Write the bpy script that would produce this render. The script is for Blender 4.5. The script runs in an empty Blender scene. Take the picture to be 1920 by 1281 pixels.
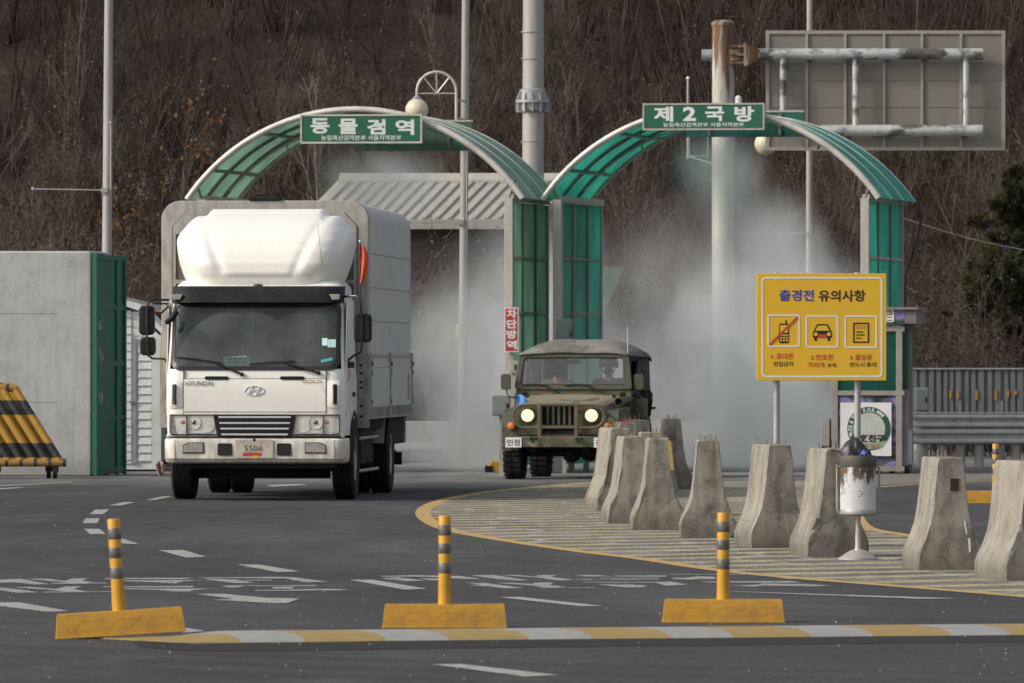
import bpy, bmesh, math, random
import numpy as np
from math import radians as R, sin, cos, pi, sqrt, atan2
from mathutils import Vector, Matrix

sc = bpy.context.scene
COL = sc.collection
# ------------------------------------------------------------------ camera
F = 15000.0            # focal length in pixels of the 1920 px wide photograph
HZ = 679.0             # row of the horizon
CAMH = 1.7
cam = bpy.data.cameras.new("camera")
cam.sensor_width = 36.0
cam.lens = 36.0 * F / 1920.0
cam.shift_y = (HZ - 640.5) / 1920.0
cam.clip_start = 1.0
cam.clip_end = 2000.0
cam.dof.use_dof = True
cam.dof.focus_distance = 77.0
cam.dof.aperture_fstop = 11.0
camo = bpy.data.objects.new("camera", cam)
COL.objects.link(camo)
camo.location = (0, 0, CAMH)
camo.rotation_euler = (R(90), 0, 0)
sc.camera = camo
# ------------------------------------------------------------------ world, sun, exposure
SUN = Vector((-0.78, -0.30, 0.56)).normalized()
el = math.asin(SUN.z)
az = atan2(SUN.x, SUN.y)
world = bpy.data.worlds.new("World")
sc.world = world
world.use_nodes = True
wn = world.node_tree
wn.nodes.clear()
sky = wn.nodes.new("ShaderNodeTexSky")
sky.sky_type = 'NISHITA'
sky.sun_disc = False
sky.sun_elevation = el
sky.sun_rotation = az % (2 * pi)
sky.air_density = 1.3
sky.dust_density = 4.0
bg = wn.nodes.new("ShaderNodeBackground")
bg.inputs[1].default_value = 0.15
sky.ozone_density = 0.6
wo = wn.nodes.new("ShaderNodeOutputWorld")
hs = wn.nodes.new("ShaderNodeHueSaturation")
hs.inputs["Saturation"].default_value = 0.5   # a hazy winter sky
wn.links.new(sky.outputs[0], hs.inputs["Color"])
wn.links.new(hs.outputs[0], bg.inputs[0])
wn.links.new(bg.outputs[0], wo.inputs[0])
sl = bpy.data.lights.new("sun", 'SUN')
sl.energy = 1.75
sl.angle = R(5.0)
sl.color = (1.0, 0.93, 0.83)
so = bpy.data.objects.new("sun", sl)
COL.objects.link(so)
so.rotation_euler = (-SUN).to_track_quat('-Z', 'Y').to_euler()
so.location = (-60, 40, 60)
sc.view_settings.view_transform = 'Standard'
sc.view_settings.look = 'None'
sc.view_settings.exposure = 0.16
sc.view_settings.gamma = 1.0
sc.cycles.max_bounces = 10
sc.cycles.transparent_max_bounces = 12
sc.cycles.volume_bounces = 8
sc.cycles.volume_step_rate = 1.0
sc.cycles.volume_max_steps = 64
sc.cycles.use_denoising = True

# ------------------------------------------------------------------ pixel <-> world
def W(px, py, d):
    return Vector(((px - 960.0) / F * d, d, CAMH + (HZ - py) / F * d))
def GD(py, z=0.0):
    return F * (CAMH - z) / (py - HZ)
def G(px, py, z=0.0):
    d = GD(py, z)
    return Vector(((px - 960.0) / F * d, d, z))

# ------------------------------------------------------------------ materials
class NT:
    def __init__(s, name):
        s.m = bpy.data.materials.new(name)
        s.m.use_nodes = True
        s.t = s.m.node_tree
        s.t.nodes.clear()
        s.out = s.n("OutputMaterial")
    def n(s, kind, **kw):
        nd = s.t.nodes.new("ShaderNode" + kind)
        for k, v in kw.items():
            setattr(nd, k, v)
        return nd
    def l(s, a, b):
        s.t.links.new(a, b)
    def coord(s, which="Object", scale=(1, 1, 1), rot=(0, 0, 0)):
        tc = s.n("TexCoord")
        mp = s.n("Mapping")
        mp.inputs["Scale"].default_value = scale
        mp.inputs["Rotation"].default_value = rot
        s.l(tc.outputs[which], mp.inputs["Vector"])
        return mp.outputs[0]
    def world(s, scale=(1, 1, 1), rot=(0, 0, 0)):
        g = s.n("NewGeometry")
        mp = s.n("Mapping")
        mp.inputs["Scale"].default_value = scale
        mp.inputs["Rotation"].default_value = rot
        s.l(g.outputs["Position"], mp.inputs["Vector"])
        return mp.outputs[0]
    def noise(s, vec, scale, detail=4, rough=0.55, dist=0.0):
        nz = s.n("TexNoise")
        nz.inputs["Scale"].default_value = scale
        nz.inputs["Detail"].default_value = detail
        nz.inputs["Roughness"].default_value = rough
        nz.inputs["Distortion"].default_value = dist
        s.l(vec, nz.inputs["Vector"])
        return nz.outputs["Fac"]
    def ramp(s, fac, stops, interp='LINEAR'):
        r = s.n("ValToRGB")
        r.color_ramp.interpolation = interp
        e = r.color_ramp.elements
        while len(e) < len(stops):
            e.new(0.5)
        for k, (p, c) in enumerate(stops):
            e[k].position = p
            if not hasattr(c, "__len__"):
                c = (c, c, c)
            e[k].color = (c[0], c[1], c[2], 1)
        s.l(fac, r.inputs[0])
        return r.outputs[0]
    def mix(s, fac, a, b, mode='MIX'):
        m = s.n("MixRGB", blend_type=mode)
        for i, x in ((0, fac), (1, a), (2, b)):
            if isinstance(x, (int, float)):
                m.inputs[i].default_value = x if i == 0 else (x, x, x, 1)
            elif isinstance(x, (tuple, list)):
                m.inputs[i].default_value = (x[0], x[1], x[2], 1)
            else:
                s.l(x, m.inputs[i])
        return m.outputs[0]
    def math(s, op, a, b=0.0, clamp=False):
        m = s.n("Math", operation=op, use_clamp=clamp)
        for i, x in ((0, a), (1, b)):
            if isinstance(x, (int, float)):
                m.inputs[i].default_value = x
            else:
                s.l(x, m.inputs[i])
        return m.outputs[0]
    def sep(s, vec):
        x = s.n("SeparateXYZ")
        s.l(vec, x.inputs[0])
        return x.outputs
    def mrange(s, v, a, b, c, d, smooth=True):
        m = s.n("MapRange", interpolation_type='SMOOTHSTEP' if smooth else 'LINEAR')
        s.l(v, m.inputs[0])
        for i, x in enumerate((a, b, c, d)):
            m.inputs[i + 1].default_value = x
        return m.outputs[0]
    def bump(s, h, strength=0.3, dist=0.02):
        b = s.n("Bump")
        b.inputs["Strength"].default_value = strength
        b.inputs["Distance"].default_value = dist
        s.l(h, b.inputs["Height"])
        return b.outputs[0]
    def pbr(s, col, rough=0.6, metal=0.0, normal=None, spec=0.5, coat=0.0):
        p = s.n("BsdfPrincipled")
        for k, x in (("Base Color", col), ("Roughness", rough), ("Metallic", metal), ("Specular IOR Level", spec), ("Coat Weight", coat)):
            if isinstance(x, (int, float)):
                p.inputs[k].default_value = x
            elif isinstance(x, (tuple, list)):
                p.inputs[k].default_value = (x[0], x[1], x[2], 1)
            else:
                s.l(x, p.inputs[k])
        if normal is not None:
            s.l(normal, p.inputs["Normal"])
        return p
    def done(s, shader):
        s.l(shader.outputs[0] if hasattr(shader, "outputs") else shader, s.out.inputs["Surface"])
        return s.m

def paint(name, col, rough=0.5, metal=0.0, c2=None, vs=4.0, lo=0.45, hi=0.75, stretch=(1, 1, 1), bump=0.0, bs=80.0, coat=0.0, spec=0.5, dark=0.12):
    """A surface colour with wear patches of a second colour and fine mottling."""
    t = NT(name)
    v = t.coord("Object", stretch)
    f = t.ramp(t.noise(v, vs, 6, 0.62), [(lo, 0.0), (hi, 1.0)])
    if c2 is None:
        c2 = tuple(c * (1 - 2.2 * dark) for c in col)
    c = t.mix(f, col, c2)
    fine = t.ramp(t.noise(t.coord("Object"), vs * 9, 3), [(0.3, 1 - dark), (0.7, 1.0)])
    c = t.mix(1.0, c, fine, 'MULTIPLY')
    nrm = t.bump(t.noise(t.coord("Object"), bs, 3), bump, 0.01) if bump else None
    return t.done(t.pbr(c, rough, metal, nrm, spec, coat))

def m_asphalt():
    t = NT("asphalt")
    v = t.world()
    big = t.noise(t.world((0.25, 0.05, 1)), 1.0, 5, 0.6)
    c = t.ramp(big, [(0.34, (0.028, 0.027, 0.028)), (0.5, (0.046, 0.044, 0.045)), (0.66, (0.078, 0.075, 0.074))])
    sp = t.ramp(t.noise(v, 55, 2, 0.8), [(0.30, 0.62), (0.62, 1.15), (0.74, 1.9)])
    c = t.mix(1.0, c, sp, 'MULTIPLY')
    gr_ = t.ramp(t.noise(t.world((34, 2.6, 1)), 1.0, 3, .75), [(0.30, 0.70), (0.52, 1.0), (0.72, 1.42)])
    c = t.mix(1.0, c, gr_, 'MULTIPLY')
    # tyre arcs: rings round the inside of the bend
    x, y, z = t.sep(v)
    rr = t.math('SQRT', t.math('ADD', t.math('POWER', t.math('SUBTRACT', x, 6.0), 2.0), t.math('POWER', t.math('MULTIPLY', t.math('SUBTRACT', y, 74.0), 0.55), 2.0)))
    cb = t.n("CombineXYZ")
    t.l(rr, cb.inputs[0])
    arcs = t.ramp(t.noise(cb.outputs[0], 1.6, 5, 0.75), [(0.36, 0.55), (0.52, 1.0), (0.68, 1.45)])
    am = t.ramp(t.noise(t.world((0.2, 0.06, 1)), 1.3, 3), [(0.4, 0.45), (0.6, 1.0)])
    c = t.mix(am, c, t.mix(1.0, c, arcs, 'MULTIPLY'))
    # pale disinfectant deposit and dust near the gates, wet sheen painted in too
    film_sheen = t.mrange(y, 108, 121, 0, 1)
    fn = t.ramp(t.noise(t.world((0.5, 0.18, 1)), 1.2, 4), [(0.35, 0.25), (0.6, 0.95)])
    c = t.mix(t.math('MULTIPLY', film_sheen, fn), c, (0.25, 0.245, 0.235))
    vo = t.n("TexVoronoi", feature='DISTANCE_TO_EDGE'); vo.inputs["Scale"].default_value = 0.30
    wv = t.n("VectorMath", operation='ADD'); t.l(v, wv.inputs[0])
    nv = t.n("TexNoise"); nv.inputs["Scale"].default_value = 1.4; nv.inputs["Detail"].default_value = 5; t.l(v, nv.inputs["Vector"])
    t.l(nv.outputs["Color"], wv.inputs[1]); t.l(wv.outputs[0], vo.inputs["Vector"])
    ck = t.ramp(vo.outputs["Distance"], [(0.004, 1.0), (0.012, 0.0)])
    cm = t.ramp(t.noise(t.world((0.15, 0.08, 1)), 1.0, 3), [(0.50, 0.0), (0.62, 0.8)])
    c = t.mix(t.math('MULTIPLY', ck, cm), c, (0.014, 0.013, 0.013))
    oil = t.ramp(t.noise(t.world((1.2, 0.35, 1)), 1.1, 4, .6), [(0.62, 0.0), (0.74, 0.55)])
    c = t.mix(oil, c, (0.020, 0.019, 0.019))
    pale = t.ramp(t.noise(t.world((0.7, 0.22, 1)), 1.0, 6, .7), [(0.56, 0.0), (0.72, 0.55)])
    c = t.mix(pale, c, (0.105, 0.10, 0.097))
    grit = t.ramp(t.noise(v, 14, 2, 0.9), [(0.775, 0.0), (0.79, 1.0)])
    c = t.mix(t.math('MULTIPLY', grit, 0.55), c, (0.34, 0.33, 0.31))
    nrm = t.bump(t.noise(v, 70, 3), 0.35, 0.006)
    return t.done(t.pbr(c, 0.82, 0, nrm, 0.32))

def m_island():
    t = NT("island_paving")
    v = t.world()
    x, y, z = t.sep(v)
    wob = t.math('MULTIPLY', t.noise(t.world((0.6, 0.2, 1)), 1.0, 3), 0.5)
    s = t.math('ADD', t.math('SUBTRACT', y, t.math('MULTIPLY', x, 0.75)), wob)
    ph = t.math('FRACT', t.math('DIVIDE', s, 1.42))
    line = t.ramp(ph, [(0.0, 0), (0.04, 1), (0.36, 1), (0.40, 0)])
    wear = t.ramp(t.noise(t.world((1.6, 0.35, 1)), 1.4, 6, 0.7), [(0.30, 0.35), (0.55, 1.0)])
    base = t.ramp(t.noise(t.world((0.8, 0.22, 1)), 0.9, 6, 0.65), [(0.3, (0.105, 0.098, 0.090)), (0.52, (0.155, 0.146, 0.134)), (0.72, (0.255, 0.242, 0.220))])
    c = t.mix(t.math('MULTIPLY', line, wear), base, (0.40, 0.33, 0.185))
    c = t.mix(1.0, c, t.ramp(t.noise(t.world((26, 2.2, 1)), 1.0, 3, .75), [(0.30, 0.72), (0.52, 1.0), (0.72, 1.28)]), 'MULTIPLY')
    dust = t.ramp(t.noise(t.world((1.4, 0.3, 1)), 1.9, 6, 0.7), [(0.54, 0.0), (0.72, 0.85)])
    c = t.mix(dust, c, (0.46, 0.445, 0.415))
    sp = t.ramp(t.noise(v, 40, 2, 0.8), [(0.30, 0.66), (0.65, 1.12)])
    c = t.mix(1.0, c, sp, 'MULTIPLY')
    return t.done(t.pbr(c, 0.9, 0, t.bump(t.noise(v, 60, 3), 0.3, 0.006), 0.25))

def m_roadpaint(name, col, wearc=(0.09, 0.088, 0.085), amt=0.62):
    t = NT(name)
    v = t.world()
    w = t.ramp(t.noise(t.world((1.0, 0.5, 1)), 7, 6, 0.75), [(amt, 0.0), (amt + 0.12, 1.0)])
    c = t.mix(w, col, wearc)
    sp = t.ramp(t.noise(v, 45, 2, 0.8), [(0.3, 0.75), (0.6, 1.05)])
    c = t.mix(1.0, c, sp, 'MULTIPLY')
    return t.done(t.pbr(c, 0.75, 0, None, 0.3))

def m_concrete(name, base=(0.285, 0.262, 0.222), dirt=(0.080, 0.072, 0.061), zdirt=0.25, streak=0.55, pale=1.0, holes=True, soft=False):
    t = NT(name)
    v = t.coord("Object")
    info = t.n("ObjectInfo")
    off = t.n("VectorMath", operation='ADD')
    t.l(v, off.inputs[0])
    mul = t.n("VectorMath", operation='SCALE')
    cb = t.n("CombineXYZ")
    t.l(info.outputs["Random"], cb.inputs[0]); t.l(info.outputs["Random"], cb.inputs[1])
    t.l(cb.outputs[0], mul.inputs[0]); mul.inputs["Scale"].default_value = 40
    t.l(mul.outputs[0], off.inputs[1])
    v = off.outputs[0]
    mot = t.noise(v, 3.2, 7, 0.68)
    if soft: mot = t.math('ADD', t.math('MULTIPLY', mot, 0.46), 0.27)
    c = t.ramp(mot, [(0.30, tuple(b * 0.52 for b in base)), (0.5, base), (0.74, tuple(min(1, b * 1.22 * pale) for b in base))])
    mp = t.n("Mapping"); mp.inputs["Scale"].default_value = (13, 13, 0.7)
    t.l(v, mp.inputs[0])
    st = t.ramp(t.noise(mp.outputs[0], 1.0, 4, 0.6), [(0.50, 0.0), (0.70, streak)])
    c = t.mix(st, c, dirt)
    zz = t.sep(t.coord("Object"))[2]
    zf = t.mrange(t.math('ADD', zz, t.math('MULTIPLY', t.noise(v, 5, 4), 0.22)), zdirt * 0.3, zdirt + 0.12, 0.62, 0.0)
    c = t.mix(zf, c, dirt)
    if holes:
        xx = t.sep(t.coord("Object"))[0]
        wv = t.math('MULTIPLY', t.math('SUBTRACT', t.noise(v, 2.5, 4), 0.5), 0.35)
        cs_ = t.mrange(t.math('ABSOLUTE', t.math('ADD', xx, wv)), .015, .085, 0.62, 0.0)
        cs_ = t.math('MULTIPLY', cs_, t.ramp(t.noise(v, 6, 5, .7), [(.38, 0.1), (.62, 1.0)]))
        c = t.mix(cs_, c, tuple(d * 0.8 for d in dirt))
        h = t.ramp(t.noise(v, 34, 2, 0.9), [(0.70, 0.0), (0.74, 0.85)])
        c = t.mix(h, c, tuple(d * 0.55 for d in dirt))
    fine = t.ramp(t.noise(v, 60, 3), [(0.3, 0.82), (0.65, 1.06)])
    c = t.mix(1.0, c, fine, 'MULTIPLY')
    return t.done(t.pbr(c, 0.92, 0, t.bump(t.noise(v, 30, 6, 0.7), 0.32, 0.02), 0.25))

def m_poly(name, col, dusty=0.15):
    t = NT(name)
    v = t.coord("Object", (1, 1, 0.35))
    n = t.ramp(t.noise(v, 2.2, 5, 0.6), [(0.3, 0.72), (0.7, 1.1)])
    c = t.mix(1.0, col, n, 'MULTIPLY')
    c = t.mix(t.math('MULTIPLY', t.ramp(t.noise(v, 6, 5), [(0.45, 0.0), (0.7, 1.0)]), dusty), c, (0.4, 0.42, 0.38))
    d = t.n("BsdfDiffuse"); t.l(c, d.inputs[0])
    tr = t.n("BsdfTranslucent"); t.l(c, tr.inputs[0])
    g = t.n("BsdfGlossy"); g.inputs["Roughness"].default_value = 0.25
    a = t.n("MixShader"); a.inputs[0].default_value = 0.64
    t.l(d.outputs[0], a.inputs[1]); t.l(tr.outputs[0], a.inputs[2])
    fr = t.n("Fresnel"); fr.inputs[0].default_value = 1.4
    b = t.n("MixShader"); t.l(t.math('MULTIPLY', fr.outputs[0], 0.22), b.inputs[0])
    t.l(a.outputs[0], b.inputs[1]); t.l(g.outputs[0], b.inputs[2])
    return t.done(b)

def m_glass(name, tint=(0.5, 0.55, 0.55), dust=0.12, dust_glare_col=(0.35, 0.34, 0.32), ns=1.5, refl=1.0, arcs=None):
    t = NT(name)
    tr = t.n("BsdfTransparent"); tr.inputs[0].default_value = (*tint, 1)
    df = t.n("BsdfDiffuse"); df.inputs[0].default_value = (*dust_glare_col, 1)
    gl = t.n("BsdfGlossy"); gl.inputs["Roughness"].default_value = 0.04
    v = t.coord("Object")
    dn = t.ramp(t.noise(v, ns, 5, 0.6), [(0.3, dust * 0.5), (0.7, dust * 1.5)])  # diffuse veil: dust, plus painted reflection on the truck
    if arcs:
        x, y, z = t.sep(v)
        acc = None
        for (cx, cz, r) in arcs:
            d = t.math('SQRT', t.math('ADD', t.math('POWER', t.math('SUBTRACT', x, cx), 2.0), t.math('POWER', t.math('SUBTRACT', z, cz), 2.0)))
            i = t.mrange(d, r - 0.02, r + 0.02, 1.0, 0.0)
            acc = i if acc is None else t.math('MAXIMUM', acc, i)
        dn = t.math('MULTIPLY', dn, t.math('ADD', t.math('MULTIPLY', acc, 0.75), 0.55))
    a = t.n("MixShader"); t.l(dn, a.inputs[0])
    t.l(tr.outputs[0], a.inputs[1]); t.l(df.outputs[0], a.inputs[2])
    fr = t.n("Fresnel"); fr.inputs[0].default_value = 1.5
    b = t.n("MixShader"); t.l(t.math('MULTIPLY', fr.outputs[0], refl), b.inputs[0])
    t.l(a.outputs[0], b.inputs[1]); t.l(gl.outputs[0], b.inputs[2])
    return t.done(b)

def m_emit(name, col, strength):
    t = NT(name)
    e = t.n("Emission"); e.inputs[0].default_value = (*col, 1); e.inputs[1].default_value = strength
    return t.done(e)

def m_camo(name, stops, scale, rough=0.75, stretch=(1, 1, 1.3), fade=0.12, fadec=(0.30, 0.27, 0.22)):
    t = NT(name)
    v = t.coord("Object", stretch)
    c = t.ramp(t.noise(v, scale, 2, 0.45, 0.6), stops, 'CONSTANT')
    d = t.ramp(t.noise(v, 7, 5), [(0.35, 0.0), (0.7, fade * 2)])
    c = t.mix(d, c, fadec)
    return t.done(t.pbr(c, rough, 0, None, 0.35))

def m_rustpaint(name, base, rust=(0.19, 0.085, 0.032), ztop=None, amount=0.6, stretch=(7, 7, 0.7), metal=0.0, rough=0.6, dark=(0.055, 0.045, 0.04), spots=0):
    """Painted or galvanised steel with rust or grime running down from a height."""
    t = NT(name)
    v = t.coord("Object", stretch)
    n = t.noise(v, 1.0, 6, 0.65)
    if ztop is not None:
        z = t.sep(t.coord("Object"))[2]
        g = t.mrange(z, ztop[0], ztop[1], -0.22, 0.26)
        n = t.math('ADD', n, g)
    f = t.ramp(n, [(amount, 0.0), (amount + 0.10, 1.0)])
    if spots:
        f = t.mix(1.0, f, t.ramp(t.noise(t.coord("Object"), spots, 3, .7), [(.63, 0), (.67, .9)]), 'LIGHTEN')
    rc = t.ramp(t.noise(v, 3.0, 4), [(0.35, dark), (0.6, rust)])
    bn = t.ramp(t.noise(t.coord("Object", (2, 2, 0.6)), 2.0, 5), [(0.3, tuple(b * 0.72 for b in base)), (0.65, base)])
    return t.done(t.pbr(t.mix(f, bn, rc), rough, metal, None, 0.4))

def m_stripes(name, a, b, axis, period, duty, off=0.0, rough=0.5, skew=0.0, skax=1, wear=0.25):
    t = NT(name)
    xyz = t.sep(t.coord("Object"))
    p = t.math('ADD', xyz[axis], off)
    if skew:
        p = t.math('ADD', p, t.math('MULTIPLY', t.math('POWER', xyz[skax], 2.0), skew))
    fr = t.math('FRACT', t.math('DIVIDE', p, period))
    f = t.ramp(fr, [(0.0, 0.0), (duty - 0.005, 0.0), (duty + 0.005, 1.0)])
    c = t.mix(f, a, b)
    w = t.ramp(t.noise(t.coord("Object"), 9, 6, 0.7), [(0.45, 0.0), (0.75, wear)])
    c = t.mix(w, c, (0.13, 0.12, 0.10))
    return t.done(t.pbr(c, rough, 0, None, 0.4))

M = {}
M['asphalt'] = m_asphalt()
M['island'] = m_island()
M['white_line'] = m_roadpaint("white_road_paint", (0.33, 0.325, 0.305), amt=0.54)
M['worn_line'] = m_roadpaint("worn_road_lettering", (0.30, 0.295, 0.28), amt=0.52)
M['yellow_line'] = m_roadpaint("yellow_road_paint", (0.43, 0.29, 0.105), amt=0.60)
M['dark_asphalt'] = paint("dark_asphalt", (0.022, 0.021, 0.022), 0.9, c2=(0.034, 0.033, 0.033), vs=9, bump=0.4, spec=0.25)
M['verge'] = paint("gravel_verge", (0.20, 0.185, 0.165), 0.95, c2=(0.12, 0.11, 0.095), vs=3, bump=0.5, spec=0.2)
M['concrete'] = m_concrete("barrier_concrete", zdirt=0.30)
M['wall_conc'] = m_concrete("painted_concrete", (0.47, 0.475, 0.475), (0.24, 0.235, 0.22), 0.40, 0.26, holes=False, soft=True)
M['low_wall'] = m_concrete("low_wall_concrete", (0.40, 0.40, 0.39), (0.2, 0.2, 0.19), 0.1, 0.3)
def m_truck(name, col, c2):
    t = NT(name)
    v = t.coord("Object")
    c = t.mix(t.ramp(t.noise(v, 2.2, 6, .62), [(.5, 0), (.85, 1)]), col, c2)
    z = t.sep(v)[2]
    g = t.math('ADD', t.noise(t.coord("Object", (3, 3, 1.2)), 2.2, 6, .7), t.mrange(z, .45, 1.25, .22, -.12))
    c = t.mix(t.ramp(g, [(.50, 0), (.74, .62)]), c, (.30, .265, .215))
    st = t.ramp(t.noise(t.coord("Object", (16, 16, .9)), 1.0, 4, .6), [(.60, 0), (.74, .30)])
    c = t.mix(st, c, (.42, .38, .32))
    return t.done(t.pbr(c, .36, 0, None, .5, .2))
M['truck_white'] = m_truck("truck_white_paint", (0.78, 0.765, 0.71), (0.72, 0.69, 0.62))
M['old_white'] = paint("truck_white_paint", (0.80, 0.785, 0.72), 0.34, c2=(0.74, 0.71, 0.63), vs=2.2, lo=0.5, hi=0.85, coat=0.25, dark=0.035)
M['fairing_white'] = paint("fairing_gelcoat", (0.80, 0.785, 0.73), 0.42, c2=(0.62, 0.58, 0.49), vs=3.0, lo=0.60, hi=0.95, stretch=(2.2, 1, 0.5), dark=0.04)
M['black_plastic'] = paint("black_plastic", (0.014, 0.014, 0.015), 0.55, c2=(0.030, 0.029, 0.027), vs=3, spec=.2)
M['black_gloss'] = paint("black_trim", (0.014, 0.014, 0.015), 0.35, vs=3)
M['rubber'] = paint("tyre_rubber", (0.016, 0.0155, 0.0155), 0.85, c2=(0.045, 0.042, 0.038), vs=5, spec=0.25, bump=0.3)
M['chassis'] = paint("chassis_black", (0.014, 0.013, 0.013), 0.8, c2=(0.04, 0.035, 0.03), vs=4, spec=0.2)
M['chrome'] = paint("chrome", (0.78, 0.78, 0.78), 0.30, 0.55, dark=0.05)
M['chrome_dull'] = paint("reflector_chrome", (0.62, 0.62, 0.62), 0.25, 0.25, c2=(.30, .30, .30), vs=13, lo=.48, hi=.6, dark=0.08)
M['steel'] = paint("brushed_steel", (0.42, 0.40, 0.37), 0.42, 0.7, c2=(0.25, 0.22, 0.19), vs=5)
M['galv'] = paint("galvanised_steel", (0.40, 0.415, 0.42), 0.55, 0.45, c2=(0.28, 0.285, 0.29), vs=6, stretch=(1, 1, .5))
M['galv_flat'] = paint("grey_painted_steel", (0.40, 0.385, 0.36), 0.6, 0.1, c2=(0.28, 0.265, 0.245), vs=4, stretch=(3, 3, .5))
M['pole_grey'] = paint("pole_grey", (0.38, 0.365, 0.345), 0.6, 0.1, c2=(0.28, 0.265, 0.25), vs=2, stretch=(5, 5, .4))
M['box_alu'] = paint("box_aluminium", (0.56, 0.555, 0.54), 0.62, 0.08, c2=(0.42, 0.41, 0.39), vs=3, stretch=(6, 6, .5), lo=.4, hi=.7, dark=.08)
M['box_frame'] = paint("box_frame", (0.42, 0.40, 0.37), 0.65, 0.0, c2=(0.25, 0.225, 0.19), vs=3.5, stretch=(3, 3, 1))
M['box_front'] = paint("box_front_panel", (0.16, 0.145, 0.125), 0.8, c2=(0.07, 0.062, 0.052), vs=4, stretch=(3, 3, .5))
M['dirty_white'] = paint("dirty_white_steel", (0.40, 0.375, 0.335), 0.7, c2=(0.17, 0.13, 0.095), vs=6, stretch=(2, 2, .7))
M['fog_glass'] = paint("lamp_glass", (0.45, 0.44, 0.41), 0.18, 0.35, c2=(0.3, 0.29, 0.27), vs=14, coat=0.6)
M['lamp_clear'] = m_glass("lamp_lens", (1, 1, 1), 0.03, (0.7, 0.7, 0.68), 6, refl=.2)
M['orange_lens'] = paint("amber_lens", (0.62, 0.17, 0.02), 0.25, coat=0.5)
M['red_lens'] = paint("red_lens", (0.4, 0.02, 0.02), 0.3)
M['red'] = paint("red_paint", (0.50, 0.035, 0.04), 0.5, c2=(0.42, .05, .05))
M['red_txt'] = paint("red_print", (0.55, 0.06, 0.035), 0.5)
M['blue_txt'] = paint("blue_print", (0.035, 0.055, 0.34), 0.5)
M['black_txt'] = paint("black_print", (0.02, 0.014, 0.012), 0.55)
M['white'] = paint("white_vinyl", (0.72, 0.72, 0.70), 0.5, c2=(0.62, .62, .60), dark=.05)
M['white_txt'] = paint("white_print", (0.66, 0.68, 0.67), 0.5, dark=.04)
M['sign_green'] = paint("sign_green", (0.012, 0.105, 0.062), 0.42, c2=(0.02, 0.12, 0.075), vs=2, dark=.05)
M['sign_green_dark'] = paint("sign_back_green", (0.008, 0.085, 0.07), 0.5, c2=(0.02, 0.11, 0.09), vs=2)
M['yellow_sign'] = paint("yellow_sign_sheet", (0.70, 0.42, 0.022), 0.42, c2=(0.66, 0.40, 0.045), vs=1.5, dark=.03)
M['yellow_poly'] = paint("yellow_rubber", (0.44, 0.225, 0.014), 0.6, c2=(0.25, 0.135, 0.03), vs=7, lo=.45, hi=.8, bump=.15, dark=.1)
M['yellow_post'] = paint("yellow_post_plastic", (0.56, 0.29, 0.012), 0.5, c2=(0.42, 0.22, 0.025), vs=9, dark=.08)
M['band_grey'] = paint("reflective_band", (0.19, 0.175, 0.16), 0.35, 0.3, c2=(0.08, 0.072, 0.066), vs=16, stretch=(1, 1, .6))
M['glass_truck'] = m_glass("truck_windscreen", (0.66, 0.72, 0.71), 0.20, (0.22, 0.25, 0.24), 2.0, 1.0, arcs=[(-0.20, 1.55, 0.80), (0.72, 1.55, 0.80)])  # greenish dust veil, its colour also painting in the pale reflection
M['glass_dark'] = paint("tinted_side_glass", (0.035, 0.035, 0.036), 0.12, c2=(0.06, .055, .05), coat=.5)
M['glass_jeep'] = m_glass("jeep_windscreen", (0.80, 0.82, 0.86), 0.16, (0.42, 0.42, 0.46), 1.6, 1.0)
M['interior'] = paint("cab_interior", (0.028, 0.028, 0.028), 0.8)
M['seat_grey'] = paint("seat_fabric", (0.09, 0.085, 0.08), 0.9)
M['sticker'] = paint("sticker_cyan", (0.55, 0.80, 0.82), 0.5)
M['sticker2'] = paint("sticker_teal", (0.10, 0.38, 0.42), 0.5)
M['gold'] = paint("gold_badge", (0.55, 0.30, 0.10), 0.35, 0.4)
M['orange_flag'] = paint("orange_flag_cloth", (0.66, 0.11, 0.055), 0.85, c2=(0.55, .09, .05))
M['blue_flag'] = paint("blue_flag_cloth", (0.10, 0.28, 0.62), 0.8, c2=(0.07, .2, .5))
M['plate'] = paint("number_plate", (0.50, 0.47, 0.40), 0.55, c2=(0.36, 0.28, 0.20), vs=8)
OL, BR, SA, BK = (0.040, 0.056, 0.025), (0.095, 0.066, 0.034), (0.19, 0.16, 0.105), (0.020, 0.020, 0.018)
M['camo'] = m_camo("vehicle_camouflage", [(0, BK), (0.36, OL), (0.50, BR), (0.57, OL), (0.66, SA), (0.72, OL)], 2.3, 0.62)
M['camo_hood'] = m_camo("dusty_camouflage_bonnet", [(0, OL), (0.38, SA), (0.60, (0.2, .165, .11)), (0.66, OL)], 1.6, 0.6, fade=.22)
M['olive'] = paint("olive_paint", (0.050, 0.060, 0.032), 0.6, c2=(0.085, 0.08, 0.05), vs=4)
M['brown_paint'] = paint("brown_guard_paint", (0.125, 0.092, 0.052), 0.6, c2=(0.075, .07, .04), vs=5)
M['canvas'] = m_camo("dusty_canvas", [(0, (0.11, 0.105, 0.09)), (0.40, (0.17, 0.16, 0.14)), (0.64, (0.125, 0.118, 0.10))], 1.7, 0.95, fade=.22, fadec=(.27, .25, .225))
M['canvas_dark'] = paint("dark_canvas", (0.045, 0.046, 0.044), 0.9, c2=(0.08, .078, .072), vs=4)
M['skin'] = paint("skin", (0.42, 0.26, 0.18), 0.6, dark=.05)
M['uniform'] = m_camo("field_uniform", [(0, (0.03, .034, .03)), (0.45, (0.06, .062, .045)), (0.56, (0.09, .08, .055))], 6.0, .9)
M['dark_cloth'] = paint("dark_cloth", (0.018, 0.019, 0.026), 0.9)
M['jeans'] = paint("dark_jeans", (0.016, 0.020, 0.034), 0.9)
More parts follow.
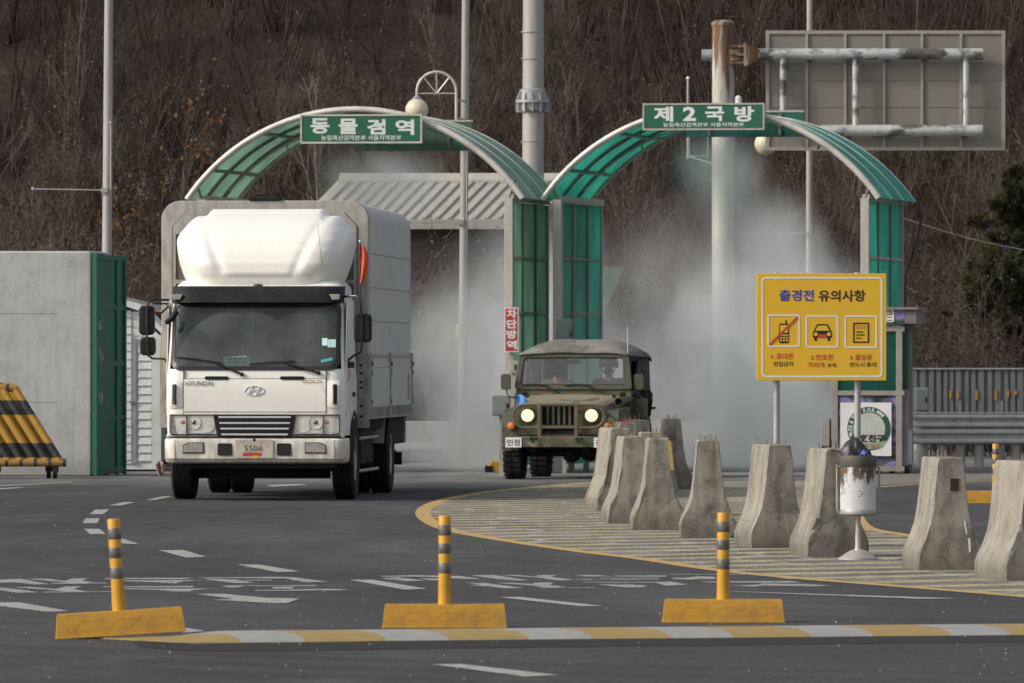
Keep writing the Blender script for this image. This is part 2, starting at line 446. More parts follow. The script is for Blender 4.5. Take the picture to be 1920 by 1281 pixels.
M['shoe'] = paint("maroon_shoe", (0.10, 0.022, 0.022), 0.6)
M['sole'] = paint("shoe_sole", (0.50, 0.42, 0.34), 0.7)
M['helmet'] = paint("helmet_cover", (0.03, 0.034, 0.026), 0.9)
M['poly_left'] = m_poly("dusty_green_polycarbonate", (0.47, 0.66, 0.58), 0.5)
M['poly_right'] = m_poly("teal_polycarbonate", (0.14, 0.65, 0.55), 0.2)
M['poly_wall'] = m_poly("green_wall_polycarbonate", (0.40, 0.62, 0.52), 0.35)
M['rim_white'] = paint("arch_rim_steel", (0.62, 0.59, 0.54), 0.4, 0.25, c2=(0.4, .36, .32), vs=3)
M['frame_grey'] = paint("arch_frame_steel", (0.44, 0.41, 0.37), 0.55, 0.15, c2=(0.33, .30, .265), vs=3, stretch=(3, 3, .5))
M['frame_dark'] = paint("arch_frame_dark", (0.21, 0.195, 0.17), 0.6, 0.1, c2=(0.15, .135, .12))
M['green_steel'] = paint("green_steel", (0.010, 0.135, 0.090), 0.6, c2=(0.012, 0.085, 0.062), vs=3, stretch=(2, 2, .6))
M['shed_white'] = paint("shed_white_siding", (0.74, 0.75, 0.75), 0.6, c2=(0.56, .56, .54), vs=3)
M['shed_roof'] = paint("shed_roof_grey", (0.20, 0.20, 0.20), 0.8, c2=(.13, .13, .13))
M['grey_siding'] = paint("grey_siding", (0.20, 0.195, 0.185), 0.8, c2=(.13, .125, .12))
M['roof_metal'] = paint("cream_metal_roof", (0.42, 0.40, 0.34), 0.6, c2=(0.33, .31, .265), vs=2)
M['roof_rib'] = paint("metal_roof_rib", (0.36, 0.35, 0.31), 0.6, c2=(.30, .29, .265))
M['bld_wall'] = paint("building_wall", (0.12, 0.105, 0.10), 0.9, c2=(.08, .07, .066), vs=2)
M['barric'] = m_stripes("barricade_pipe_paint", (0.36, 0.20, 0.022), (0.018, 0.018, 0.020), 2, 0.62, 0.66, off=0.10, wear=.35)
M['barric_base'] = m_stripes("barricade_base_paint", (0.29, 0.165, 0.03), (0.03, 0.03, 0.03), 0, 0.21, 0.76, wear=.4)
M['kerb_paint'] = m_stripes("kerb_paint", (0.29, 0.205, 0.075), (0.28, 0.278, 0.265), 0, 0.905, 0.56, off=0.13, rough=.8, skew=0.36, skax=1, wear=.38)
M['rust_pole'] = m_rustpaint("rusting_white_pole", (0.47, 0.455, 0.415), ztop=(4.6, 7.6), amount=0.585)
M['rust_dark'] = m_rustpaint("rusted_clamp", (0.30, 0.24, 0.19), amount=0.45)
M['grimy_pipe'] = m_rustpaint("grimy_galvanised_pipe", (0.50, 0.51, 0.51), rust=(0.12, 0.11, 0.10), dark=(0.05, .05, .05), amount=0.50, stretch=(1.5, 1.5, 2.5), metal=.2, rough=.55)
M['sign_back'] = paint("sign_back_sheet", (0.215, 0.195, 0.170), 0.7, 0.1, c2=(0.185, .17, .15), vs=1.4, dark=.05)
M['sign_rib'] = paint("sign_back_rib", (0.34, 0.32, 0.29), 0.6, 0.15)
M['globe'] = paint("lamp_globe_plastic", (0.62, 0.56, 0.42), 0.35, c2=(0.55, .47, .33), vs=3, dark=.05)
M['bin_white'] = m_rustpaint("chipped_white_enamel", (0.62, 0.64, 0.65), rust=(0.13, 0.085, 0.05), ztop=(0.30, 0.90), amount=0.565, stretch=(11, 11, 4.5), spots=24)
M['bin_grey'] = paint("bin_bare_steel", (0.115, 0.10, 0.088), 0.6, 0.3, c2=(.07, .06, .05), vs=6)
M['bin_base'] = paint("bin_cast_base", (0.46, 0.44, 0.40), 0.5, 0.4, c2=(.3, .28, .25), vs=8)
M['hole_dark'] = paint("dark_socket", (0.028, 0.020, 0.014), .9)
M['bag'] = paint("black_bin_bag", (0.016, 0.016, 0.017), 0.42, c2=(0.05, .05, .05), vs=8, bump=.6, bs=18)
M['blue_wrap'] = paint("blue_wrapper", (0.06, 0.14, 0.55), 0.4)
M['booth_camo'] = m_camo("booth_camouflage", [(0, (0.008, 0.035, 0.026)), (0.40, (0.075, 0.085, 0.125)), (0.50, (0.20, 0.165, 0.36)), (0.60, (0.075, 0.085, 0.125)), (0.7, (0.01, .045, .035))], 3.2, .6, fade=.04)
M['booth_frame'] = paint("booth_aluminium", (0.35, 0.32, 0.29), 0.5, 0.3, c2=(.25, .225, .20), vs=4)
M['booth_glass'] = paint("booth_green_glass", (0.004, 0.075, 0.060), 0.12, c2=(0.004, .04, .033), vs=2, coat=.4)
M['poster_ring'] = paint("poster_green", (0.02, 0.075, 0.05), 0.5)
M['poster_light'] = paint("poster_light_green", (0.22, 0.40, 0.26), 0.5)
M['poster_pale'] = paint("poster_pale", (0.50, 0.53, 0.50), 0.5)
M['rail_galv'] = paint("guard_rail_zinc", (0.50, 0.50, 0.485), 0.5, 0.2, c2=(0.36, .36, .35), vs=4)
M['fence_blue'] = paint("blue_grey_steel_fence", (0.165, 0.178, 0.19), 0.55, 0.1, c2=(0.115, .124, .132), vs=3, stretch=(3, 3, .5))
M['amber_mark'] = paint("amber_reflector", (0.50, 0.22, 0.02), 0.4)
M['cabinet'] = paint("grey_cabinet", (0.22, 0.25, 0.255), 0.55, c2=(.17, .19, .195))
M['slate_box'] = paint("slate_box", (0.085, 0.105, 0.115), 0.5, c2=(.06, .075, .085))
M['cream_box'] = paint("cream_box", (0.42, 0.40, 0.34), 0.6)
M['band_yellow'] = m_stripes("pole_wrap", (0.52, 0.44, 0.22), (0.32, 0.29, 0.22), 2, 0.045, 0.6)
M['pale_green'] = m_poly("pale_green_sheet", (0.20, 0.33, 0.26), 0.5)
M['wire'] = paint("cable", (0.02, 0.02, 0.02), 0.6)
M['wire_pale'] = paint("pale_wire", (0.20, 0.185, 0.17), 0.7)

def m_hill():
    t = NT("leaf_litter_hillside")
    v = t.world()
    c = t.ramp(t.noise(v, 0.9, 8, 0.7), [(0.3, (0.040, 0.030, 0.027)), (0.5, (0.064, 0.048, 0.042)), (0.7, (0.090, 0.069, 0.059))])
    return t.done(t.pbr(c, 0.95, 0, t.bump(t.noise(v, 5, 6), 0.6, 0.1), 0.1))
M['hill'] = m_hill()

def m_twig(name, a, b, s=3.0):
    t = NT(name)
    c = t.ramp(t.noise(t.world(), s, 3), [(0.35, a), (0.65, b)])
    return t.done(t.pbr(c, 0.9, 0, None, 0.15))
M['twig'] = m_twig("grey_brown_twigs", (0.100, 0.076, 0.064), (0.138, 0.105, 0.089), 0.9)
M['twig_dark'] = m_twig("dark_twigs", (0.048, 0.036, 0.032), (0.070, 0.053, 0.046))
M['twig_pale'] = m_twig("pale_twigs", (0.125, 0.10, 0.085), (0.18, 0.148, 0.125))
M['straw'] = m_twig("straw_stems", (0.20, 0.145, 0.07), (0.33, 0.25, 0.135))
M['bark'] = m_twig("dark_bark", (0.030, 0.025, 0.024), (0.060, 0.048, 0.042), 2)
M['bark_pale'] = m_twig("pale_bark", (0.095, 0.078, 0.068), (0.16, 0.132, 0.115), 2)
M['leaf_copper'] = m_twig("copper_dead_leaves", (0.085, 0.045, 0.024), (0.17, 0.098, 0.050), 2)
M['leaf_brown'] = m_twig("brown_dead_leaves", (0.060, 0.044, 0.036), (0.115, 0.085, 0.066), 2)
M['needles'] = m_twig("pine_needles", (0.020, 0.026, 0.014), (0.075, 0.072, 0.030), 1.2)

# ------------------------------------------------------------------ objects
def link(o, parent=None):
    COL.objects.link(o)
    if parent is not None:
        o.parent = parent
    return o

def tag(o, label=None, cat=None, group=None, kind=None):
    if label: o['label'] = label
    if cat: o['category'] = cat
    if group: o['group'] = group
    if kind: o['kind'] = kind
    return o

def thing(name, label, cat, loc=(0, 0, 0), rz=0.0, group=None, rot=None):
    o = bpy.data.objects.new(name, None)
    o.empty_display_size = 0.2
    o.location = loc
    o.rotation_euler = rot if rot else (0, 0, rz)
    COL.objects.link(o)
    return tag(o, label, cat, group)

def copy_tree(o, parent=None):
    c = o.copy()
    COL.objects.link(c)
    if parent is not None:
        c.parent = parent
    for ch in list(o.children):
        copy_tree(ch, c)
    return c

class MB:
    def __init__(s):
        s.v, s.f, s.m = [], [], []
    def add(s, vs, fs, m=0):
        b = len(s.v)
        s.v += [tuple(x) for x in vs]
        for f in fs:
            s.f.append(tuple(b + i for i in f))
            s.m.append(m)
        return s
    def box(s, x0, x1, y0, y1, z0, z1, m=0, mat=None):
        vs = [(x, y, z) for x in (x0, x1) for y in (y0, y1) for z in (z0, z1)]
        if mat is not None:
            vs = [mat @ Vector(p) for p in vs]
        return s.add(vs, [(0, 1, 3, 2), (4, 6, 7, 5), (0, 4, 5, 1), (2, 3, 7, 6), (0, 2, 6, 4), (1, 5, 7, 3)], m)
    def prism(s, poly, axis, a, b, m=0):
        """poly: 2-D outline; axis 'y': (x,z); 'x': (y,z); 'z': (x,y)."""
        n = len(poly)
        def P(p, t):
            return {'y': (p[0], t, p[1]), 'x': (t, p[0], p[1]), 'z': (p[0], p[1], t)}[axis]
        vs = [P(p, a) for p in poly] + [P(p, b) for p in poly]
        fs = [tuple(range(n)), tuple(range(2 * n - 1, n - 1, -1))]
        fs += [(i, (i + 1) % n, n + (i + 1) % n, n + i) for i in range(n)]
        return s.add(vs, fs, m)
    def ring(s, outer, inner, axis, a, b, m=0):
        """flat frame between two outlines with the same number of points"""
        n = len(outer)
        def P(p, t):
            return {'y': (p[0], t, p[1]), 'x': (t, p[0], p[1]), 'z': (p[0], p[1], t)}[axis]
        vs = [P(p, a) for p in outer] + [P(p, a) for p in inner] + [P(p, b) for p in outer] + [P(p, b) for p in inner]
        fs = []
        for i in range(n):
            j = (i + 1) % n
            fs += [(i, j, n + j, n + i), (2 * n + i, 3 * n + i, 3 * n + j, 2 * n + j), (i, 2 * n + i, 2 * n + j, j), (n + i, n + j, 3 * n + j, 3 * n + i)]
        return s.add(vs, fs, m)
    def loft(s, rings, m=0, caps=True, closed=True):
        n = len(rings[0])
        vs = [p for r in rings for p in r]
        fs = []
        for k in range(len(rings) - 1):
            for i in range(n if closed else n - 1):
                j = (i + 1) % n
                fs.append((k * n + i, k * n + j, (k + 1) * n + j, (k + 1) * n + i))
        if caps and closed:
            fs.append(tuple(range(n)))
            fs.append(tuple((len(rings) - 1) * n + i for i in reversed(range(n))))
        return s.add(vs, fs, m)
    def tube(s, pts, r, n=8, m=0, caps=True):
        pts = [Vector(p) for p in pts]
        rs = r if isinstance(r, (list, tuple)) else [r] * len(pts)
        rings = []
        up = None
        for k, p in enumerate(pts):
            if k == 0: d = pts[1] - pts[0]
            elif k == len(pts) - 1: d = pts[-1] - pts[-2]
            else: d = (pts[k + 1] - p).normalized() + (p - pts[k - 1]).normalized()
            d.normalize()
            if up is None:
                up = Vector((0, 0, 1)) if abs(d.z) < 0.9 else Vector((1, 0, 0))
            a = d.cross(up).normalized()
            b = a.cross(d).normalized()
            up = b
            rings.append([p + (a * cos(2 * pi * i / n) + b * sin(2 * pi * i / n)) * rs[k] for i in range(n)])
        return s.loft(rings, m, caps)
    def lathe(s, prof, n=24, c=(0, 0, 0), axis='z', m=0, caps=True):
        rings = []
        for r, t in prof:
            ring = []
            for i in range(n):
                a = 2 * pi * i / n
                if axis == 'z': p = (c[0] + r * cos(a), c[1] + r * sin(a), c[2] + t)
                elif axis == 'y': p = (c[0] + r * cos(a), c[1] + t, c[2] + r * sin(a))
                else: p = (c[0] + t, c[1] + r * cos(a), c[2] + r * sin(a))
                ring.append(p)
            rings.append(ring)
        return s.loft(rings, m, caps)
    def sphere(s, c, r, n=14, k=9, m=0, sc=(1, 1, 1)):
        prof = []
        rings = []
        for i in range(k + 1):
            th = pi * i / k
            rr = max(sin(th), 0.02)
            rings.append([(c[0] + sc[0] * r * rr * cos(2 * pi * j / n), c[1] + sc[1] * r * rr * sin(2 * pi * j / n), c[2] - sc[2] * r * cos(th)) for j in range(n)])
        return s.loft(rings, m)
    def grid(s, fn, nu, nv, m=0):
        vs = [fn(i / nu, j / nv) for j in range(nv + 1) for i in range(nu + 1)]
        w = nu + 1
        fs = [(j * w + i, j * w + i + 1, (j + 1) * w + i + 1, (j + 1) * w + i) for j in range(nv) for i in range(nu)]
        return s.add(vs, fs, m)
    def xf(s, mat):
        s.v = [tuple(mat @ Vector(p)) for p in s.v]
        return s
    def build(s, name, mats, parent=None, bevel=0.0, seg=2, smooth=38, label=None, recalc=True):
        me = bpy.data.meshes.new(name)
        me.from_pydata(s.v, [], s.f)
        if not isinstance(mats, (list, tuple)): mats = [mats]
        for m in mats:
            me.materials.append(M[m] if isinstance(m, str) else m)
        me.polygons.foreach_set("material_index", s.m)
        if recalc:
            bm = bmesh.new(); bm.from_mesh(me)
            bmesh.ops.recalc_face_normals(bm, faces=bm.faces)
            bm.to_mesh(me); bm.free()
        me.shade_smooth()
        me.set_sharp_from_angle(angle=R(smooth))
        o = bpy.data.objects.new(name, me)
        link(o, parent)
        if bevel:
            b = o.modifiers.new("edge", 'BEVEL')
            b.width = bevel; b.segments = seg; b.limit_method = 'ANGLE'; b.angle_limit = R(32)
            b.harden_normals = True
        if label: o['label'] = label
        return o

def rrect(x0, x1, z0, z1, r, n=5):
    out = []
    for cx, cz, a0 in ((x1 - r, z1 - r, 0), (x0 + r, z1 - r, 90), (x0 + r, z0 + r, 180), (x1 - r, z0 + r, 270)):
        for i in range(n + 1):
            a = R(a0 + 90 * i / n)
            out.append((cx + r * cos(a), cz + r * sin(a)))
    return out

_tx = {}
def text_verts(body, bold):
    if (body, bold) in _tx: return _tx[(body, bold)]
    c = bpy.data.curves.new("tmp", 'FONT')
    c.body = body; c.size = 1; c.offset = bold; c.resolution_u = 3
    o = bpy.data.objects.new("tmp", c)
    COL.objects.link(o)
    bpy.context.view_layer.update()
    me = bpy.data.meshes.new_from_object(o.evaluated_get(bpy.context.evaluated_depsgraph_get()))
    v = [(p.co.x, p.co.y) for p in me.vertices]
    f = [tuple(p.vertices) for p in me.polygons]
    bpy.data.objects.remove(o); bpy.data.curves.remove(c); bpy.data.meshes.remove(me)
    _tx[(body, bold)] = (v, f)
    return v, f

def text(body, x0, x1, z0, z1, y, mat, parent, bold=0.02, name="lettering", mb=None, m=0):
    """Lettering that fills a rectangle on a face looking towards -Y."""
    v, f = text_verts(body, bold)
    ax0 = min(p[0] for p in v); ax1 = max(p[0] for p in v)
    az0 = min(p[1] for p in v); az1 = max(p[1] for p in v)
    vs = [(x0 + (p[0] - ax0) / (ax1 - ax0) * (x1 - x0), y, z0 + (p[1] - az0) / (az1 - az0) * (z1 - z0)) for p in v]
    own = mb is None
    if own: mb = MB()
    mb.add(vs, f, m)
    if own:
        return mb.build(name, mat, parent, recalc=False)

# ------------------------------------------------------------------ ground, island, markings
g = MB()
g.add([(-120, -10, 0), (120, -10, 0), (120, 400, 0), (-120, 400, 0)], [(0, 1, 2, 3)])
tag(g.build("road", 'asphalt'), kind='structure')

def sheet(name, polys, mat, z, kind='structure'):
    b = MB()
    for q, p in enumerate(polys):
        b.add([tuple(G(px, py)[:2]) + (z + .00003 * q,) for px, py in p], [tuple(range(len(p)))])
    return tag(b.build(name, mat), kind=kind)

tip = [(1640, 903), (1400, 902), (1120, 904), (1000, 914), (920, 922), (850, 934), (815, 944), (797, 954), (793, 964), (800, 974), (820, 986), (850, 996), (900, 1006), (1000, 1022), (1100, 1036), (1200, 1048), (1350, 1070), (1500, 1085), (1650, 1097), (1800, 1109), (1920, 1119), (2150, 1140)]
isl = tip + [(2150, 1090), (1990, 1060), (1850, 1031), (1700, 1004), (1625, 990), (1604, 968), (1608, 938), (1640, 914)]
sheet("traffic_island", [isl], 'island', 0.002)

def ribbon(pts, w):
    """a painted line of constant width along ground points"""
    P = [Vector((p[0], p[1])) for p in pts]
    L, Rr = [], []
    for k, p in enumerate(P):
        d = (P[min(k + 1, len(P) - 1)] - P[max(k - 1, 0)]).normalized()
        nrm = Vector((-d.y, d.x)) * w / 2
        L.append(p + nrm); Rr.append(p - nrm)
    return L, Rr
def smooth_px(pts, n=6):
    out = []
    for k in range(len(pts) - 1):
        p0 = pts[max(k - 1, 0)]; p1 = pts[k]; p2 = pts[k + 1]; p3 = pts[min(k + 2, len(pts) - 1)]
        for i in range(n):
            t = i / n
            out.append(tuple(0.5 * ((2 * p1[a]) + (-p0[a] + p2[a]) * t + (2 * p0[a] - 5 * p1[a] + 4 * p2[a] - p3[a]) * t * t + (-p0[a] + 3 * p1[a] - 3 * p2[a] + p3[a]) * t ** 3) for a in (0, 1)))
    out.append(pts[-1])
    return out
def line_obj(name, paths, mat, z):
    b = MB()
    for pts, w in paths:
        gp = [tuple(G(x, y)[:2]) for x, y in pts]
        L, Rr = ribbon(smooth_px(gp, 5), w)
        n = len(L)
        b.add([(p.x, p.y, z) for p in L] + [(p.x, p.y, z) for p in Rr], [(i, i + 1, n + i + 1, n + i) for i in range(n - 1)])
    return tag(b.build(name, mat), kind='structure')
line_obj("yellow_line", [(tip[2:], 0.17), ([(1604, 966), (1625, 990), (1700, 1004), (1850, 1031), (1990, 1060)], 0.16),
                         ([(1600, 918), (1680, 911), (1760, 906), (1850, 902), (2000, 898)], 0.15)], 'yellow_line', 0.0035)
sheet("gravel_verge", [[(1600, 914), (1680, 908.5), (1760, 904), (1850, 900), (2200, 894), (2200, 872), (1720, 876), (1600, 880)]], 'verge', 0.0025)

zq = lambda s, ox, oy, pts: [(ox + u * s, oy + v * s) for u, v in pts]
K = 0.1771
dash = [zq(K, 0, 880, q) for q in ([(1535, 330), (1640, 328), (1840, 288), (1720, 288)], [(1155, 386), (1280, 386), (1430, 351), (1310, 350)], [(945, 479), (1095, 479), (1155, 429), (1010, 429)],
        [(872, 576), (1035, 574), (1052, 522), (905, 522)], [(890, 633), (1050, 633), (1120, 689), (955, 691)], [(1130, 737), (1290, 737), (1480, 796), (1310, 792)],
        [(0, 215), (0, 203), (120, 196), (270, 188), (190, 203)], [(610, 166), (740, 161), (1070, 143), (900, 156)])]
dash += [zq(.5, 0, 900, q) for q in ([(595, 265), (685, 264), (772, 289), (700, 293)], [(885, 319), (972, 319), (1125, 345), (1040, 347)], [(1310, 376), (1397, 376), (1602, 410), (1515, 413)],
         [(-40, 461), (75, 461), (260, 494), (175, 496), (-40, 470)], [(735, 429), (835, 429), (1000, 444), (1125, 446), (1075, 464), (1000, 463), (800, 451), (880, 448)], [(640, 560), (690, 556), (775, 569), (700, 575)])]
dash += [zq(.21875, 820, 1040, [(525, 370), (705, 367), (1415, 444), (1240, 448)]), [(1310, 1108), (1350, 1109), (1800, 1123), (1730, 1124)], [(810, 1247), (862, 1246), (1046, 1267), (985, 1270)],
         [(0, 910.5), (60, 907.6), (134, 904), (134, 905.3), (60, 909), (0, 912.3)], [(500, 910), (560, 908), (580, 910), (510, 913)]]
A, B_, C_, D_ = (.2604, 0, 1060), (.2604, 460, 1060), (.21875, 820, 1040), (.2292, 1160, 1050)
txt = [zq(*A, q) for q in ([(0, 105), (150, 100), (365, 138), (245, 140), (90, 125), (0, 128)], [(190, 100), (330, 98), (470, 112), (520, 97), (630, 95), (590, 112), (730, 132), (610, 136), (450, 125)],
       [(370, 129), (770, 127), (770, 132), (370, 136)], [(75, 158), (230, 158), (400, 172), (480, 153), (590, 155), (530, 172), (625, 192), (490, 193), (360, 180)], [(310, 193), (830, 189), (830, 193), (310, 199)],
       [(0, 162), (60, 165), (280, 197), (120, 200), (0, 182)], [(755, 95), (1400, 91), (1310, 102), (755, 101)], [(890, 111), (1480, 107), (1320, 118), (1260, 133), (1150, 126), (890, 116)],
       [(740, 155), (1400, 151), (1380, 162), (740, 160)], [(890, 169), (1550, 170), (1390, 180), (1370, 191), (1250, 191), (1140, 178), (890, 175)], [(1420, 90), (1770, 88), (1770, 94), (1500, 95)],
       [(1480, 97), (1700, 105), (1830, 128), (1690, 130), (1480, 103)], [(1590, 150), (1770, 146), (1740, 158), (1660, 164)])]
txt += [zq(*B_, q) for q in ([(0, 88), (250, 85), (350, 88), (595, 122), (420, 124), (290, 98), (0, 95)], [(0, 108), (190, 106), (190, 111), (0, 113)], [(10, 147), (520, 145), (500, 152), (10, 151)],
        [(190, 157), (350, 157), (340, 170), (200, 170)], [(70, 182), (580, 172), (770, 175), (690, 182), (70, 188)], [(955, 80), (1200, 73), (1530, 79), (1690, 98), (1600, 102), (1300, 85), (1000, 84)],
        [(970, 97), (1100, 88), (1300, 113), (1170, 117)], [(1250, 97), (1400, 97), (1440, 112), (1330, 112)])]
txt += [zq(*C_, q) for q in ([(285, 180), (480, 178), (790, 222), (700, 226), (530, 215)], [(530, 178), (680, 178), (840, 190), (860, 178), (1025, 178), (975, 195), (1180, 220), (1020, 224), (870, 200)],
        [(1190, 218), (1330, 213), (1330, 219), (1200, 222)], [(235, 243), (400, 245), (740, 290), (580, 292), (430, 275), (260, 264), (380, 260)], [(490, 245), (650, 245), (810, 255), (840, 242), (1005, 242), (960, 262), (1120, 284), (920, 290), (820, 268)],
        [(1125, 286), (1350, 283), (1350, 288), (1125, 290)], [(125, 185), (190, 185), (360, 213), (125, 207)], [(1180, 178), (1380, 178), (1500, 190), (1260, 190)], [(1520, 183), (1900, 181), (1900, 187), (1520, 188)],
        [(1390, 204), (1900, 200), (1900, 206), (1400, 209)], [(1500, 216), (1900, 213), (1900, 218), (1500, 222)], [(1250, 240), (1900, 238), (1900, 244), (1250, 246)], [(1370, 260), (1500, 258), (1600, 268), (1700, 262), (1800, 270), (1750, 285), (1620, 286)])]
txt += [zq(*D_, q) for q in ([(0, 133), (400, 131), (380, 140), (0, 138)], [(440, 150), (560, 148), (640, 137), (780, 140), (800, 160), (560, 164), (440, 160)], [(270, 185), (430, 180), (560, 205), (380, 215), (340, 200)],
        [(930, 214), (1120, 206), (1180, 195), (1340, 198), (1540, 200), (1740, 212), (1600, 220), (1200, 213), (1100, 222)], [(670, 180), (1300, 176), (1400, 175), (1500, 188), (1300, 190), (700, 186)],
        [(1060, 124), (1200, 118), (1500, 155), (1400, 160), (1250, 140)], [(430, 120), (1040, 117), (1040, 123), (430, 124)], [(0, 205), (120, 205), (200, 222), (60, 228), (0, 222)])]
sheet("white_lane_dash", dash, 'white_line', 0.0035)
sheet("road_lettering", txt, 'worn_line', 0.002)

# kerb painted yellow and white, with a darker strip of ground before it
k0 = G(338, 1206); k1 = G(2150, 1189)
ka = atan2(k1.y - k0.y, k1.x - k0.x)
kl = (k1.xy - k0.xy).length
kerb = thing("painted_kerb", "long low kerb painted in yellow and white blocks across the foreground", "kerb", k0, ka)
prof = [(0, 0), (0.03, .018), (0.22, .045), (0.5, .055), (0.8, .045), (0.98, .02), (1.0, 0)]
b = MB()
rings = []
for k in range(61):
    x = kl * k / 60
    endf = min(1.0, 0.15 + x / 0.5)
    jag = 0.02 * sin(k * 12.9)
    rings.append([(x + (p[0] * -0.35 if k == 0 else 0), p[0] * 1.0 + jag * 0.3, p[1] * endf) for p in prof])
b.loft(rings)
b.build("kerb_stone", 'kerb_paint', kerb)
sheet("dark_asphalt_strip", [[(250, 1203), (300, 1194), (345, 1205), (360, 1209), (900, 1199), (2150, 1187), (2150, 1202), (1500, 1209), (800, 1217), (500, 1222), (330, 1221), (260, 1213)]], 'dark_asphalt', 0.002)
# loose pebbles on the road
rng = random.Random(5)
pb = MB()
for k in range(230):
    px, py = rng.uniform(0, 1920), 905 + 370 * rng.random() ** 0.8
    p = G(px, py)
    r = rng.uniform(.003, .0075)
    pb.sphere((p.x, p.y, r * .8), r, 6, 4, sc=(1, 1, .8))
tag(pb.build("gravel", 'low_wall'), kind='stuff')

# ------------------------------------------------------------------ delineators on rubber blocks
def make_delineator(label):
    t = thing("delineator_post", label, "lane delineator", group="yellow delineators on rubber blocks")
    b = MB()
    prof = [(0.0, 0.0), (0.012, 0.004)]
    def r(hx, hy, z): return [(hx, -hy, z), (hx, hy, z), (-hx, hy, z), (-hx, -hy, z)]
    b.loft([r(.402, .12, 0), r(.402, .12, .008), r(.398, .117, .010), r(.384, .092, .138), r(.379, .086, .150)])
    blk = b.build("rubber_block", 'yellow_poly', t, bevel=0.014, seg=3)
    e = MB()
    for cx in (-.20, 0.02, .24):
        o = [(cx - .10, .045), (cx + .035, .045), (cx + .10, .105), (cx - .035, .105)]
        i = [(cx - .083, .052), (cx + .028, .052), (cx + .083, .098), (cx - .028, .098)]
        e.ring(o, i, 'y', -.0045, .003)
    tilt = Matrix.Translation((0, -.1065, .0)) @ Matrix.Rotation(-R(11), 4, 'X')
    for k, p in enumerate(e.v):
        e.v[k] = (p[0], p[1] - .1155 + p[2] * 0.196, p[2])
    e.build("embossed_mark", 'yellow_poly', blk)
    p = MB().lathe([(.044, .148), (.043, .16), (.0405, .30), (.0395, .71), (.036, .716)], 20)
    p.build("post", 'yellow_post', t)
    for top, bot in ((17, 37), (52, 71), (88, 108)):
        z1, z0 = .716 - top / 293.0, .716 - bot / 293.0
        MB().lathe([(.0408, z0), (.0416, z0 + .002), (.0416, z1 - .002), (.0408, z1)], 20, caps=False).build("reflective_band", 'band_grey', t)
    return t
d0 = make_delineator("yellow delineator standing behind the middle of the painted kerb, between the truck and jeep lanes")
p = G(833.5, 1178); d0.location = (p.x, p.y + .12, 0); d0.rotation_euler = (0, 0, R(0.3))
d1 = copy_tree(d0); d1['label'] = "yellow delineator leaning on its tilted block at the left end of the painted kerb"
p = G(224.5, 1198); d1.location = (p.x, p.y + .12, -0.022); d1.rotation_euler = (0, R(-3.5), R(4))
d1.location.z = 0.02
d2 = copy_tree(d0); d2['label'] = "yellow delineator behind the painted kerb in front of the concrete barrier row"
p = G(1357, 1168); d2.location = (p.x, p.y + .12, 0); d2.rotation_euler = (0, 0, R(-0.6))
d3 = copy_tree(d0); d3['label'] = "farther yellow delineator half hidden behind the rightmost concrete barriers"
p = G(1868, 944); d3.location = (p.x, p.y + .12, 0)

# ------------------------------------------------------------------ concrete barriers
HB = [(.272, 0), (.274, .13), (.256, .185), (.205, .29), (.170, .39), (.148, .52), (.128, .70), (.106, .925), (.094, .945)]
def barrier_bm(rng, L=0.95, chip=1.0):
    """cast block: jersey profile with rubbed arrises and a few knocked-off corners"""
    b = MB()
    half = []
    for (xa, za), (xb, zb) in zip(HB, HB[1:]):
        n = max(1, int(sqrt((xb - xa) ** 2 + (zb - za) ** 2) / .05))
        half += [(xa + (xb - xa) * q / n, za + (zb - za) * q / n) for q in range(n)]
    half.append(HB[-1])
    top = [(HB[-1][0] * (1 - 2 * q / 4), HB[-1][1] + rng.uniform(-.006, .006)) for q in range(1, 4)]
    prof = half + top + [(-x, z) for x, z in reversed(half)]
    n = len(prof)
    ys = [0, .012, .035, .08, .18, .32, .48, .64, L - .16, L - .05, L - .012, L]
    wob = [rng.uniform(-1, 1) for _ in range(n)]
    rings = []
    for k, y in enumerate(ys):
        s = {0: .974, 1: .992}.get(min(k, len(ys) - 1 - k), 1.0)
        rings.append([[x * s + .0012 * wob[i] * chip + rng.uniform(-1, 1) * .0008 * chip, y + (rng.uniform(0, .006) if k == 0 else 0), z if z <= .001 else z * (1 - (1 - s) * .35) + rng.uniform(-.001, .001)] for i, (x, z) in enumerate(prof)])
    # knocked-off bits along the near arris
    for _ in range(int(7 * chip)):
        c = rng.choice([rng.randint(0, 8), rng.randint(n - 9, n - 1), rng.randint(0, n - 1)])
        d = rng.uniform(.012, .036)
        for j in (-1, 0, 1):
            i = min(n - 1, max(0, c + j)); f = 1.0 if j == 0 else .45
            for k, fk in ((0, 1.0), (1, .7)):
                p = rings[k][i]
                p[0] -= math.copysign(d * f * fk, p[0]) * .8
                p[1] += d * f * fk * .7
    b.loft(rings)
    return b
barriers = []
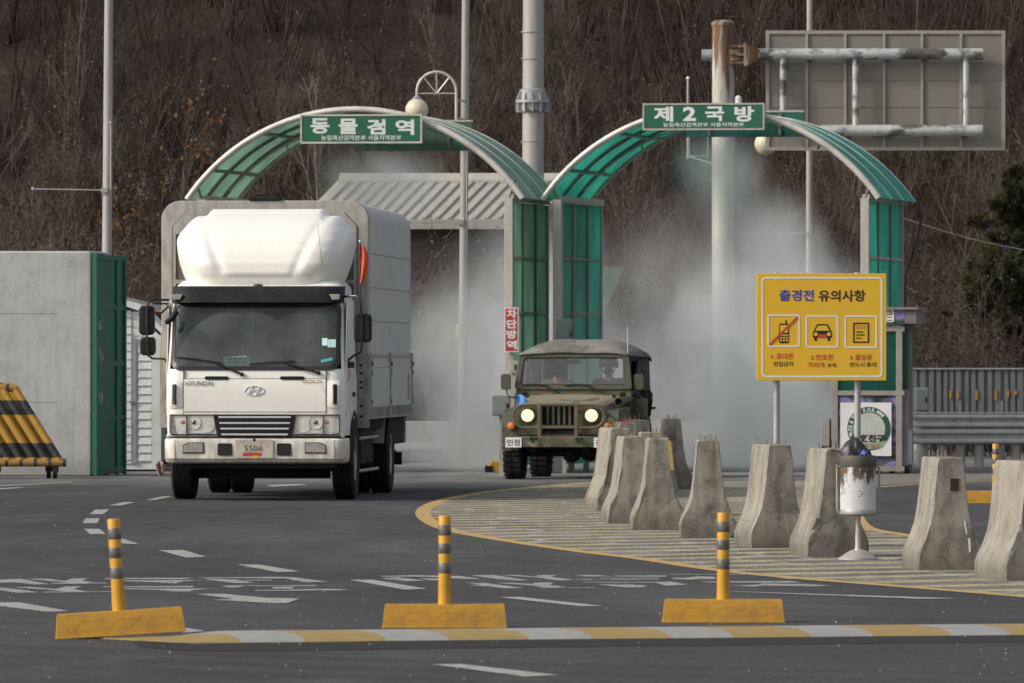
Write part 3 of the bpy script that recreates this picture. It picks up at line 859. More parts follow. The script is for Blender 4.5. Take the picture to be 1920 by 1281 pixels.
def make_barrier(px, py, rz, label, seed, L=0.95, H=1.0, paint_side=None):
    rng = random.Random(seed)
    p = G(px, py)
    t = thing("concrete_barrier", label, "concrete barrier", p, rz, "concrete barrier blocks on the hatched island")
    t.scale = (1, 1, H)
    bm = barrier_bm(rng, L)
    body = bm.build("barrier_body", 'concrete', t, bevel=0.004, seg=1, smooth=25)
    def stub(pts):
        MB().tube(pts, .0045, 5).build("rebar_stub", 'rust_dark', t)
    for k in range(5):
        x = -.075 + .037 * k + rng.uniform(-.012, .012)
        y = rng.uniform(.03, L * .45)
        h = rng.uniform(.03, .075)
        stub([(x, y, .93), (x + rng.uniform(-.006, .006), y, .945 + h)])
    for k in range(3):
        x = rng.uniform(-.08, .08)
        stub([(x, L - .1, .93), (x, L - .1, .945 + rng.uniform(.03, .06))])
    if paint_side:
        s = MB()
        for (z0, z1, mi) in ((.62, .92, 0), (.40, .62, 1)):
            def xx(z): return .112 + (.925 - z) / (.925 - .52) * .043 + (max(0, .52 - z) * .19)
            s.add([(xx(z0) + .006, .02, z0), (xx(z0) + .006, .30, z0), (xx(z1) + .006, .30, z1), (xx(z1) + .006, .02, z1)], [(0, 1, 2, 3)], mi)
            s.add([(xx(z0) + .006, -.012, z0), (xx(z0) - .035, -.012, z0), (xx(z1) - .035, -.012, z1), (xx(z1) + .006, -.012, z1)], [(0, 1, 2, 3)], mi)
        s.build("painted_stripe", ['yellow_line', 'slate_box'], t)
    return t
BAR = [(1163, 958, R(8), "concrete barrier at the left end of the row beside the jeep, sunlit side showing", 1, .95, 1.0, None),
       (1187, 982, R(3.5), "weathered barrier second from the left end, partly covering the leftmost block", 2, .95, .97, None),
       (1219, 968, R(1), "barrier with a yellow and grey painted edge wedged behind the second and third blocks", 3, .8, .98, 1),
       (1236, 995, R(0.8), "barrier with a chipped bottom corner and yellow painted edge near the left of the row", 4, .95, .985, 1),
       (1328, 1009, R(-0.6), "narrow-looking barrier seen square on, alone between the left cluster and the sign posts", 5, .95, 1.0, None),
       (1463, 1028, R(7.8), "stained barrier just in front of the left post of the yellow notice", 6, .95, 1.0, None),
       (1572, 1045, R(7.8), "barrier standing directly behind the litter bin", 7, .95, 1.0, None),
       (1783, 1070, R(5.3), "barrier with a small square hole and white paint smear on its end", 8, .95, .975, None),
       (1950, 1090, R(11), "barrier cut off by the right edge of the photo", 9, 1.0, .985, None),
       (1262, 918, R(2), "dark farther barrier standing apart behind the left cluster", 10, .9, 1.0, None),
       (1203, 924, R(6), "farther barrier in front of the jeep's wheel, only its rebar top showing", 11, .9, 1.0, None),
       (1177, 934, R(5), "barrier with faded red paint on its top, hidden behind the leftmost block", 12, .9, 1.0, None)]
for a in BAR:
    barriers.append(make_barrier(a[0], a[1], a[2], a[3], a[4], a[5], a[6], a[7]))
# details of single blocks
h = MB().box(-.005, .062, -.0035, .02, .67, .77)
h.build("hole", 'hole_dark', barriers[7])  # raised dark block; the shade inside the hole is its colour
s = MB().add([(.105, -.004, .42), (.118, -.004, .41), (.135, -.004, .30), (.122, -.004, .31)], [(0, 1, 2, 3)])
s.add([(.14, -.004, .27), (.158, -.004, .27), (.162, -.004, .16), (.148, -.004, .15)], [(0, 1, 2, 3)])
s.build("paint_smear", 'white', barriers[7])
s = MB()
for k in range(7):
    s.box(-.09 + .026 * k, -.075 + .026 * k, .03 + .02 * (k % 3), .3, .94, .955 + .006 * (k % 2))
s.build("red_paint_mark", 'red', barriers[11])

# ------------------------------------------------------------------ litter bin
p = G(1603, 1046.5)
bint = thing("litter_bin", "chipped white litter bin hung in a tubular steel frame on a cone foot", "litter bin", (p.x, 68.75, 0), 0)
sb = 15000.0 / 68.75
b = MB().lathe([(.168, 0.0), (.168, .018), (.150, .028), (.075, .078), (.036, .088), (.034, .094)], 30)
b.build("foot", 'bin_base', bint)
MB().lathe([(.030, .09), (.026, .12), (.026, .16), (.018, .36), (.022, .385)], 16).build("stem", 'bin_base', bint)
fr = []
for k in range(0, 9):
    a = R(180 + 90 * k / 8); fr.append((-.125 + .055 * cos(a), 0, .44 + .055 * sin(a) * 1.0))
fr2 = [(-x, y, z) for x, y, z in reversed(fr)]
pts = [(-.180, 0, .82)] + fr + fr2 + [(.180, 0, .82)]
MB().tube(pts, .011, 10).build("carrying_frame", 'steel', bint)
b = MB().lathe([(.150, .395), (.155, .40), (.155, .895), (.149, .895), (.149, .86), (.148, .50)], 36, caps=False)
b.lathe([(.0, .42), (.149, .42)], 36, caps=False)
bowl = b.build("bin_body", 'bin_white', bint)
MB().lathe([(.1565, .80), (.158, .803), (.158, .893), (.1565, .896)], 36, caps=False).build("rim_band", 'bin_grey', bowl)
MB().lathe([(.1565, .392), (.158, .395), (.158, .43), (.1565, .433)], 36, caps=False).build("bottom_band", 'galv', bowl)
for sx in (-1, 1):
    MB().tube([(sx * .150, 0, .80), (sx * .188, 0, .80)], .012, 10).build("pivot_bolt", 'steel', bint)
def bagfn(u, v):
    a = 2 * pi * u
    t = v
    r = .128 * (1 - t ** 1.5) ** .75 + .006
    rp = 1 + .09 * sin(a * 3 + 1 + 4 * t) + .07 * sin(a * 7 + 6 * t) + .05 * sin(a * 13 - 9 * t)
    return (-.012 + r * rp * cos(a) - .022 * sin(pi * t * .9), .02 + r * rp * sin(a) * .85, .85 + .205 * t ** .9 + .014 * sin(a * 2 + 1) * (1 - t))
b = MB().grid(bagfn, 44, 14)
bg_ = b.build("rubbish_bag", 'bag', None, smooth=50)
bg_.location = (p.x, 68.75, 0)
tag(bg_, "crumpled black rubbish bag bulging out of the top of the litter bin", "rubbish bag")
b = MB().grid(lambda u, v: (.005 + .085 * u, -.118 + .03 * v + .02 * u, .893 + .035 * sin(pi * u) * (0.4 + v) + .008 * sin(9 * u + 4 * v)), 10, 5)
w = b.build("wrapper", 'blue_wrap', None)
w.location = (p.x, 68.75, 0)
MB().grid(lambda u, v: (.045 + .045 * u, -.122 + .03 * v, .895 + .035 * sin(pi * u) + .006 * sin(12 * u)), 8, 4).build("white_side", 'white', w)
w.modifiers.new("thick", 'SOLIDIFY').thickness = .003
tag(w, "scrap of blue and white wrapper tucked beside the black bag in the bin", "wrapper")

# ------------------------------------------------------------------ yellow notice board
DS = 77.0
S = F / DS
k = .1796 / S
c = W(1400 + 783 * .1796, 679, DS)
board = thing("notice_board", "yellow notice board with three pictograms on two steel posts behind the barriers", "notice board", (c.x, DS, 0), R(2.0))
def sx(u): return (u - 783) * k
def sz(v): return CAMH + (HZ - 500 - v * .1796) / S
pan = MB().box(sx(103), sx(1460), 0, .030, sz(1190), sz(72)).build("sign_panel", 'yellow_sign', board, bevel=.004)
MB().box(sx(112), sx(1452), .031, .05, sz(1180), sz(82)).build("panel_back", 'galv_flat', pan)
def fr_ring(x0, x1, z0, z1, t, r, y, mat, name, par):
    o = rrect(x0, x1, z0, z1, r); i = rrect(x0 + t, x1 - t, z0 + t, z1 - t, max(r - t, .003))
    return MB().ring(o, i, 'y', y, y + .003).build(name, mat, par)
fr_ring(sx(153), sx(1420), sz(1158), sz(108), 20 * k, 48 * k, -.003, 'white_txt', "white_border", pan)
text("출경전", sx(340), sx(700), sz(360), sz(242), -.003, 'blue_txt', pan, .022)
text("유의사항", sx(750), sx(1240), sz(364), sz(244), -.003, 'black_txt', pan, .022)
for (x0, x1, z0, z1) in ((215, 555, 842, 500), (615, 958, 848, 508), (1022, 1363, 852, 510)):
    fr_ring(sx(x0), sx(x1), sz(z0), sz(z1), 17 * k, 28 * k, -.003, 'white_txt', "pictogram_frame", pan)
def cap(body, x0, x1, v0, v1, mat, bold=.015):
    text(body, sx(x0), sx(x1), sz(v1), sz(v0), -.003, mat, pan, bold)
cap("1.", 258, 300, 922, 960, 'black_txt', 0); cap("휴대폰", 308, 488, 905, 970, 'red_txt'); cap("반입금지", 280, 483, 990, 1042, 'black_txt')
cap("2.", 668, 712, 930, 970, 'black_txt', 0); cap("번호판", 722, 905, 915, 976, 'red_txt'); cap("가리개", 635, 810, 998, 1056, 'red_txt'); cap("부착", 840, 938, 1008, 1056, 'black_txt')
cap("3.", 1080, 1120, 930, 970, 'black_txt', 0); cap("출입증", 1132, 1310, 915, 976, 'red_txt'); cap("반드시", 1078, 1230, 998, 1048, 'black_txt'); cap("휴대", 1250, 1354, 998, 1048, 'black_txt')
def rect(mb, x0, x1, v0, v1, y, m=0, r=0):
    if r: mb.prism(rrect(sx(x0), sx(x1), sz(v1), sz(v0), r * k), 'y', y, y + .002, m)
    else: mb.box(sx(x0), sx(x1), y, y + .002, sz(v1), sz(v0), m)
ic = MB()
rect(ic, 335, 440, 595, 800, -.003, 0, 24); rect(ic, 402, 417, 560, 605, -.003, 0)
rect(ic, 346, 430, 612, 690, -.0052, 1, 8)
for i in range(3):
    for j in range(3):
        rect(ic, 346 + 31 * i, 370 + 31 * i, 706 + 28 * j, 724 + 28 * j, -.0052, 1, 7)
ic.add([(sx(228), -.0062, sz(812)), (sx(243), -.0062, sz(828)), (sx(540), -.0062, sz(536)), (sx(524), -.0062, sz(520))], [(0, 1, 2, 3)], 2)
ic.build("phone_pictogram", ['black_txt', 'yellow_sign', 'red_txt'], pan)
ic = MB()
P = lambda q: [(sx(a), sz(v)) for a, v in q]
ic.prism(P([(735, 600), (845, 600), (890, 688), (890, 742), (690, 742), (690, 688)]), 'y', -.003, -.001)
ic.prism(P([(744, 616), (836, 616), (864, 670), (716, 670)]), 'y', -.0052, -.0032, 1)
for cx in (720, 858):
    ic.lathe([(.0, 0), (21 * k, 0), (21 * k, .002)], 20, (sx(cx), -.0052, sz(706)), 'y', 1)
rect(ic, 746, 834, 708, 742, -.0052, 2); rect(ic, 706, 732, 735, 776, -.0028, 0, 8); rect(ic, 845, 871, 735, 776, -.0028, 0, 8)
ic.build("car_pictogram", ['black_txt', 'yellow_sign', 'red_txt'], pan)
ic = MB()
ic.ring(P([(1112, 585), (1278, 585), (1278, 796), (1112, 796)]), P([(1126, 599), (1264, 599), (1264, 782), (1126, 782)]), 'y', -.003, -.001)
for (a, b2, v) in ((1145, 1214, 683), (1145, 1231, 713), (1145, 1195, 746)):
    rect(ic, a, b2, v - 6, v + 6, -.003)
ic.build("permit_pictogram", 'black_txt', pan)
cap("출입증", 1145, 1248, 612, 650, 'red_txt', .0)
for u in (1457, 1609):
    x = (u - 960) / F * DS - c.x
    MB().tube([(x, .075, 0), (x, .075, sz(60))], .031, 16).build("post", 'galv', board)
    MB().box(x - .04, x + .04, .048, .11, sz(900), sz(860)).build("clamp", 'galv_flat', board)

# ------------------------------------------------------------------ quarantine arches
def make_arch(name, label, loc, rz, roofm, wallm, dropl=0.0):
    t = thing(name, label, "disinfection arch", loc, rz, "disinfection arches over the lanes")
    D = 3.3; CH = 2.62; RISE = 1.37; ZS = 4.20
    Rr = (CH * CH + RISE * RISE) / (2 * RISE); zc = ZS + RISE - Rr
    A = math.asin(CH / Rr)
    def arc(r, n=40, a0=-A, a1=A): return [(r * sin(a0 + (a1 - a0) * i / n), zc + r * cos(a0 + (a1 - a0) * i / n)) for i in range(n + 1)]
    ys = [0, D / 3, 2 * D / 3, D]
    for i, y in enumerate(ys):
        if i == 0:
            MB().tube([(x, y, z) for x, z in arc(Rr)], .048, 12).build("front_rim", 'rim_white', t)
        else:
            o, n_ = arc(Rr - .002), arc(Rr - .055)
            b = MB(); b.loft([[(o[q][0], y - .025, o[q][1]), (o[q][0], y + .025, o[q][1]), (n_[q][0], y + .025, n_[q][1]), (n_[q][0], y - .025, n_[q][1])] for q in range(41)])
            b.build("roof_rib", 'frame_dark' if i < 3 else 'frame_grey', t)
    for i in range(3):
        o, n_ = arc(Rr + .008), arc(Rr)
        ya, yb = ys[i] + .03, ys[i + 1] - .026
        b = MB(); b.loft([[(o[q][0], ya, o[q][1]), (o[q][0], yb, o[q][1]), (n_[q][0], yb, n_[q][1]), (n_[q][0], ya, n_[q][1])] for q in range(41)])
        b.build("roof_sheet", roofm, t)
    for f in (-.80, -.48, -.16, .16, .48, .80):
        a = A * f
        x, z = Rr * sin(a), zc + Rr * cos(a)
        b = MB().box(-.02, .02, 0, D, -.055, -.012)
        b.xf(Matrix.Translation((x, 0, z)) @ Matrix.Rotation(a, 4, 'Y'))
        b.build("purlin", 'frame_dark', t)
    # stiffening lips on the sheets seen from outside
    for y in ys[1:]:
        MB().tube([(x, y, z) for x, z in arc(Rr + .010)], .013, 6).build("sheet_seam", 'rim_white', t)
    ZT = 4.20
    for s in (-1, 1):
        X = s * 2.40
        MB().box(X - .065, X + .065, 0.02, .15, 0, ZT).build("post", 'frame_grey', t, bevel=.006)
        for y in (D / 3, 2 * D / 3, D - .05):
            MB().box(X - .04, X + .04, y - .035, y + .035, 0, ZT - .05).build("mullion", 'frame_dark' if y < D - .1 else 'frame_grey', t)
        MB().box(X - .06, X + .06, .15, D, ZT - .04, ZT + .06).build("wall_plate", 'frame_grey', t)
        for z in (1.05, 2.45, 3.30):
            MB().box(X - .03, X + .03, .15, D - .05, z - .02, z + .02).build("transom", 'frame_grey' if s > 0 else 'frame_dark', t)
        for i in range(3):
            y0 = [.15, D / 3 + .035, 2 * D / 3 + .035][i]; y1 = [D / 3 - .035, 2 * D / 3 - .035, D - .085][i]
            b = MB()
            n = 9
            pts = []
            for q in range(n + 1):
                y = y0 + (y1 - y0) * q / n
                pts.append((X + (.012 if q % 3 == 1 else 0), y))
            b.prism(pts + [(x + .008, y) for x, y in reversed(pts)], 'z', .12, ZT - .05)
            b.build("wall_sheet", wallm, t)
        # struts from the post head to the roof
        MB().tube([(X, .06, ZT), (s * 2.50, .06, ZT + .28)], .02, 6).build("strut", 'frame_dark', t)
    # spray pipe under the ridge
    MB().tube([(x, D * .5, z) for x, z in arc(Rr - .14, 30, -A * .9, A * .9)], .018, 6).build("spray_pipe", 'frame_grey', t)
    nz = MB()
    for q in range(-3, 4):
        a = q * A * .25
        x, z = (Rr - .16) * sin(a), zc + (Rr - .16) * cos(a)
        nz.tube([(x, D * .5, z), (x * .985, D * .5, z - .07)], [.014, .022], 6)
    nz.build("spray_nozzle", 'steel', t)
    return t
ZA = 122.5
xl = (664 - 960) / F * ZA; xr = (1331 - 960) / F * ZA
archL = make_arch("disinfection_arch", "dusty pale green arch behind the white truck with the left green sign", (xl, ZA, 0), R(-10.5), 'poly_left', 'poly_wall')
archR = make_arch("disinfection_arch", "bright teal arch filled with spray, standing right of the jeep", (xr, ZA, 0), R(-12.5), 'poly_right', 'poly_right')
# power cable hanging from the right eave
pts = smooth_px([(0, 0), (.06, -.35), (-.10, -.9), (-.2, -1.25), (-.215, -2.0), (-.22, -3.0)], 5)
ev = W(1720, 372, 125.6)
cb = MB().tube([(ev.x + x * .9, ev.y, ev.z + z) for x, z in pts], .022, 6)
tag(cb.build("power_cable", 'wire'), "black power cable looping down from the right eave of the teal arch", "cable")

SUB = "농림축산검역본부 서울지역본부"
def arch_sign(px0, px1, py0, py1, d, main, label, rows, subr, rz, fm):
    s = F / d
    cx, cz = (px0 + px1) / 2, (py0 + py1) / 2
    o = W(cx, cz, d)
    w, h = (px1 - px0) / s, (py1 - py0) / s
    t = thing("arch_sign", label, "lane sign", (o.x, d, o.z), rz)
    pn = MB().box(-w / 2 + .02, w / 2 - .02, .004, .08, -h / 2 + .02, h / 2 - .02).build("sign_face", 'sign_green', t)
    ou = [(-w / 2, -h / 2), (w / 2, -h / 2), (w / 2, h / 2), (-w / 2, h / 2)]
    f = .026
    MB().ring(ou, [(-w / 2 + f, -h / 2 + f), (w / 2 - f, -h / 2 + f), (w / 2 - f, h / 2 - f), (-w / 2 + f, h / 2 - f)], 'y', -.006, .09).build("sign_frame", fm, t)
    for ch, (u0, u1, v0, v1) in zip(main, rows):
        text(ch, -w / 2 + u0 * w, -w / 2 + u1 * w, h / 2 - v1 * h, h / 2 - v0 * h, .001, 'white_txt', t, .034)
    text(SUB, -w / 2 + subr[0] * w, -w / 2 + subr[1] * w, h / 2 - subr[3] * h, h / 2 - subr[2] * h, .001, 'white_txt', t, .012)
    for sx_ in (-.35, .35):
        MB().box(sx_ * w - .02, sx_ * w + .02, .09, .24, -.03, .03).build("bracket", 'frame_grey', t)
    return t
def rowsf(x0, x1, y0, y1, lst): return [((a - x0) / (x1 - x0), (b - x0) / (x1 - x0), (c - y0) / (y1 - y0), (d - y0) / (y1 - y0)) for a, b, c, d in lst]
arch_sign(562, 792, 214.5, 269, ZA - .26, "동물검역", "green sign reading animal quarantine on the left arch", rowsf(8, 1310, 475, 785, [(118, 320, 515, 680), (418, 622, 520, 685), (722, 920, 527, 690), (1025, 1226, 532, 697)]),
          ((232 - 8) / 1302, (1088 - 8) / 1302, (697 - 475) / 310, (752 - 475) / 310), R(-6), 'rim_white')
arch_sign(1204, 1434, 193.5, 244, ZA - .26, "제2국방", "green sign with the number two above the teal arch", rowsf(160, 1745, 155, 512, [(305, 558, 198, 398), (685, 855, 203, 392), (975, 1222, 200, 395), (1355, 1612, 198, 403)]),
          ((428 - 160) / 1585, (1478 - 160) / 1585, (412 - 155) / 357, (468 - 155) / 357), R(-8), 'frame_grey')
def rear_sign(px0, px1, py0, py1, d, label, m, rz):
    s = F / d; o = W((px0 + px1) / 2, (py0 + py1) / 2, d); w, h = (px1 - px0) / s, (py1 - py0) / s
    t = thing("arch_sign", label, "lane sign", (o.x, d, o.z), rz)
    MB().box(-w / 2, w / 2, 0, .07, -h / 2, h / 2).build("sign_back", m, t)
    MB().box(-w / 2 - .01, w / 2 + .01, -.01, .08, h / 2 + .001, h / 2 + .03).build("top_trim", 'frame_grey', t)
    for q in (-.3, .3):
        MB().box(q * w - .02, q * w + .02, -.03, -.001, -h / 2 + .02, h / 2 - .02).build("rib", 'frame_dark', t)
rear_sign(664, 886, 229, 283, ZA + 3.5, "back of the far sign under the dusty left arch", 'pale_green', R(-6))
rear_sign(1285, 1507, 211, 257, ZA + 3.5, "dark green back of the far sign under the teal arch", 'sign_green_dark', R(-8))

# red upright sign on the inner post of the left arch
o = W(959, 618.5, ZA - .75)
s = F / (ZA - .75)
rs = thing("upright_sign", "narrow red upright sign beside the inner post of the left arch", "upright sign", (o.x, o.y, 0), 0)
w, h = 27 / s, 84 / s
MB().box(-w / 2, w / 2, 0, .04, o.z - h / 2, o.z + h / 2).build("sign_border", 'white', rs)
MB().box(-w / 2 + .018, w / 2 - .018, -.003, -.0005, o.z - h / 2 + .018, o.z + h / 2 - .018).build("sign_face", 'red', rs)
for i, ch in enumerate("차단방역"):
    z1 = o.z + h / 2 - .028 - i * .158
    text(ch, -w / 2 + .035, w / 2 - .030, z1 - .135, z1, -.006, 'white_txt', rs, .05)
MB().box(-.03, .03, .041, .10, 0, o.z + h / 2 - .05).build("post", 'frame_grey', rs)

# ------------------------------------------------------------------ wheels
def wheel(par, x, y, r, w, side, rimm, tread=False, dual=False, rimr=.56, lab=None):
    """side: +1 when the outer face looks to +X"""
    b = MB()
    rr = r * rimr
    s = side
    b.lathe([(rr, s * w * .28), (rr * .97, s * w * .42), (rr * .88, s * w * .40), (rr * .80, s * w * .15), (rr * .55, s * w * (.12 if not dual else -.1)), (rr * .45, s * w * .38), (rr * .30, s * w * .42), (.004, s * w * .43)], 28, (x, y, r), 'x', caps=False)
    b.lathe([(rr, -s * w * .3), (.004, -s * w * .2)], 28, (x, y, r), 'x', caps=False)
    for k in range(8):
        a = 2 * pi * k / 8
        b.lathe([(.016, s * w * .14), (.016, s * w * .19), (.003, s * w * .20)], 6, (x, y + rr * .66 * cos(a), r + rr * .66 * sin(a)), 'x')
    wh = b.build("wheel", rimm, par)
    t = MB()
    hw = w / 2
    prof = [(rr, -hw * .75), (r * .80, -hw), (r * .93, -hw * .97), (r * .985, -hw * .84)]
    for g in range(-3, 4):
        c = hw * .24 * g
        if g > -3: prof += [(r * .975, c - hw * .07), ]
        prof += [(r, c - hw * .05 if g > -3 else c - hw * .02), (r, c + hw * .05)]
        if g < 3: prof += [(r * .975, c + hw * .07)]
    prof += [(r * .985, hw * .84), (r * .93, hw * .97), (r * .80, hw), (rr, hw * .75)]
    t.lathe(prof, 44, (x, y, r), 'x', caps=False)
    if tread:
        for k in range(26):
            a = 2 * pi * k / 26
            for sg in (-1, 1):
                mt = Matrix.Translation((x + sg * hw * .55, y, r)) @ Matrix.Rotation(a + (.12 * sg), 4, 'X') @ Matrix.Translation((0, 0, r * .985))
                t.box(-hw * .46, hw * .46, -.026, .026, -.03, .022, mat=mt)
    t.build("tyre", 'rubber', wh, smooth=45)
    return wh

# ------------------------------------------------------------------ the cargo truck
Zt = 97.9
X0 = (478 - 960) / F * Zt
truck = thing("cargo_truck", "white cargo truck with roof fairing and aluminium box driving out of the left arch", "truck", (X0, Zt, 0), -R(3.66))
tu = lambda u: (u - 508.3) * .003056
tv = lambda v: 3.782 - .003057 * v
def yfr(z):      # front surface of the cab at height z
    P_ = [(.78, .0), (1.06, -.02), (1.45, -.015), (1.62, .02), (2.44, .25), (2.62, .36), (2.70, .55)]
    for (a, ya), (b2, yb) in zip(P_, P_[1:]):
        if z <= b2: return ya + (yb - ya) * max(0, (z - a)) / (b2 - a)
    return .55
def hwid(z):
    P_ = [(.78, 1.095), (1.06, 1.10), (1.5, 1.10), (1.62, 1.09), (2.44, 1.055), (2.62, 1.03), (2.70, .96)]
    for (a, ya), (b2, yb) in zip(P_, P_[1:]):
        if z <= b2: return ya + (yb - ya) * max(0, (z - a)) / (b2 - a)
    return .96
RC = .17
def yface(x, z):
    e = abs(x) - (hwid(z) - RC)
    return yfr(z) + (RC - sqrt(max(0, RC * RC - min(e, RC) ** 2)) if e > 0 else 0)
CAB_L = 1.78
zl = [.80, 1.06, 1.30, 1.50, 1.615, 1.85, 2.10, 2.43, 2.55, 2.62, 2.675, 2.70]
NA = 7
rings = []
for z in zl:
    hw = hwid(z); y0 = yfr(z)
    ring = [(-hw, CAB_L, z)]
    for k in range(NA + 1):
        a = pi / 2 * k / NA
        ring.append((-(hw - RC) - RC * cos(a), y0 + RC - RC * sin(a), z))
    for k in range(NA + 1):
        a = pi / 2 * (NA - k) / NA
        ring.append(((hw - RC) + RC * cos(a), y0 + RC - RC * sin(a), z))
    ring.append((hw, CAB_L, z))
    rings.append(ring)
cabm = MB()
n = len(rings[0])
cabm.v = [p for r_ in rings for p in r_]
for k_ in range(len(rings) - 1):
    win = 4 <= k_ < 7
    for i in range(n):
        j = (i + 1) % n
        if win and 4 <= i <= n - 6: continue
        cabm.f.append((k_ * n + i, k_ * n + j, (k_ + 1) * n + j, (k_ + 1) * n + i)); cabm.m.append(0)
cabm.f.append(tuple((len(rings) - 1) * n + i for i in range(n))); cabm.m.append(0)
cab = cabm.build("cab", 'truck_white', truck, smooth=30)
# skin panels of the nose
hood = MB().grid(lambda u, v: ((-.872 + 1.742 * u), yface(-.872 + 1.742 * u, 1.095 + .397 * v) - .012 - .006 * sin(pi * v), 1.095 + .397 * v), 20, 6)
hood.grid(lambda u, v: ((-.872 + 1.742 * u), yface(-.872 + 1.742 * u, 1.095) - .012 + .03 * v, 1.095 - .028 * v), 20, 2)
hd = hood.build("front_panel", 'truck_white', truck)
MB().box(-.885, .885, yfr(1.5) - .0045, yfr(1.5) + .01, 1.492, 1.499).build("panel_seam", 'black_plastic', hd)
for s_ in (-.876, .874):
    MB().box(s_ - .003, s_ + .003, -.0215, .01, 1.06, 1.60).build("panel_seam", 'black_plastic', hd)
# corner air scoops
for s_ in (-1, 1):
    b = MB()
    o = [(s_ * .885, 1.505), (s_ * 1.075, 1.545), (s_ * 1.10, 1.10), (s_ * .885, 1.075)]
    def sc_y(x, z): return yface(x, z)
    b.grid(lambda u, v: (s_ * (.888 + .150 * u), yface(s_ * (.888 + .15 * u), 1.12 + .36 * v) - .010 - .045 * u * sin(pi * v) ** .5, (1.12 + .03 * (1 - u)) + (.36 - .04 * (1 - u)) * v), 8, 8)
    sc = b.build("corner_deflector", 'truck_white', truck, smooth=60)
    b = MB().prism(rrect(-.022, .022, -.125, .125, .02), 'y', -.006, .03)
    b.xf(Matrix.Translation((s_ * .992, yface(.992, 1.3) - .048, 1.305)) @ Matrix.Rotation(s_ * R(32), 4, 'Z'))
    b.build("air_slot", 'black_gloss', sc)
# grille
gr = MB().prism([(tu(345), 1.060), (tu(672), 1.060), (tu(655), .785), (tu(362), .785)], 'y', -.03, .1)
grl = gr.build("grille", 'black_gloss', truck)
for i, v in enumerate((902, 925.5, 948, 971)):
    ins = .012 * i
    x0_, x1_ = tu(352) + ins, tu(666) - ins
    MB().box(x0_ + .035, x1_ - .035, -.062, -.031, tv(v + 3.6), tv(v - 3.6)).build("grille_bar", 'chrome', grl, bevel=.005)
    for a_, b_ in ((x0_, x0_ + .034), (x1_ - .034, x1_)):
        MB().box(a_, b_, -.050, -.031, tv(v + 2.5), tv(v - 2.5)).build("bar_end", 'black_plastic', grl)
# head lamps
for s_ in (-1, 1):
    X = lambda u: s_ * abs(tu(u))
    hl = MB().prism([(s_ * 1.035, 1.050), (s_ * .503, 1.050), (s_ * .462, .815), (s_ * 1.035, .815)], 'y', yfr(1.0) + .015, .1).build("headlight", 'chrome_dull', truck)
    MB().prism([(s_ * .842, 1.055), (s_ * .838, 1.055), (s_ * .838, .812), (s_ * .842, .812)], 'y', -.04, .0).build("divider", 'black_gloss', hl)
    b = MB()
    b.lathe([(.085, -.02), (.078, .005), (.04, .02), (.038, -.005), (.002, -.012)], 28, (s_ * .748, -.005, .962), 'y', caps=False)
    b.lathe([(.095, -.018), (.088, .01), (.03, .03), (.002, .03)], 24, (s_ * .590, .0, .935), 'y', caps=False)
    b.build("reflector", 'chrome', hl)
    MB().lathe([(.028, -.012), (.015, -.022), (.002, -.026)], 16, (s_ * .748, -.005, .962), 'y', caps=False).build("projector", 'glass_dark', hl)
    MB().sphere((s_ * .885, -.008, .965), .030, 12, 8, sc=(1.1, .4, 1)).build("bulb", 'orange_lens', hl)
    MB().prism([(s_ * .53, .836), (s_ * .81, .836), (s_ * .81, .828), (s_ * .53, .828)], 'y', -.02, .01).build("bezel", 'chrome', hl)
    ln = MB().prism([(s_ * 1.040, 1.053), (s_ * .503, 1.053), (s_ * .462, .812), (s_ * 1.02, .812), (s_ * 1.040, .832)], 'y', -.034, -.031)
    ln.build("lens", 'lamp_clear', hl)
    q1 = [(s_ * 1.046, 1.059), (s_ * .500, 1.059), (s_ * .455, .806), (s_ * 1.022, .806), (s_ * 1.046, .829)]
    q2 = [(s_ * 1.036, 1.048), (s_ * .508, 1.048), (s_ * .466, .817), (s_ * 1.017, .817), (s_ * 1.036, .834)]
    MB().ring(q1, q2, 'y', -.037, -.005).build("lamp_surround", 'black_gloss', hl)
    MB().box(s_ * 1.088, s_ * 1.104, .16, .22, 1.035, 1.085).build("side_marker", 'orange_lens', truck, bevel=.006)
MB().box(-1.09, 1.09, .0, .14, .775, .815).build("headlight_sill", 'truck_white', truck, bevel=.01)
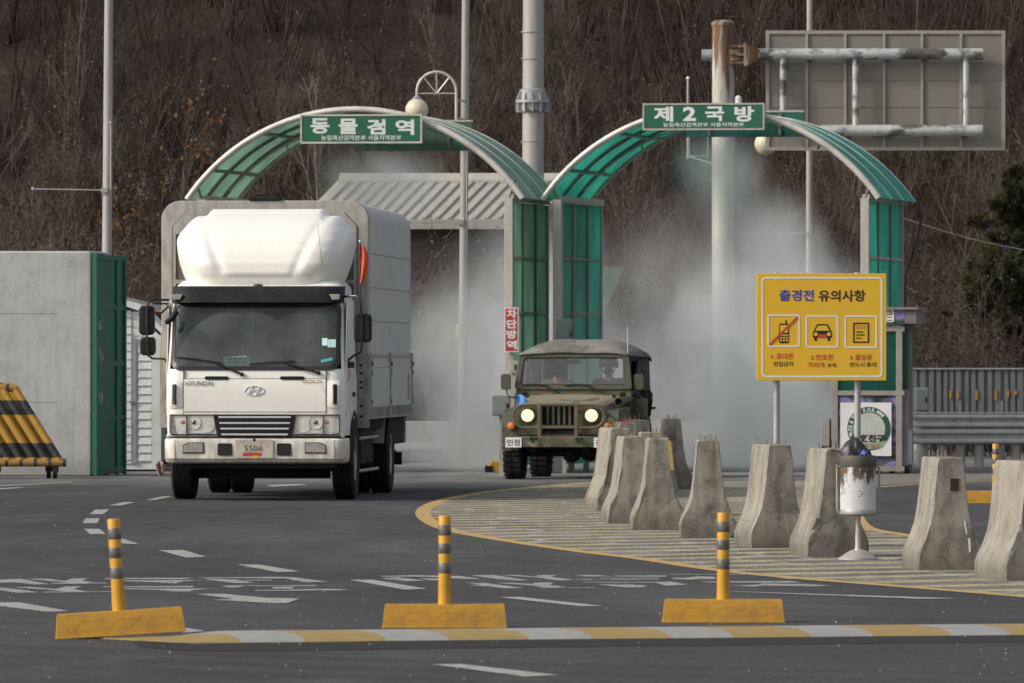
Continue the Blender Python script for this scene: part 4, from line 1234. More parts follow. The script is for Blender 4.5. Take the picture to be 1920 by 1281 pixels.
# bumper
bp = []
for z, off, hw in ((.455, .06, 1.07), (.475, -.02, 1.105), (.52, -.06, 1.118), (.70, -.07, 1.12), (.745, -.065, 1.118), (.766, -.03, 1.11)):
    ring = [(-hw, .55, z)]
    r_ = .16
    for k in range(8):
        a = pi / 2 * k / 7; ring.append((-(hw - r_) - r_ * cos(a), off + r_ - r_ * sin(a), z))
    for k in range(8):
        a = pi / 2 * (7 - k) / 7; ring.append(((hw - r_) + r_ * cos(a), off + r_ - r_ * sin(a), z))
    ring.append((hw, .55, z))
    bp.append(ring)
bump = MB().loft(bp).build("bumper", 'truck_white', truck, smooth=32)
MB().box(-1.06, 1.06, .0, .5, .772, .80).build("shadow_gap", 'black_gloss', bump)
for s_ in (-1, 1):
    q = [(s_ * .868, .705), (s_ * .63, .708), (s_ * .63, .594), (s_ * .868, .594)]
    if s_ > 0: q = [(.63, .708), (.80, .708), (.868, .675), (.872, .594), (.63, .594)]
    else: q = [(-.63, .708), (-.80, .708), (-.868, .675), (-.872, .594), (-.63, .594)]
    MB().prism(q, 'y', -.079, -.05).build("fog_lamp", 'fog_glass', bump, bevel=.006)
    MB().ring([(p_[0] * 1.0 + (.010 if p_[0] > s_ * .7 else -.010) * 1.0, p_[1] + (.010 if p_[1] > .65 else -.010)) for p_ in q], q, 'y', -.0745, -.05).build("fog_surround", 'black_gloss', bump)
    q = rrect(min(s_ * .275, s_ * .452), max(s_ * .275, s_ * .452), .557, .706, .02)
    MB().prism(q, 'y', -.0745, -.06).build("air_opening", 'black_gloss', bump)
    MB().box(s_ * .98 - .002, s_ * .98 + .002, -.0715, -.06, .50, .745).build("seam", 'steel', bump)
pl = MB().box(tu(432), tu(584), -.083, -.0735, tv(1066), tv(991)).build("licence_plate", 'plate', truck, bevel=.004)
text("5506", tu(468), tu(542), tv(1038), tv(1015), -.0845, 'black_txt', pl, .0)
MB().box(tu(462), tu(538), -.086, -.084, tv(1057), tv(1043)).build("red_sticker", 'red', pl)
MB().box(tu(500), tu(524), -.088, -.0865, tv(1066), tv(1056)).build("yellow_sticker", 'yellow_sign', pl)
MB().sphere((tu(508), -.075, tv(993)), .02, 8, 6).build("hook", 'chassis', bump)
for xx_ in (tu(450), tu(566)):
    MB().lathe([(.008, -.0865), (.002, -.088)], 8, (xx_, 0, tv(1000)), 'y', caps=True).build("bolt", 'chrome', pl)
# badges and letters
text("HYUNDAI", tu(228), tu(341), tv(776), tv(757), yfr(1.45) - .026, 'steel', truck, .02)
text("GOLD", tu(699), tu(779), tv(765), tv(752), yfr(1.45) - .026, 'gold', truck, .02)
ex, ez = tu(507), tv(796)
bd = MB()
o = [(ex + .122 * cos(a), ez + .063 * sin(a)) for a in [2 * pi * k / 40 for k in range(40)]]
i = [(ex + .112 * cos(a), ez + .054 * sin(a)) for a in [2 * pi * k / 40 for k in range(40)]]
bd.ring(o, i, 'y', -.046, -.028)
def slant(q): return [(ex + a + .38 * c_, ez + c_) for a, c_ in q]
for q in ([(-.075, -.046), (-.035, -.049), (-.030, .052), (-.062, .049)], [(.033, -.049), (.068, -.042), (.064, .046), (.030, .052)], [(-.035, -.010), (.035, -.004), (.033, .022), (-.033, .012)]):
    bd.prism(slant(q), 'y', -.048, -.028)
bd.build("badge", 'chrome', truck, bevel=.002)
for a_, c_ in ((307, 402), (610, 706)):
    MB().prism(rrect(tu(a_), tu(c_), tv(752), tv(738), .02), 'y', -.035, .02).build("panel_grip", 'black_plastic', truck, bevel=.008)
# windscreen
def wpt(x, z, off): return (x, yface(x, z) - off, z)
wo_ = rrect(-1.040, 1.040, 1.600, 2.450, .12, 8); wi_ = rrect(-.995, .995, 1.648, 2.412, .10, 8)
def dens(o, m=6):
    out = []
    for k in range(len(o)):
        a, c_ = o[k], o[(k + 1) % len(o)]
        nn = m if (Vector(a) - Vector(c_)).length > .2 else 1
        for q in range(nn): out.append((a[0] + (c_[0] - a[0]) * q / nn, a[1] + (c_[1] - a[1]) * q / nn))
    return out
wo_, wi_ = dens(wo_), dens(wi_)
b = MB()
nn = len(wo_)
b.v = [wpt(x, z, .004) for x, z in wo_] + [wpt(x, z, .014) for x, z in wo_] + [wpt(x, z, .014) for x, z in wi_] + [wpt(x, z, .0) for x, z in wi_]
for k in range(3):
    for q in range(nn):
        j = (q + 1) % nn
        b.f.append((k * nn + q, k * nn + j, (k + 1) * nn + j, (k + 1) * nn + q)); b.m.append(0)
b.build("windscreen_seal", 'black_gloss', truck)
wind = MB().grid(lambda u, v: wpt(-1.0 + 2.0 * u, 1.64 + .78 * v, .006), 24, 8).build("windscreen", 'glass_truck', truck)
st = MB()
def wquad(mb, q, off=.011, m=0): mb.add([wpt(x, z, off) for x, z in q], [(0, 1, 2, 3)], m)
wquad(st, [(tu(775), tv(585)), (tu(797), tv(585)), (tu(797), tv(615)), (tu(775), tv(615))]); wquad(st, [(tu(798), tv(590)), (tu(830), tv(590)), (tu(830), tv(622)), (tu(798), tv(622))])
wquad(st, [(tu(772), tv(672)), (tu(818), tv(662)), (tu(820), tv(674)), (tu(774), tv(684))], m=1)
st.build("sticker", ['sticker', 'sticker2'], wind)
cd = MB().prism([(tu(378), tv(660)), (tu(470), tv(657)), (tu(487), tv(667)), (tu(484), tv(697)), (tu(384), tv(700))], 'y', .055, .06)
card = cd.build("pass_card", 'sticker', truck)
text("4269", tu(396), tu(474), tv(673), tv(663), .053, 'black_txt', card, .02)
text("일운반", tu(396), tu(472), tv(687), tv(677), .053, 'black_txt', card, .0)
# cab interior
it = MB().box(-1.0, 1.0, .14, .5, 1.50, 1.60); it.box(-1.0, 1.0, 1.45, 1.70, .9, 2.6); it.box(-1.03, 1.03, .2, 1.7, 1.0, 1.1)
it.build("dashboard", 'interior', truck)
for x in (-.55, .55):
    se = MB().box(x - .26, x + .26, .85, 1.35, 1.1, 1.5); se.box(x - .26, x + .26, 1.25, 1.42, 1.45, 2.1); se.box(x - .14, x + .14, 1.27, 1.38, 2.1, 2.32)
    se.build("seat", 'seat_grey', truck, bevel=.04)
MB().tube([(.55 + .21 * cos(2 * pi * k / 24), .52 + .09 * sin(2 * pi * k / 24), 1.66 + .16 * sin(2 * pi * k / 24)) for k in range(25)], .017, 8).build("steering_wheel", 'black_plastic', truck)
MB().tube([(-.045, .3, 2.30), (-.05, .3, 2.22), (-.075, .3, 1.98)], [.005, .016, .012], 6).build("pendant", 'red', truck)
MB().lathe([(.07, 0), (.07, .02)], 20, (-.90, .33, 2.18), 'y').build("fan", 'black_gloss', truck)
# wipers
for (pu, pv, mu, mv, bu0, bv0, bu1, bv1) in ((457, 730, 345, 681, 190, 661, 372, 684), (765, 725, 625, 682, 486, 689, 668, 677)):
    b = MB()
    f3 = lambda u, v, o_: wpt(tu(u), tv(v), o_)
    b.tube([f3(pu, pv, .04), f3((pu + mu) / 2, (pv + mv) / 2, .05), f3(mu, mv, .045)], [.017, .013, .008], 6)
    b.sphere(f3(pu, pv, .03), .026, 10, 6)
    b.tube([f3(bu0, bv0, .028), f3((bu0 + bu1) / 2, (bv0 + bv1) / 2 - 2, .034), f3(bu1, bv1, .028)], .009, 6)
    b.build("wiper", 'black_gloss', truck)
# sun visor
sv = [[], []]
rg = []
for (z, off) in ((2.425, .05), (2.43, .13), (2.52, .155), (2.60, .12), (2.632, .05)):
    rg.append([(x, yface(x * .985, min(z, 2.55)) - off + .22 * abs(x) ** 8 * .3, z) for x in [(-1.06 + 2.12 * q / 30) for q in range(31)]])
vis = MB().loft(rg, closed=False, caps=False)
back = [[(x, y + .10, z) for x, y, z in r_] for r_ in rg]
vis.loft(back, closed=False, caps=False)
vis.loft([rg[0], back[0]], closed=False, caps=False); vis.loft([rg[-1], back[-1]], closed=False, caps=False)
for e in (0, -1): vis.loft([[r_[e] for r_ in rg], [r_[e] for r_ in back]], closed=False, caps=False)
visor = vis.build("sun_visor", 'black_plastic', truck, smooth=40)
for s_ in (-1, 1):
    x = s_ * .965
    MB().prism([(x - s_ * .065, 2.530), (x + s_ * .065, 2.530), (x + s_ * .06, 2.462), (x - s_ * .03, 2.462)], 'y', yface(.965, 2.5) - .175, yface(.965, 2.5) - .05).build("marker_light", 'fog_glass', visor, bevel=.008)
for x in (-.70, -.25, .22, .69):
    MB().lathe([(.011, -.004), (.004, -.01)], 8, (x, yface(x, 2.54) - .155, 2.545), 'y').build("bolt", 'chassis', visor)
# roof fairing
FZ = [(2.60, .875, .44), (2.66, .905, .40), (2.78, .965, .385), (2.92, 1.015, .41), (3.06, 1.05, .48), (3.20, 1.075, .60), (3.32, 1.065, .76), (3.42, 1.04, .94), (3.50, 1.00, 1.15), (3.55, .95, 1.35)]
def fint(z, k_):
    for a, c_ in zip(FZ, FZ[1:]):
        if z <= c_[0]: return a[k_] + (c_[k_] - a[k_]) * (z - a[0]) / (c_[0] - a[0])
    return FZ[-1][k_]
def sst(a, c_, x):
    t_ = min(1, max(0, (x - a) / (c_ - a))); return t_ * t_ * (3 - 2 * t_)
def ffn(u, v):
    s_ = -1 + 2 * u
    ztop = 3.575 - .085 * sst(.64, .73, abs(s_)) - .20 * max(0, abs(s_) - .80) ** 1.8 / .20 ** 1.8
    z = 2.60 + (ztop - 2.60) * v
    hw = fint(min(z + .02, 3.4), 1)
    x = s_ * hw
    y = fint(z, 2) + .50 * abs(s_) ** 7
    xe = .40 + .36 * (min(1, max(0, (z - 2.74) / .82))) ** 1.15 if z > 2.72 else .0
    inside = (1 - sst(xe - .07, xe + .05, abs(x))) * sst(2.73, 2.80, z)
    lobe = sst(xe, xe + .15, abs(x)) * sst(2.72, 2.9, z)
    y -= .022 * inside - .0 * lobe
    y -= .040 * lobe * (1 - sst(.8, 1.0, abs(s_)))
    if v > .93: y += (v - .93) / .07 * .12
    return (x, y, z)
NU, NV = 72, 40
fm_ = MB().grid(ffn, NU, NV)
w_ = NU + 1
edge = [NV * w_ + q for q in range(w_)]
lft = [j * w_ for j in range(NV + 1)]; rgt = [j * w_ + NU for j in range(NV + 1)]
def extr(idx, fn):
    base = len(fm_.v)
    fm_.v += [fn(fm_.v[i_]) for i_ in idx]
    for q in range(len(idx) - 1):
        fm_.f.append((idx[q], idx[q + 1], base + q + 1, base + q)); fm_.m.append(0)
extr(edge, lambda p_: (p_[0] * 1.02, 1.75, max(p_[2] + .03, 3.30)))
extr(lft, lambda p_: (p_[0] * 1.02, 1.75, p_[2])); extr(rgt, lambda p_: (p_[0] * 1.02, 1.75, p_[2]))
fair = fm_.build("roof_fairing", 'fairing_white', truck, smooth=60)
MB().sphere((0, .42, 2.625), .05, 12, 8, sc=(1.4, 1, .7)).build("roof_stud", 'black_gloss', truck)
MB().box(-.93, .93, .43, .52, 2.575, 2.612).build("fairing_gasket", 'black_gloss', truck)
MB().tube([(.80, .42, 2.80), (.76, .47, 3.10), (.72, .56, 3.40)], .0032, 5).build("aerial", 'rust_dark', truck)
# side window and door (driver's side, seen obliquely)
for s_ in (-1, 1):
    dr = MB()
    yy = lambda y: y
    q = [(.16, 1.12), (.16, 1.60), (.36, 2.46), (1.30, 2.46), (1.30, 1.0), (.95, 1.0), (.80, 1.10)]
    dr.prism(q, 'x', s_ * 1.094, s_ * 1.106)
    d_ = dr.build("door", 'truck_white', truck, bevel=.004)
    wv = MB()
    def hx(z): return s_ * (hwid(z) + .016 + max(0, (z - 1.62)) * .042)
    wv.add([(hx(1.66) , .27, 1.66), (hx(2.40), .42, 2.40), (hx(2.40), 1.22, 2.40), (hx(1.80), 1.22, 1.80)], [(0, 1, 2, 3)])
    wv.build("side_window", 'glass_dark', d_)
    MB().box(s_ * 1.107, s_ * 1.135, 1.08, 1.22, 1.27, 1.33).build("handle", 'black_gloss', d_, bevel=.006)
    b = MB().add([(s_ * 1.1075, .36, 1.44), (s_ * 1.1075, .86, 1.52), (s_ * 1.1075, .86, 1.74), (s_ * 1.1075, .36, 1.58)], [(0, 1, 2, 3)])
    b.build("faded_red_mark", paint("faded_red_stripe", (0.55, 0.30, 0.30), .5, c2=(.7, .62, .6), vs=5) if s_ < 0 else bpy.data.materials["faded_red_stripe"], d_)
    # wheel-arch liner
    prof = [(1.35 + .60 * cos(R(a)), .5 + .60 * sin(R(a))) for a in range(10, 171, 10)]
    pin = [(1.35 + .55 * cos(R(a)), .5 + .55 * sin(R(a))) for a in range(10, 171, 10)]
    MB().prism(prof + pin[::-1], 'x', s_ * .80, s_ * 1.115).build("front_mudguard", 'black_plastic', truck)
MB().box(-1.0, 1.0, .30, 1.75, .62, .80).build("cab_floor", 'chassis', truck)
# mirrors
def mirror(u0, u1, v0, v1, y, label=None):
    x0_, x1_ = tu(u0) - .08 * y, tu(u1) - .08 * y
    b = MB().prism(rrect(x0_, x1_, tv(v1), tv(v0), .055), 'y', y - .075, y + .075)
    return b.build("mirror", 'black_plastic', truck, bevel=.03, seg=4)
m1 = mirror(40, 103, 455, 573, .30)
m2 = mirror(44, 106, 580, 655, .30)
m3 = mirror(907, 977, 487, 602, .35)
Q = lambda u, v, y: (tu(u) - .08 * y, y, tv(v))
MB().tube([Q(160, 432, .34), Q(100, 430, .25), Q(80, 436, .21), Q(74, 455, .21), Q(72, 575, .215), Q(76, 655, .22), Q(95, 667, .25), Q(140, 668, .34), Q(153, 682, .36), Q(156, 712, .36)], .014, 8).build("mirror_arm", 'black_gloss', truck)
MB().tube([Q(158, 446, .34), Q(95, 447, .25)], .011, 6).build("mirror_arm", 'black_gloss', truck)
MB().tube([Q(860, 418, .45), Q(915, 416, .30), Q(934, 430, .28), Q(938, 490, .27), Q(938, 600, .27), Q(934, 640, .28), Q(905, 655, .33), Q(884, 672, .42), Q(880, 700, .46)], .015, 8).build("mirror_arm", 'black_gloss', truck)
MB().prism(rrect(tu(868), tu(896), tv(705), tv(680), .01), 'y', .40, .46).build("mirror_foot", 'black_gloss', truck)
ul = MB().tube([Q(152, 523, .0), Q(176, 505, -.04), Q(192, 478, -.02)], [.030, .042, .034], 10)
ul.tube([Q(150, 450, .2), Q(168, 470, .1), Q(176, 500, -.0)], .009, 6); ul.tube([Q(130, 485, .15), Q(158, 458, .25)], .012, 6)
ul.build("underview_mirror", 'black_plastic', truck)
# chassis
ch = MB()
for s_ in (-1, 1): ch.box(s_ * .43 - .045, s_ * .43 + .045, .5, 9.2, .62, .86)
ch.box(-.95, .95, 1.25, 1.45, .42, .56); ch.box(-.8, .8, 6.15, 6.35, .40, .60); ch.box(-.45, .45, .4, 1.4, .44, .75)
ch.box(-1.08, -.55, 3.2, 4.6, .36, .85); ch.box(.55, 1.05, 3.0, 4.9, .42, .86)
ch.sphere((0, 6.25, .5), .26, 14, 9); ch.box(-1.1, 1.1, 2.2, 9.2, .86, .97)
ch.box(-.95, .95, .10, .60, .40, .47); ch.box(-.82, .82, 1.1, 1.3, .26, .62); ch.box(-.75, .75, 4.9, 5.2, .30, .62)
ch.build("chassis", 'chassis', truck)
for s_ in (-1, 1):
    wheel(truck, s_ * 1.0, 1.35, .50, .275, s_, 'steel')
    wheel(truck, s_ * 1.055, 6.25, .50, .27, s_, 'steel', dual=True)
    wheel(truck, s_ * .765, 6.25, .50, .27, -s_, 'chassis', dual=True)
# cargo box
_before_box = set(truck.children)
BY0, BY1, HW, ZB, ZTP, RB = 2.06, 9.1, 1.285, .98, 3.705, .24
def boxsec(hw, zt, r, z0=1.79, n=8):
    out = [(-hw, z0)]
    for k in range(n + 1):
        a = pi - (pi / 2) * k / n; out.append((-(hw - r) + r * cos(a), zt - r + r * sin(a)))
    for k in range(n + 1):
        a = pi / 2 - (pi / 2) * k / n; out.append(((hw - r) + r * cos(a), zt - r + r * sin(a)))
    return out + [(hw, z0)]
sec = boxsec(HW, ZTP, RB)
b = MB().loft([[(x, y, z) for x, z in sec] for y in [BY0 + .30, 4, 5.5, 7, BY1]], caps=True)
hoodb = b.build("box_cover", 'box_alu', truck, smooth=50)
seams = MB()
for z in (3.065, 2.64, 2.22):
    for s_ in (-1, 1):
        seams.box(s_ * (HW - .002), s_ * (HW + .006), BY0 + .3, BY1, z - .006, z + .006)
seams.build("cover_seam", 'steel', hoodb)
fo = boxsec(HW + .012, ZTP + .012, RB, .98)
fi = [(-1.165, .98), (-1.165, 3.40), (-1.0, 3.57), (1.0, 3.57), (1.165, 3.40), (1.165, .98)]
b = MB().loft([[(x, BY0, z) for x, z in fo], [(x, BY0 + .32, z) for x, z in fo]], caps=True)
bf = b.build("box_front_frame", 'box_frame', truck, bevel=.01, smooth=50)
MB().prism(fi, 'y', BY0 - .004, BY0 + .01).build("front_recess", 'box_front', bf)
b = MB()
b.prism([(-1.15, 3.40), (-.99, 3.57), (.99, 3.57), (1.15, 3.40), (1.15, 3.30), (.97, 3.30), (-.97, 3.30), (-1.15, 3.30)], 'y', BY0 - .016, BY0 - .005)
for x in (-1.15, -1.0, .97, 1.115): b.box(x, x + .035, BY0 - .016, BY0 - .005, 1.0, 3.299)
b.box(-1.14, 1.14, BY0 - .018, BY0 - .0165, 2.68, 2.73)
b.build("front_rib", 'box_frame', bf)
hgr = MB().box(-.20, .20, BY0 - .02, BY0 + .33, ZTP + .013, ZTP + .05); hgr.tube([(-.15, BY0, ZTP + .05), (-.1, BY0, ZTP + .085), (.1, BY0, ZTP + .085), (.15, BY0, ZTP + .05)], .012, 6)
hgr.build("roof_bracket", 'chassis', truck, bevel=.01)
for s_ in (-1, 1):
    x0_, x1_ = s_ * (HW - .015), s_ * (HW + .012)
    MB().box(x0_, x1_, BY0 + .3, BY1, 1.755, 1.795).build("side_rail", 'steel', truck)
    MB().box(s_ * (HW - .02), s_ * (HW + .004), BY0 + .3, BY1, 1.63, 1.753).build("side_board", 'box_alu', truck)
    for a_, c_ in ((BY0 + .34, 5.42), (5.58, BY1 - .06)):
        gt = MB().box(s_ * (HW - .02), s_ * (HW + .016), a_, c_, 1.13, 1.622)
        gt_ = gt.build("side_gate", 'box_alu', truck, bevel=.008)
        for q in range(9):
            gb = MB()
            yy_ = a_ + .25 + (c_ - a_ - .4) * q / 8
            gb.box(s_ * (HW + .017), s_ * (HW + .034), yy_ - .05, yy_ + .05, 1.02, 1.13)
            gb.build("hinge", 'dirty_white', gt_)
    MB().box(s_ * (HW - .05), s_ * (HW + .014), BY0 + .3, BY1, .985, 1.125).build("bed_rail", 'dirty_white', truck)
    for y in (BY0 + .30, 5.44, BY1 - .04):
        p_ = MB().box(s_ * (HW - .02), s_ * (HW + .03), y, y + .12, .99, 1.82)
        pp = p_.build("stake_post", 'box_frame', truck)
        for zz in (1.68, 1.56, 1.2):
            MB().box(s_ * (HW + .031), s_ * (HW + .045), y + .03, y + .09, zz - .03, zz + .03).build("latch", 'dirty_white' if zz < 1.6 else 'chassis', pp)
    b = MB().box(s_ * (HW + .0165), s_ * (HW + .02), 8.45, 8.75, 1.2, 1.55); b.build("red_reflector", paint("faded_red_tape", (0.42, 0.13, 0.12), .5, c2=(.5, .3, .28), vs=6) if s_ < 0 else bpy.data.materials["faded_red_tape"], truck)
    # corner pillar beside the cab
    cp = MB().box(s_ * (HW - .13), s_ * (HW + .03), BY0 - .03, BY0 - .018, .88, 1.80); cpo = cp.build("corner_pillar", 'dirty_white', truck)
    for zz in (1.66, 1.56, 1.45, 1.38, 1.15, 1.02):
        kn = MB(); kn.box(s_ * (HW - .095), s_ * (HW - .055), BY0 - .035, BY0 - .0305, zz - .012, zz + .012)
        kn.build("bolt", 'chassis', cpo)
    # side guard, mudguards, tail skirt
    for z in (.73, .32):
        MB().tube([(s_ * 1.13, 2.6, z + .01), (s_ * 1.15, 5.35, z + .01)], .022, 6).build("side_guard", 'galv', truck)
    for y in (3.1, 4.8):
        MB().box(s_ * 1.06, s_ * 1.10, y, y + .05, .3, .98).build("guard_stay", 'chassis', truck)
    pr = [(6.25 + .58 * cos(R(a)), .5 + .58 * sin(R(a))) for a in range(15, 166, 10)]; pi_ = [(6.25 + .55 * cos(R(a)), .5 + .55 * sin(R(a))) for a in range(15, 166, 10)]
    MB().prism(pr + pi_[::-1], 'x', s_ * .62, s_ * 1.20).build("rear_mudguard", 'galv_flat', truck)
    MB().box(s_ * .65, s_ * 1.20, 6.98, 7.0, .18, .66).build("mud_flap", 'rubber', truck)
    MB().prism([(7.05, .98), (BY1, .98), (BY1, .62), (7.7, .62)], 'x', s_ * 1.16, s_ * 1.19).build("tail_skirt", 'chassis', truck)
    MB().box(s_ * 1.13, s_ * 1.22, BY1 - .03, BY1 + .03, .62, 1.0).build("tail_post", 'dirty_white', truck)
    MB().box(s_ * .92, s_ * 1.17, BY1 - .1, BY1 + .05, .33, .50).build("tail_lamp", 'chassis', truck)
MB().box(-1.1, 1.1, BY1 - .05, BY1, .40, .52).build("rear_bumper", 'chassis', truck)

for o_ in truck.children:
    if o_ not in _before_box: o_.location.x = -.075

# orange flag on its staff
fl = thing("orange_flag", "orange cloth flag furled on a thin staff at the truck's right mirror", "flag", truck.matrix_basis @ Vector((1.262, .33, 0)), -R(3.66))
MB().tube([(0, 0, 2.02), (0, 0, 3.175)], .009, 6).build("staff", 'black_gloss', fl)
MB().sphere((0, 0, 3.18), .016, 8, 6).build("finial", 'chrome', fl)
def flg(u, v):
    w_2 = [.035, .085, .10, .10, .085, .07, .03]
    k_ = v * 5.99; q = int(k_); ww = w_2[q] + (w_2[q + 1] - w_2[q]) * (k_ - q)
    return (.004 + ww * u, .02 * sin(u * 7 + v * 3), 3.155 - .50 * v - .03 * u * (1 - v))
b = MB().grid(flg, 12, 14)
o = b.build("cloth", 'orange_flag', fl, smooth=70); o.modifiers.new("thick", 'SOLIDIFY').thickness = .004

# ------------------------------------------------------------------ the army jeep
Zj = 115.8
jx = (1046.4 - 960) / F * Zj
jeep = thing("army_jeep", "camouflaged army jeep with canvas roof and lit headlights coming through the spray", "jeep", (jx, Zj, 0), -R(9.6))
jeep.scale = (1.035, 1, 1)
ju = lambda u: (u - 521) * .00217
jv = lambda v: 2.619 - .00217 * v
bumpj = MB().box(-.80, .80, -.02, .09, .465, .627).build("bumper", 'camo', jeep, bevel=.012)
for a_, c_, tx in ((180, 284, "민정"), (757, 861, "경찰")):
    p_ = MB().box(ju(a_), ju(c_), -.034, -.0205, jv(993), jv(927)).build("name_plate", 'white', bumpj)
    text(tx, ju(a_) + .022, ju(c_) - .022, jv(984), jv(938), -.036, 'black_txt', p_, .02)
for u in (360, 660):
    h = MB().tube([(ju(u) - .03, -.02, .60), (ju(u) - .03, -.07, .58), (ju(u), -.09, .53), (ju(u) + .03, -.07, .58), (ju(u) + .03, -.02, .60)], .014, 6)
    h.build("tow_hook", 'chassis', bumpj)
# grille panel
gx0, gx1 = -.245, .222
b = MB()
ya, yb = .13, .17
b.prism([(-.66, .64), (-.66, .96), (-.63, 1.03), (-.56, 1.085), (gx0, 1.085), (gx0, .64)], 'y', ya, yb)
b.prism([(gx1, .64), (gx1, 1.085), (.56, 1.085), (.63, 1.03), (.66, .96), (.66, .64)], 'y', ya, yb)
b.box(gx0, gx1, ya, yb, 1.055, 1.085); b.box(gx0, gx1, ya, yb, .745, .785); b.box(gx0, gx1, ya, yb, .60, .655)
gp = b.build("grille_panel", 'camo', jeep, bevel=.006)
for q in range(5):
    x = gx0 + (gx1 - gx0) * (q + 1) / 6
    MB().box(x - .017, x + .017, ya - .004, yb - .002, .786, 1.054).build("grille_bar", 'olive', gp)
MB().box(gx0 - .01, gx1 + .01, .24, .26, .60, 1.08).build("radiator", 'black_gloss', jeep)
em = m_emit("lit_headlight", (1.0, 0.74, 0.40), 1.7)
for u in (312, 730):
    x, z = ju(u), jv(780)
    hb = MB().lathe([(.125, .0), (.122, -.02), (.098, -.028), (.090, -.01)], 28, (x, ya - .002, z), 'y', caps=False).build("headlight", 'olive', jeep)
    MB().lathe([(.088, -.012), (.076, -.022), (.05, -.032), (.003, -.036)], 28, (x, ya, z), 'y', caps=False).build("lamp_lens", em, hb)
    x = ju(210 if u < 500 else 838); z = jv(851)
    ib = MB().lathe([(.066, .0), (.064, -.03), (.055, -.035)], 20, (x, ya - .03, z), 'y', caps=False).build("indicator", 'olive', jeep)
    MB().lathe([(.058, -.03), (.045, -.05), (.002, -.062)], 20, (x, ya - .03, z), 'y', caps=False).build("indicator_lens", 'orange_lens', ib)
# brush guard
o = dens(rrect(ju(222), ju(818), jv(862), jv(708), .165, 8), 4)
g_ = MB().tube([(x, .045, z) for x, z in o] + [(o[0][0], .045, o[0][1])], .017, 8)
for u in (395, 636): g_.box(ju(u) - .026, ju(u) + .026, .02, .07, .628, jv(704))
g_.box(ju(408), ju(622), .03, .06, jv(866), jv(850))
g_.build("brush_guard", 'brown_paint', jeep, bevel=.004)
# bonnet
def hfn(u, v):
    hw = .575 + .165 * v
    x = -hw + 2 * hw * u
    y = .14 + 1.28 * v
    e = abs(2 * u - 1)
    z = 1.088 + .112 * v + .035 * (1 - e ** 2.5) * (.4 + .6 * v) - .04 * max(0, e - .9) / .1
    return (x, y, z)
b = MB().grid(hfn, 24, 10)
w_ = 25
for side in (0, 24):
    idx = [j * w_ + side for j in range(11)]
    base = len(b.v)
    b.v += [(b.v[i_][0] * 1.02, b.v[i_][1], .80) for i_ in idx]
    for q in range(10): b.f.append((idx[q], idx[q + 1], base + q + 1, base + q)); b.m.append(0)
bn = b.build("bonnet", 'camo_hood', jeep, smooth=50)
for s_ in (-1, 1):
    MB().box(s_ * .62 - .02, s_ * .62 + .02, 1.1, 1.16, 1.175, 1.225).build("bonnet_catch", 'chassis', bn)
MB().tube([(.18, .16, 1.10), (.2, .16, 1.125), (.26, .16, 1.125), (.28, .16, 1.10)], .008, 6).build("handle", 'olive', bn)
# front wings
for s_ in (-1, 1):
    arc_ = [(.58 + .42 * cos(R(a)), .37 + .42 * sin(R(a))) for a in range(8, 173, 12)]
    prof = [(.16, .43), (.13, .70), (.15, .86), (.22, .96), (.34, 1.005), (1.42, 1.04), (1.42, .43)] + arc_
    prof = [(.155, .46), (.13, .70), (.15, .88), (.22, .97), (.34, 1.01), (1.42, 1.05), (1.42, .42)] + [(.58 + .43 * cos(R(a)), .40 + .43 * sin(R(a))) for a in range(2, 179, 11)]
    MB().prism(prof, 'x', s_ * .58, s_ * .825).build("front_wing", 'camo', jeep, bevel=.03, seg=3)
    prof = [(1.42, .45), (1.42, 1.20), (3.42, 1.20), (3.42, .50)] + [(2.88 + .44 * cos(R(a)), .42 + .44 * sin(R(a))) for a in range(10, 171, 11)]
    MB().prism(prof, 'x', s_ * .70, s_ * .80).build("body_side", 'camo', jeep, bevel=.012)
    MB().prism([(2.88 + .50 * cos(R(a)), .42 + .50 * sin(R(a))) for a in range(5, 176, 10)] + [(2.88 + .44 * cos(R(a)), .42 + .44 * sin(R(a))) for a in range(175, 4, -10)], 'x', s_ * .78, s_ * .845).build("wheel_arch", 'olive', jeep)
fl_ = MB().box(-.70, .70, 1.40, 3.42, .46, .56); fl_.box(-.72, .72, 3.36, 3.42, .5, 1.2); fl_.box(-.58, .58, .16, 1.4, .62, .70)
fl_.box(-.42, -.34, .1, 3.4, .40, .50); fl_.box(.34, .42, .1, 3.4, .40, .50)
fl_.tube([(-.6, .58, .375), (.6, .58, .375)], .05, 8); fl_.tube([(-.6, 2.88, .375), (.6, 2.88, .375)], .05, 8); fl_.sphere((.1, .58, .375), .14); fl_.sphere((0, 2.88, .375), .15)
fl_.box(-.6, .6, .2, .9, .44, .52)
fl_.build("underbody", 'chassis', jeep)
# cowl and windscreen frame
b = MB().loft([[(-.83, 1.40, 1.045), (.83, 1.40, 1.045), (.83, 1.52, 1.045), (-.83, 1.52, 1.045)], [(-.83, 1.40, 1.24), (.83, 1.40, 1.24), (.83, 1.5, 1.24), (-.83, 1.5, 1.24)], [(-.815, 1.41, 1.36), (.815, 1.41, 1.36), (.815, 1.48, 1.36), (-.815, 1.48, 1.36)]])
b.build("cowl", 'camo', jeep, bevel=.01)
def fy(z): return 1.41 + (z - 1.36) * .16
fo_ = [(-.775, 1.33), (.775, 1.33), (.70, 1.80), (.64, 1.825), (-.64, 1.825), (-.70, 1.80)]
def tap(x, z): return x * (1 - (z - 1.355) * .155)
def rr_tap(x0, x1, z0, z1, r): return [(tap(x, z), z) for x, z in dens(rrect(x0, x1, z0, z1, r, 6), 5)]
ro, ri = rr_tap(-.84, .84, 1.30, 1.835, .06), rr_tap(-.765, .765, 1.362, 1.768, .05)
b = MB(); nn = len(ro)
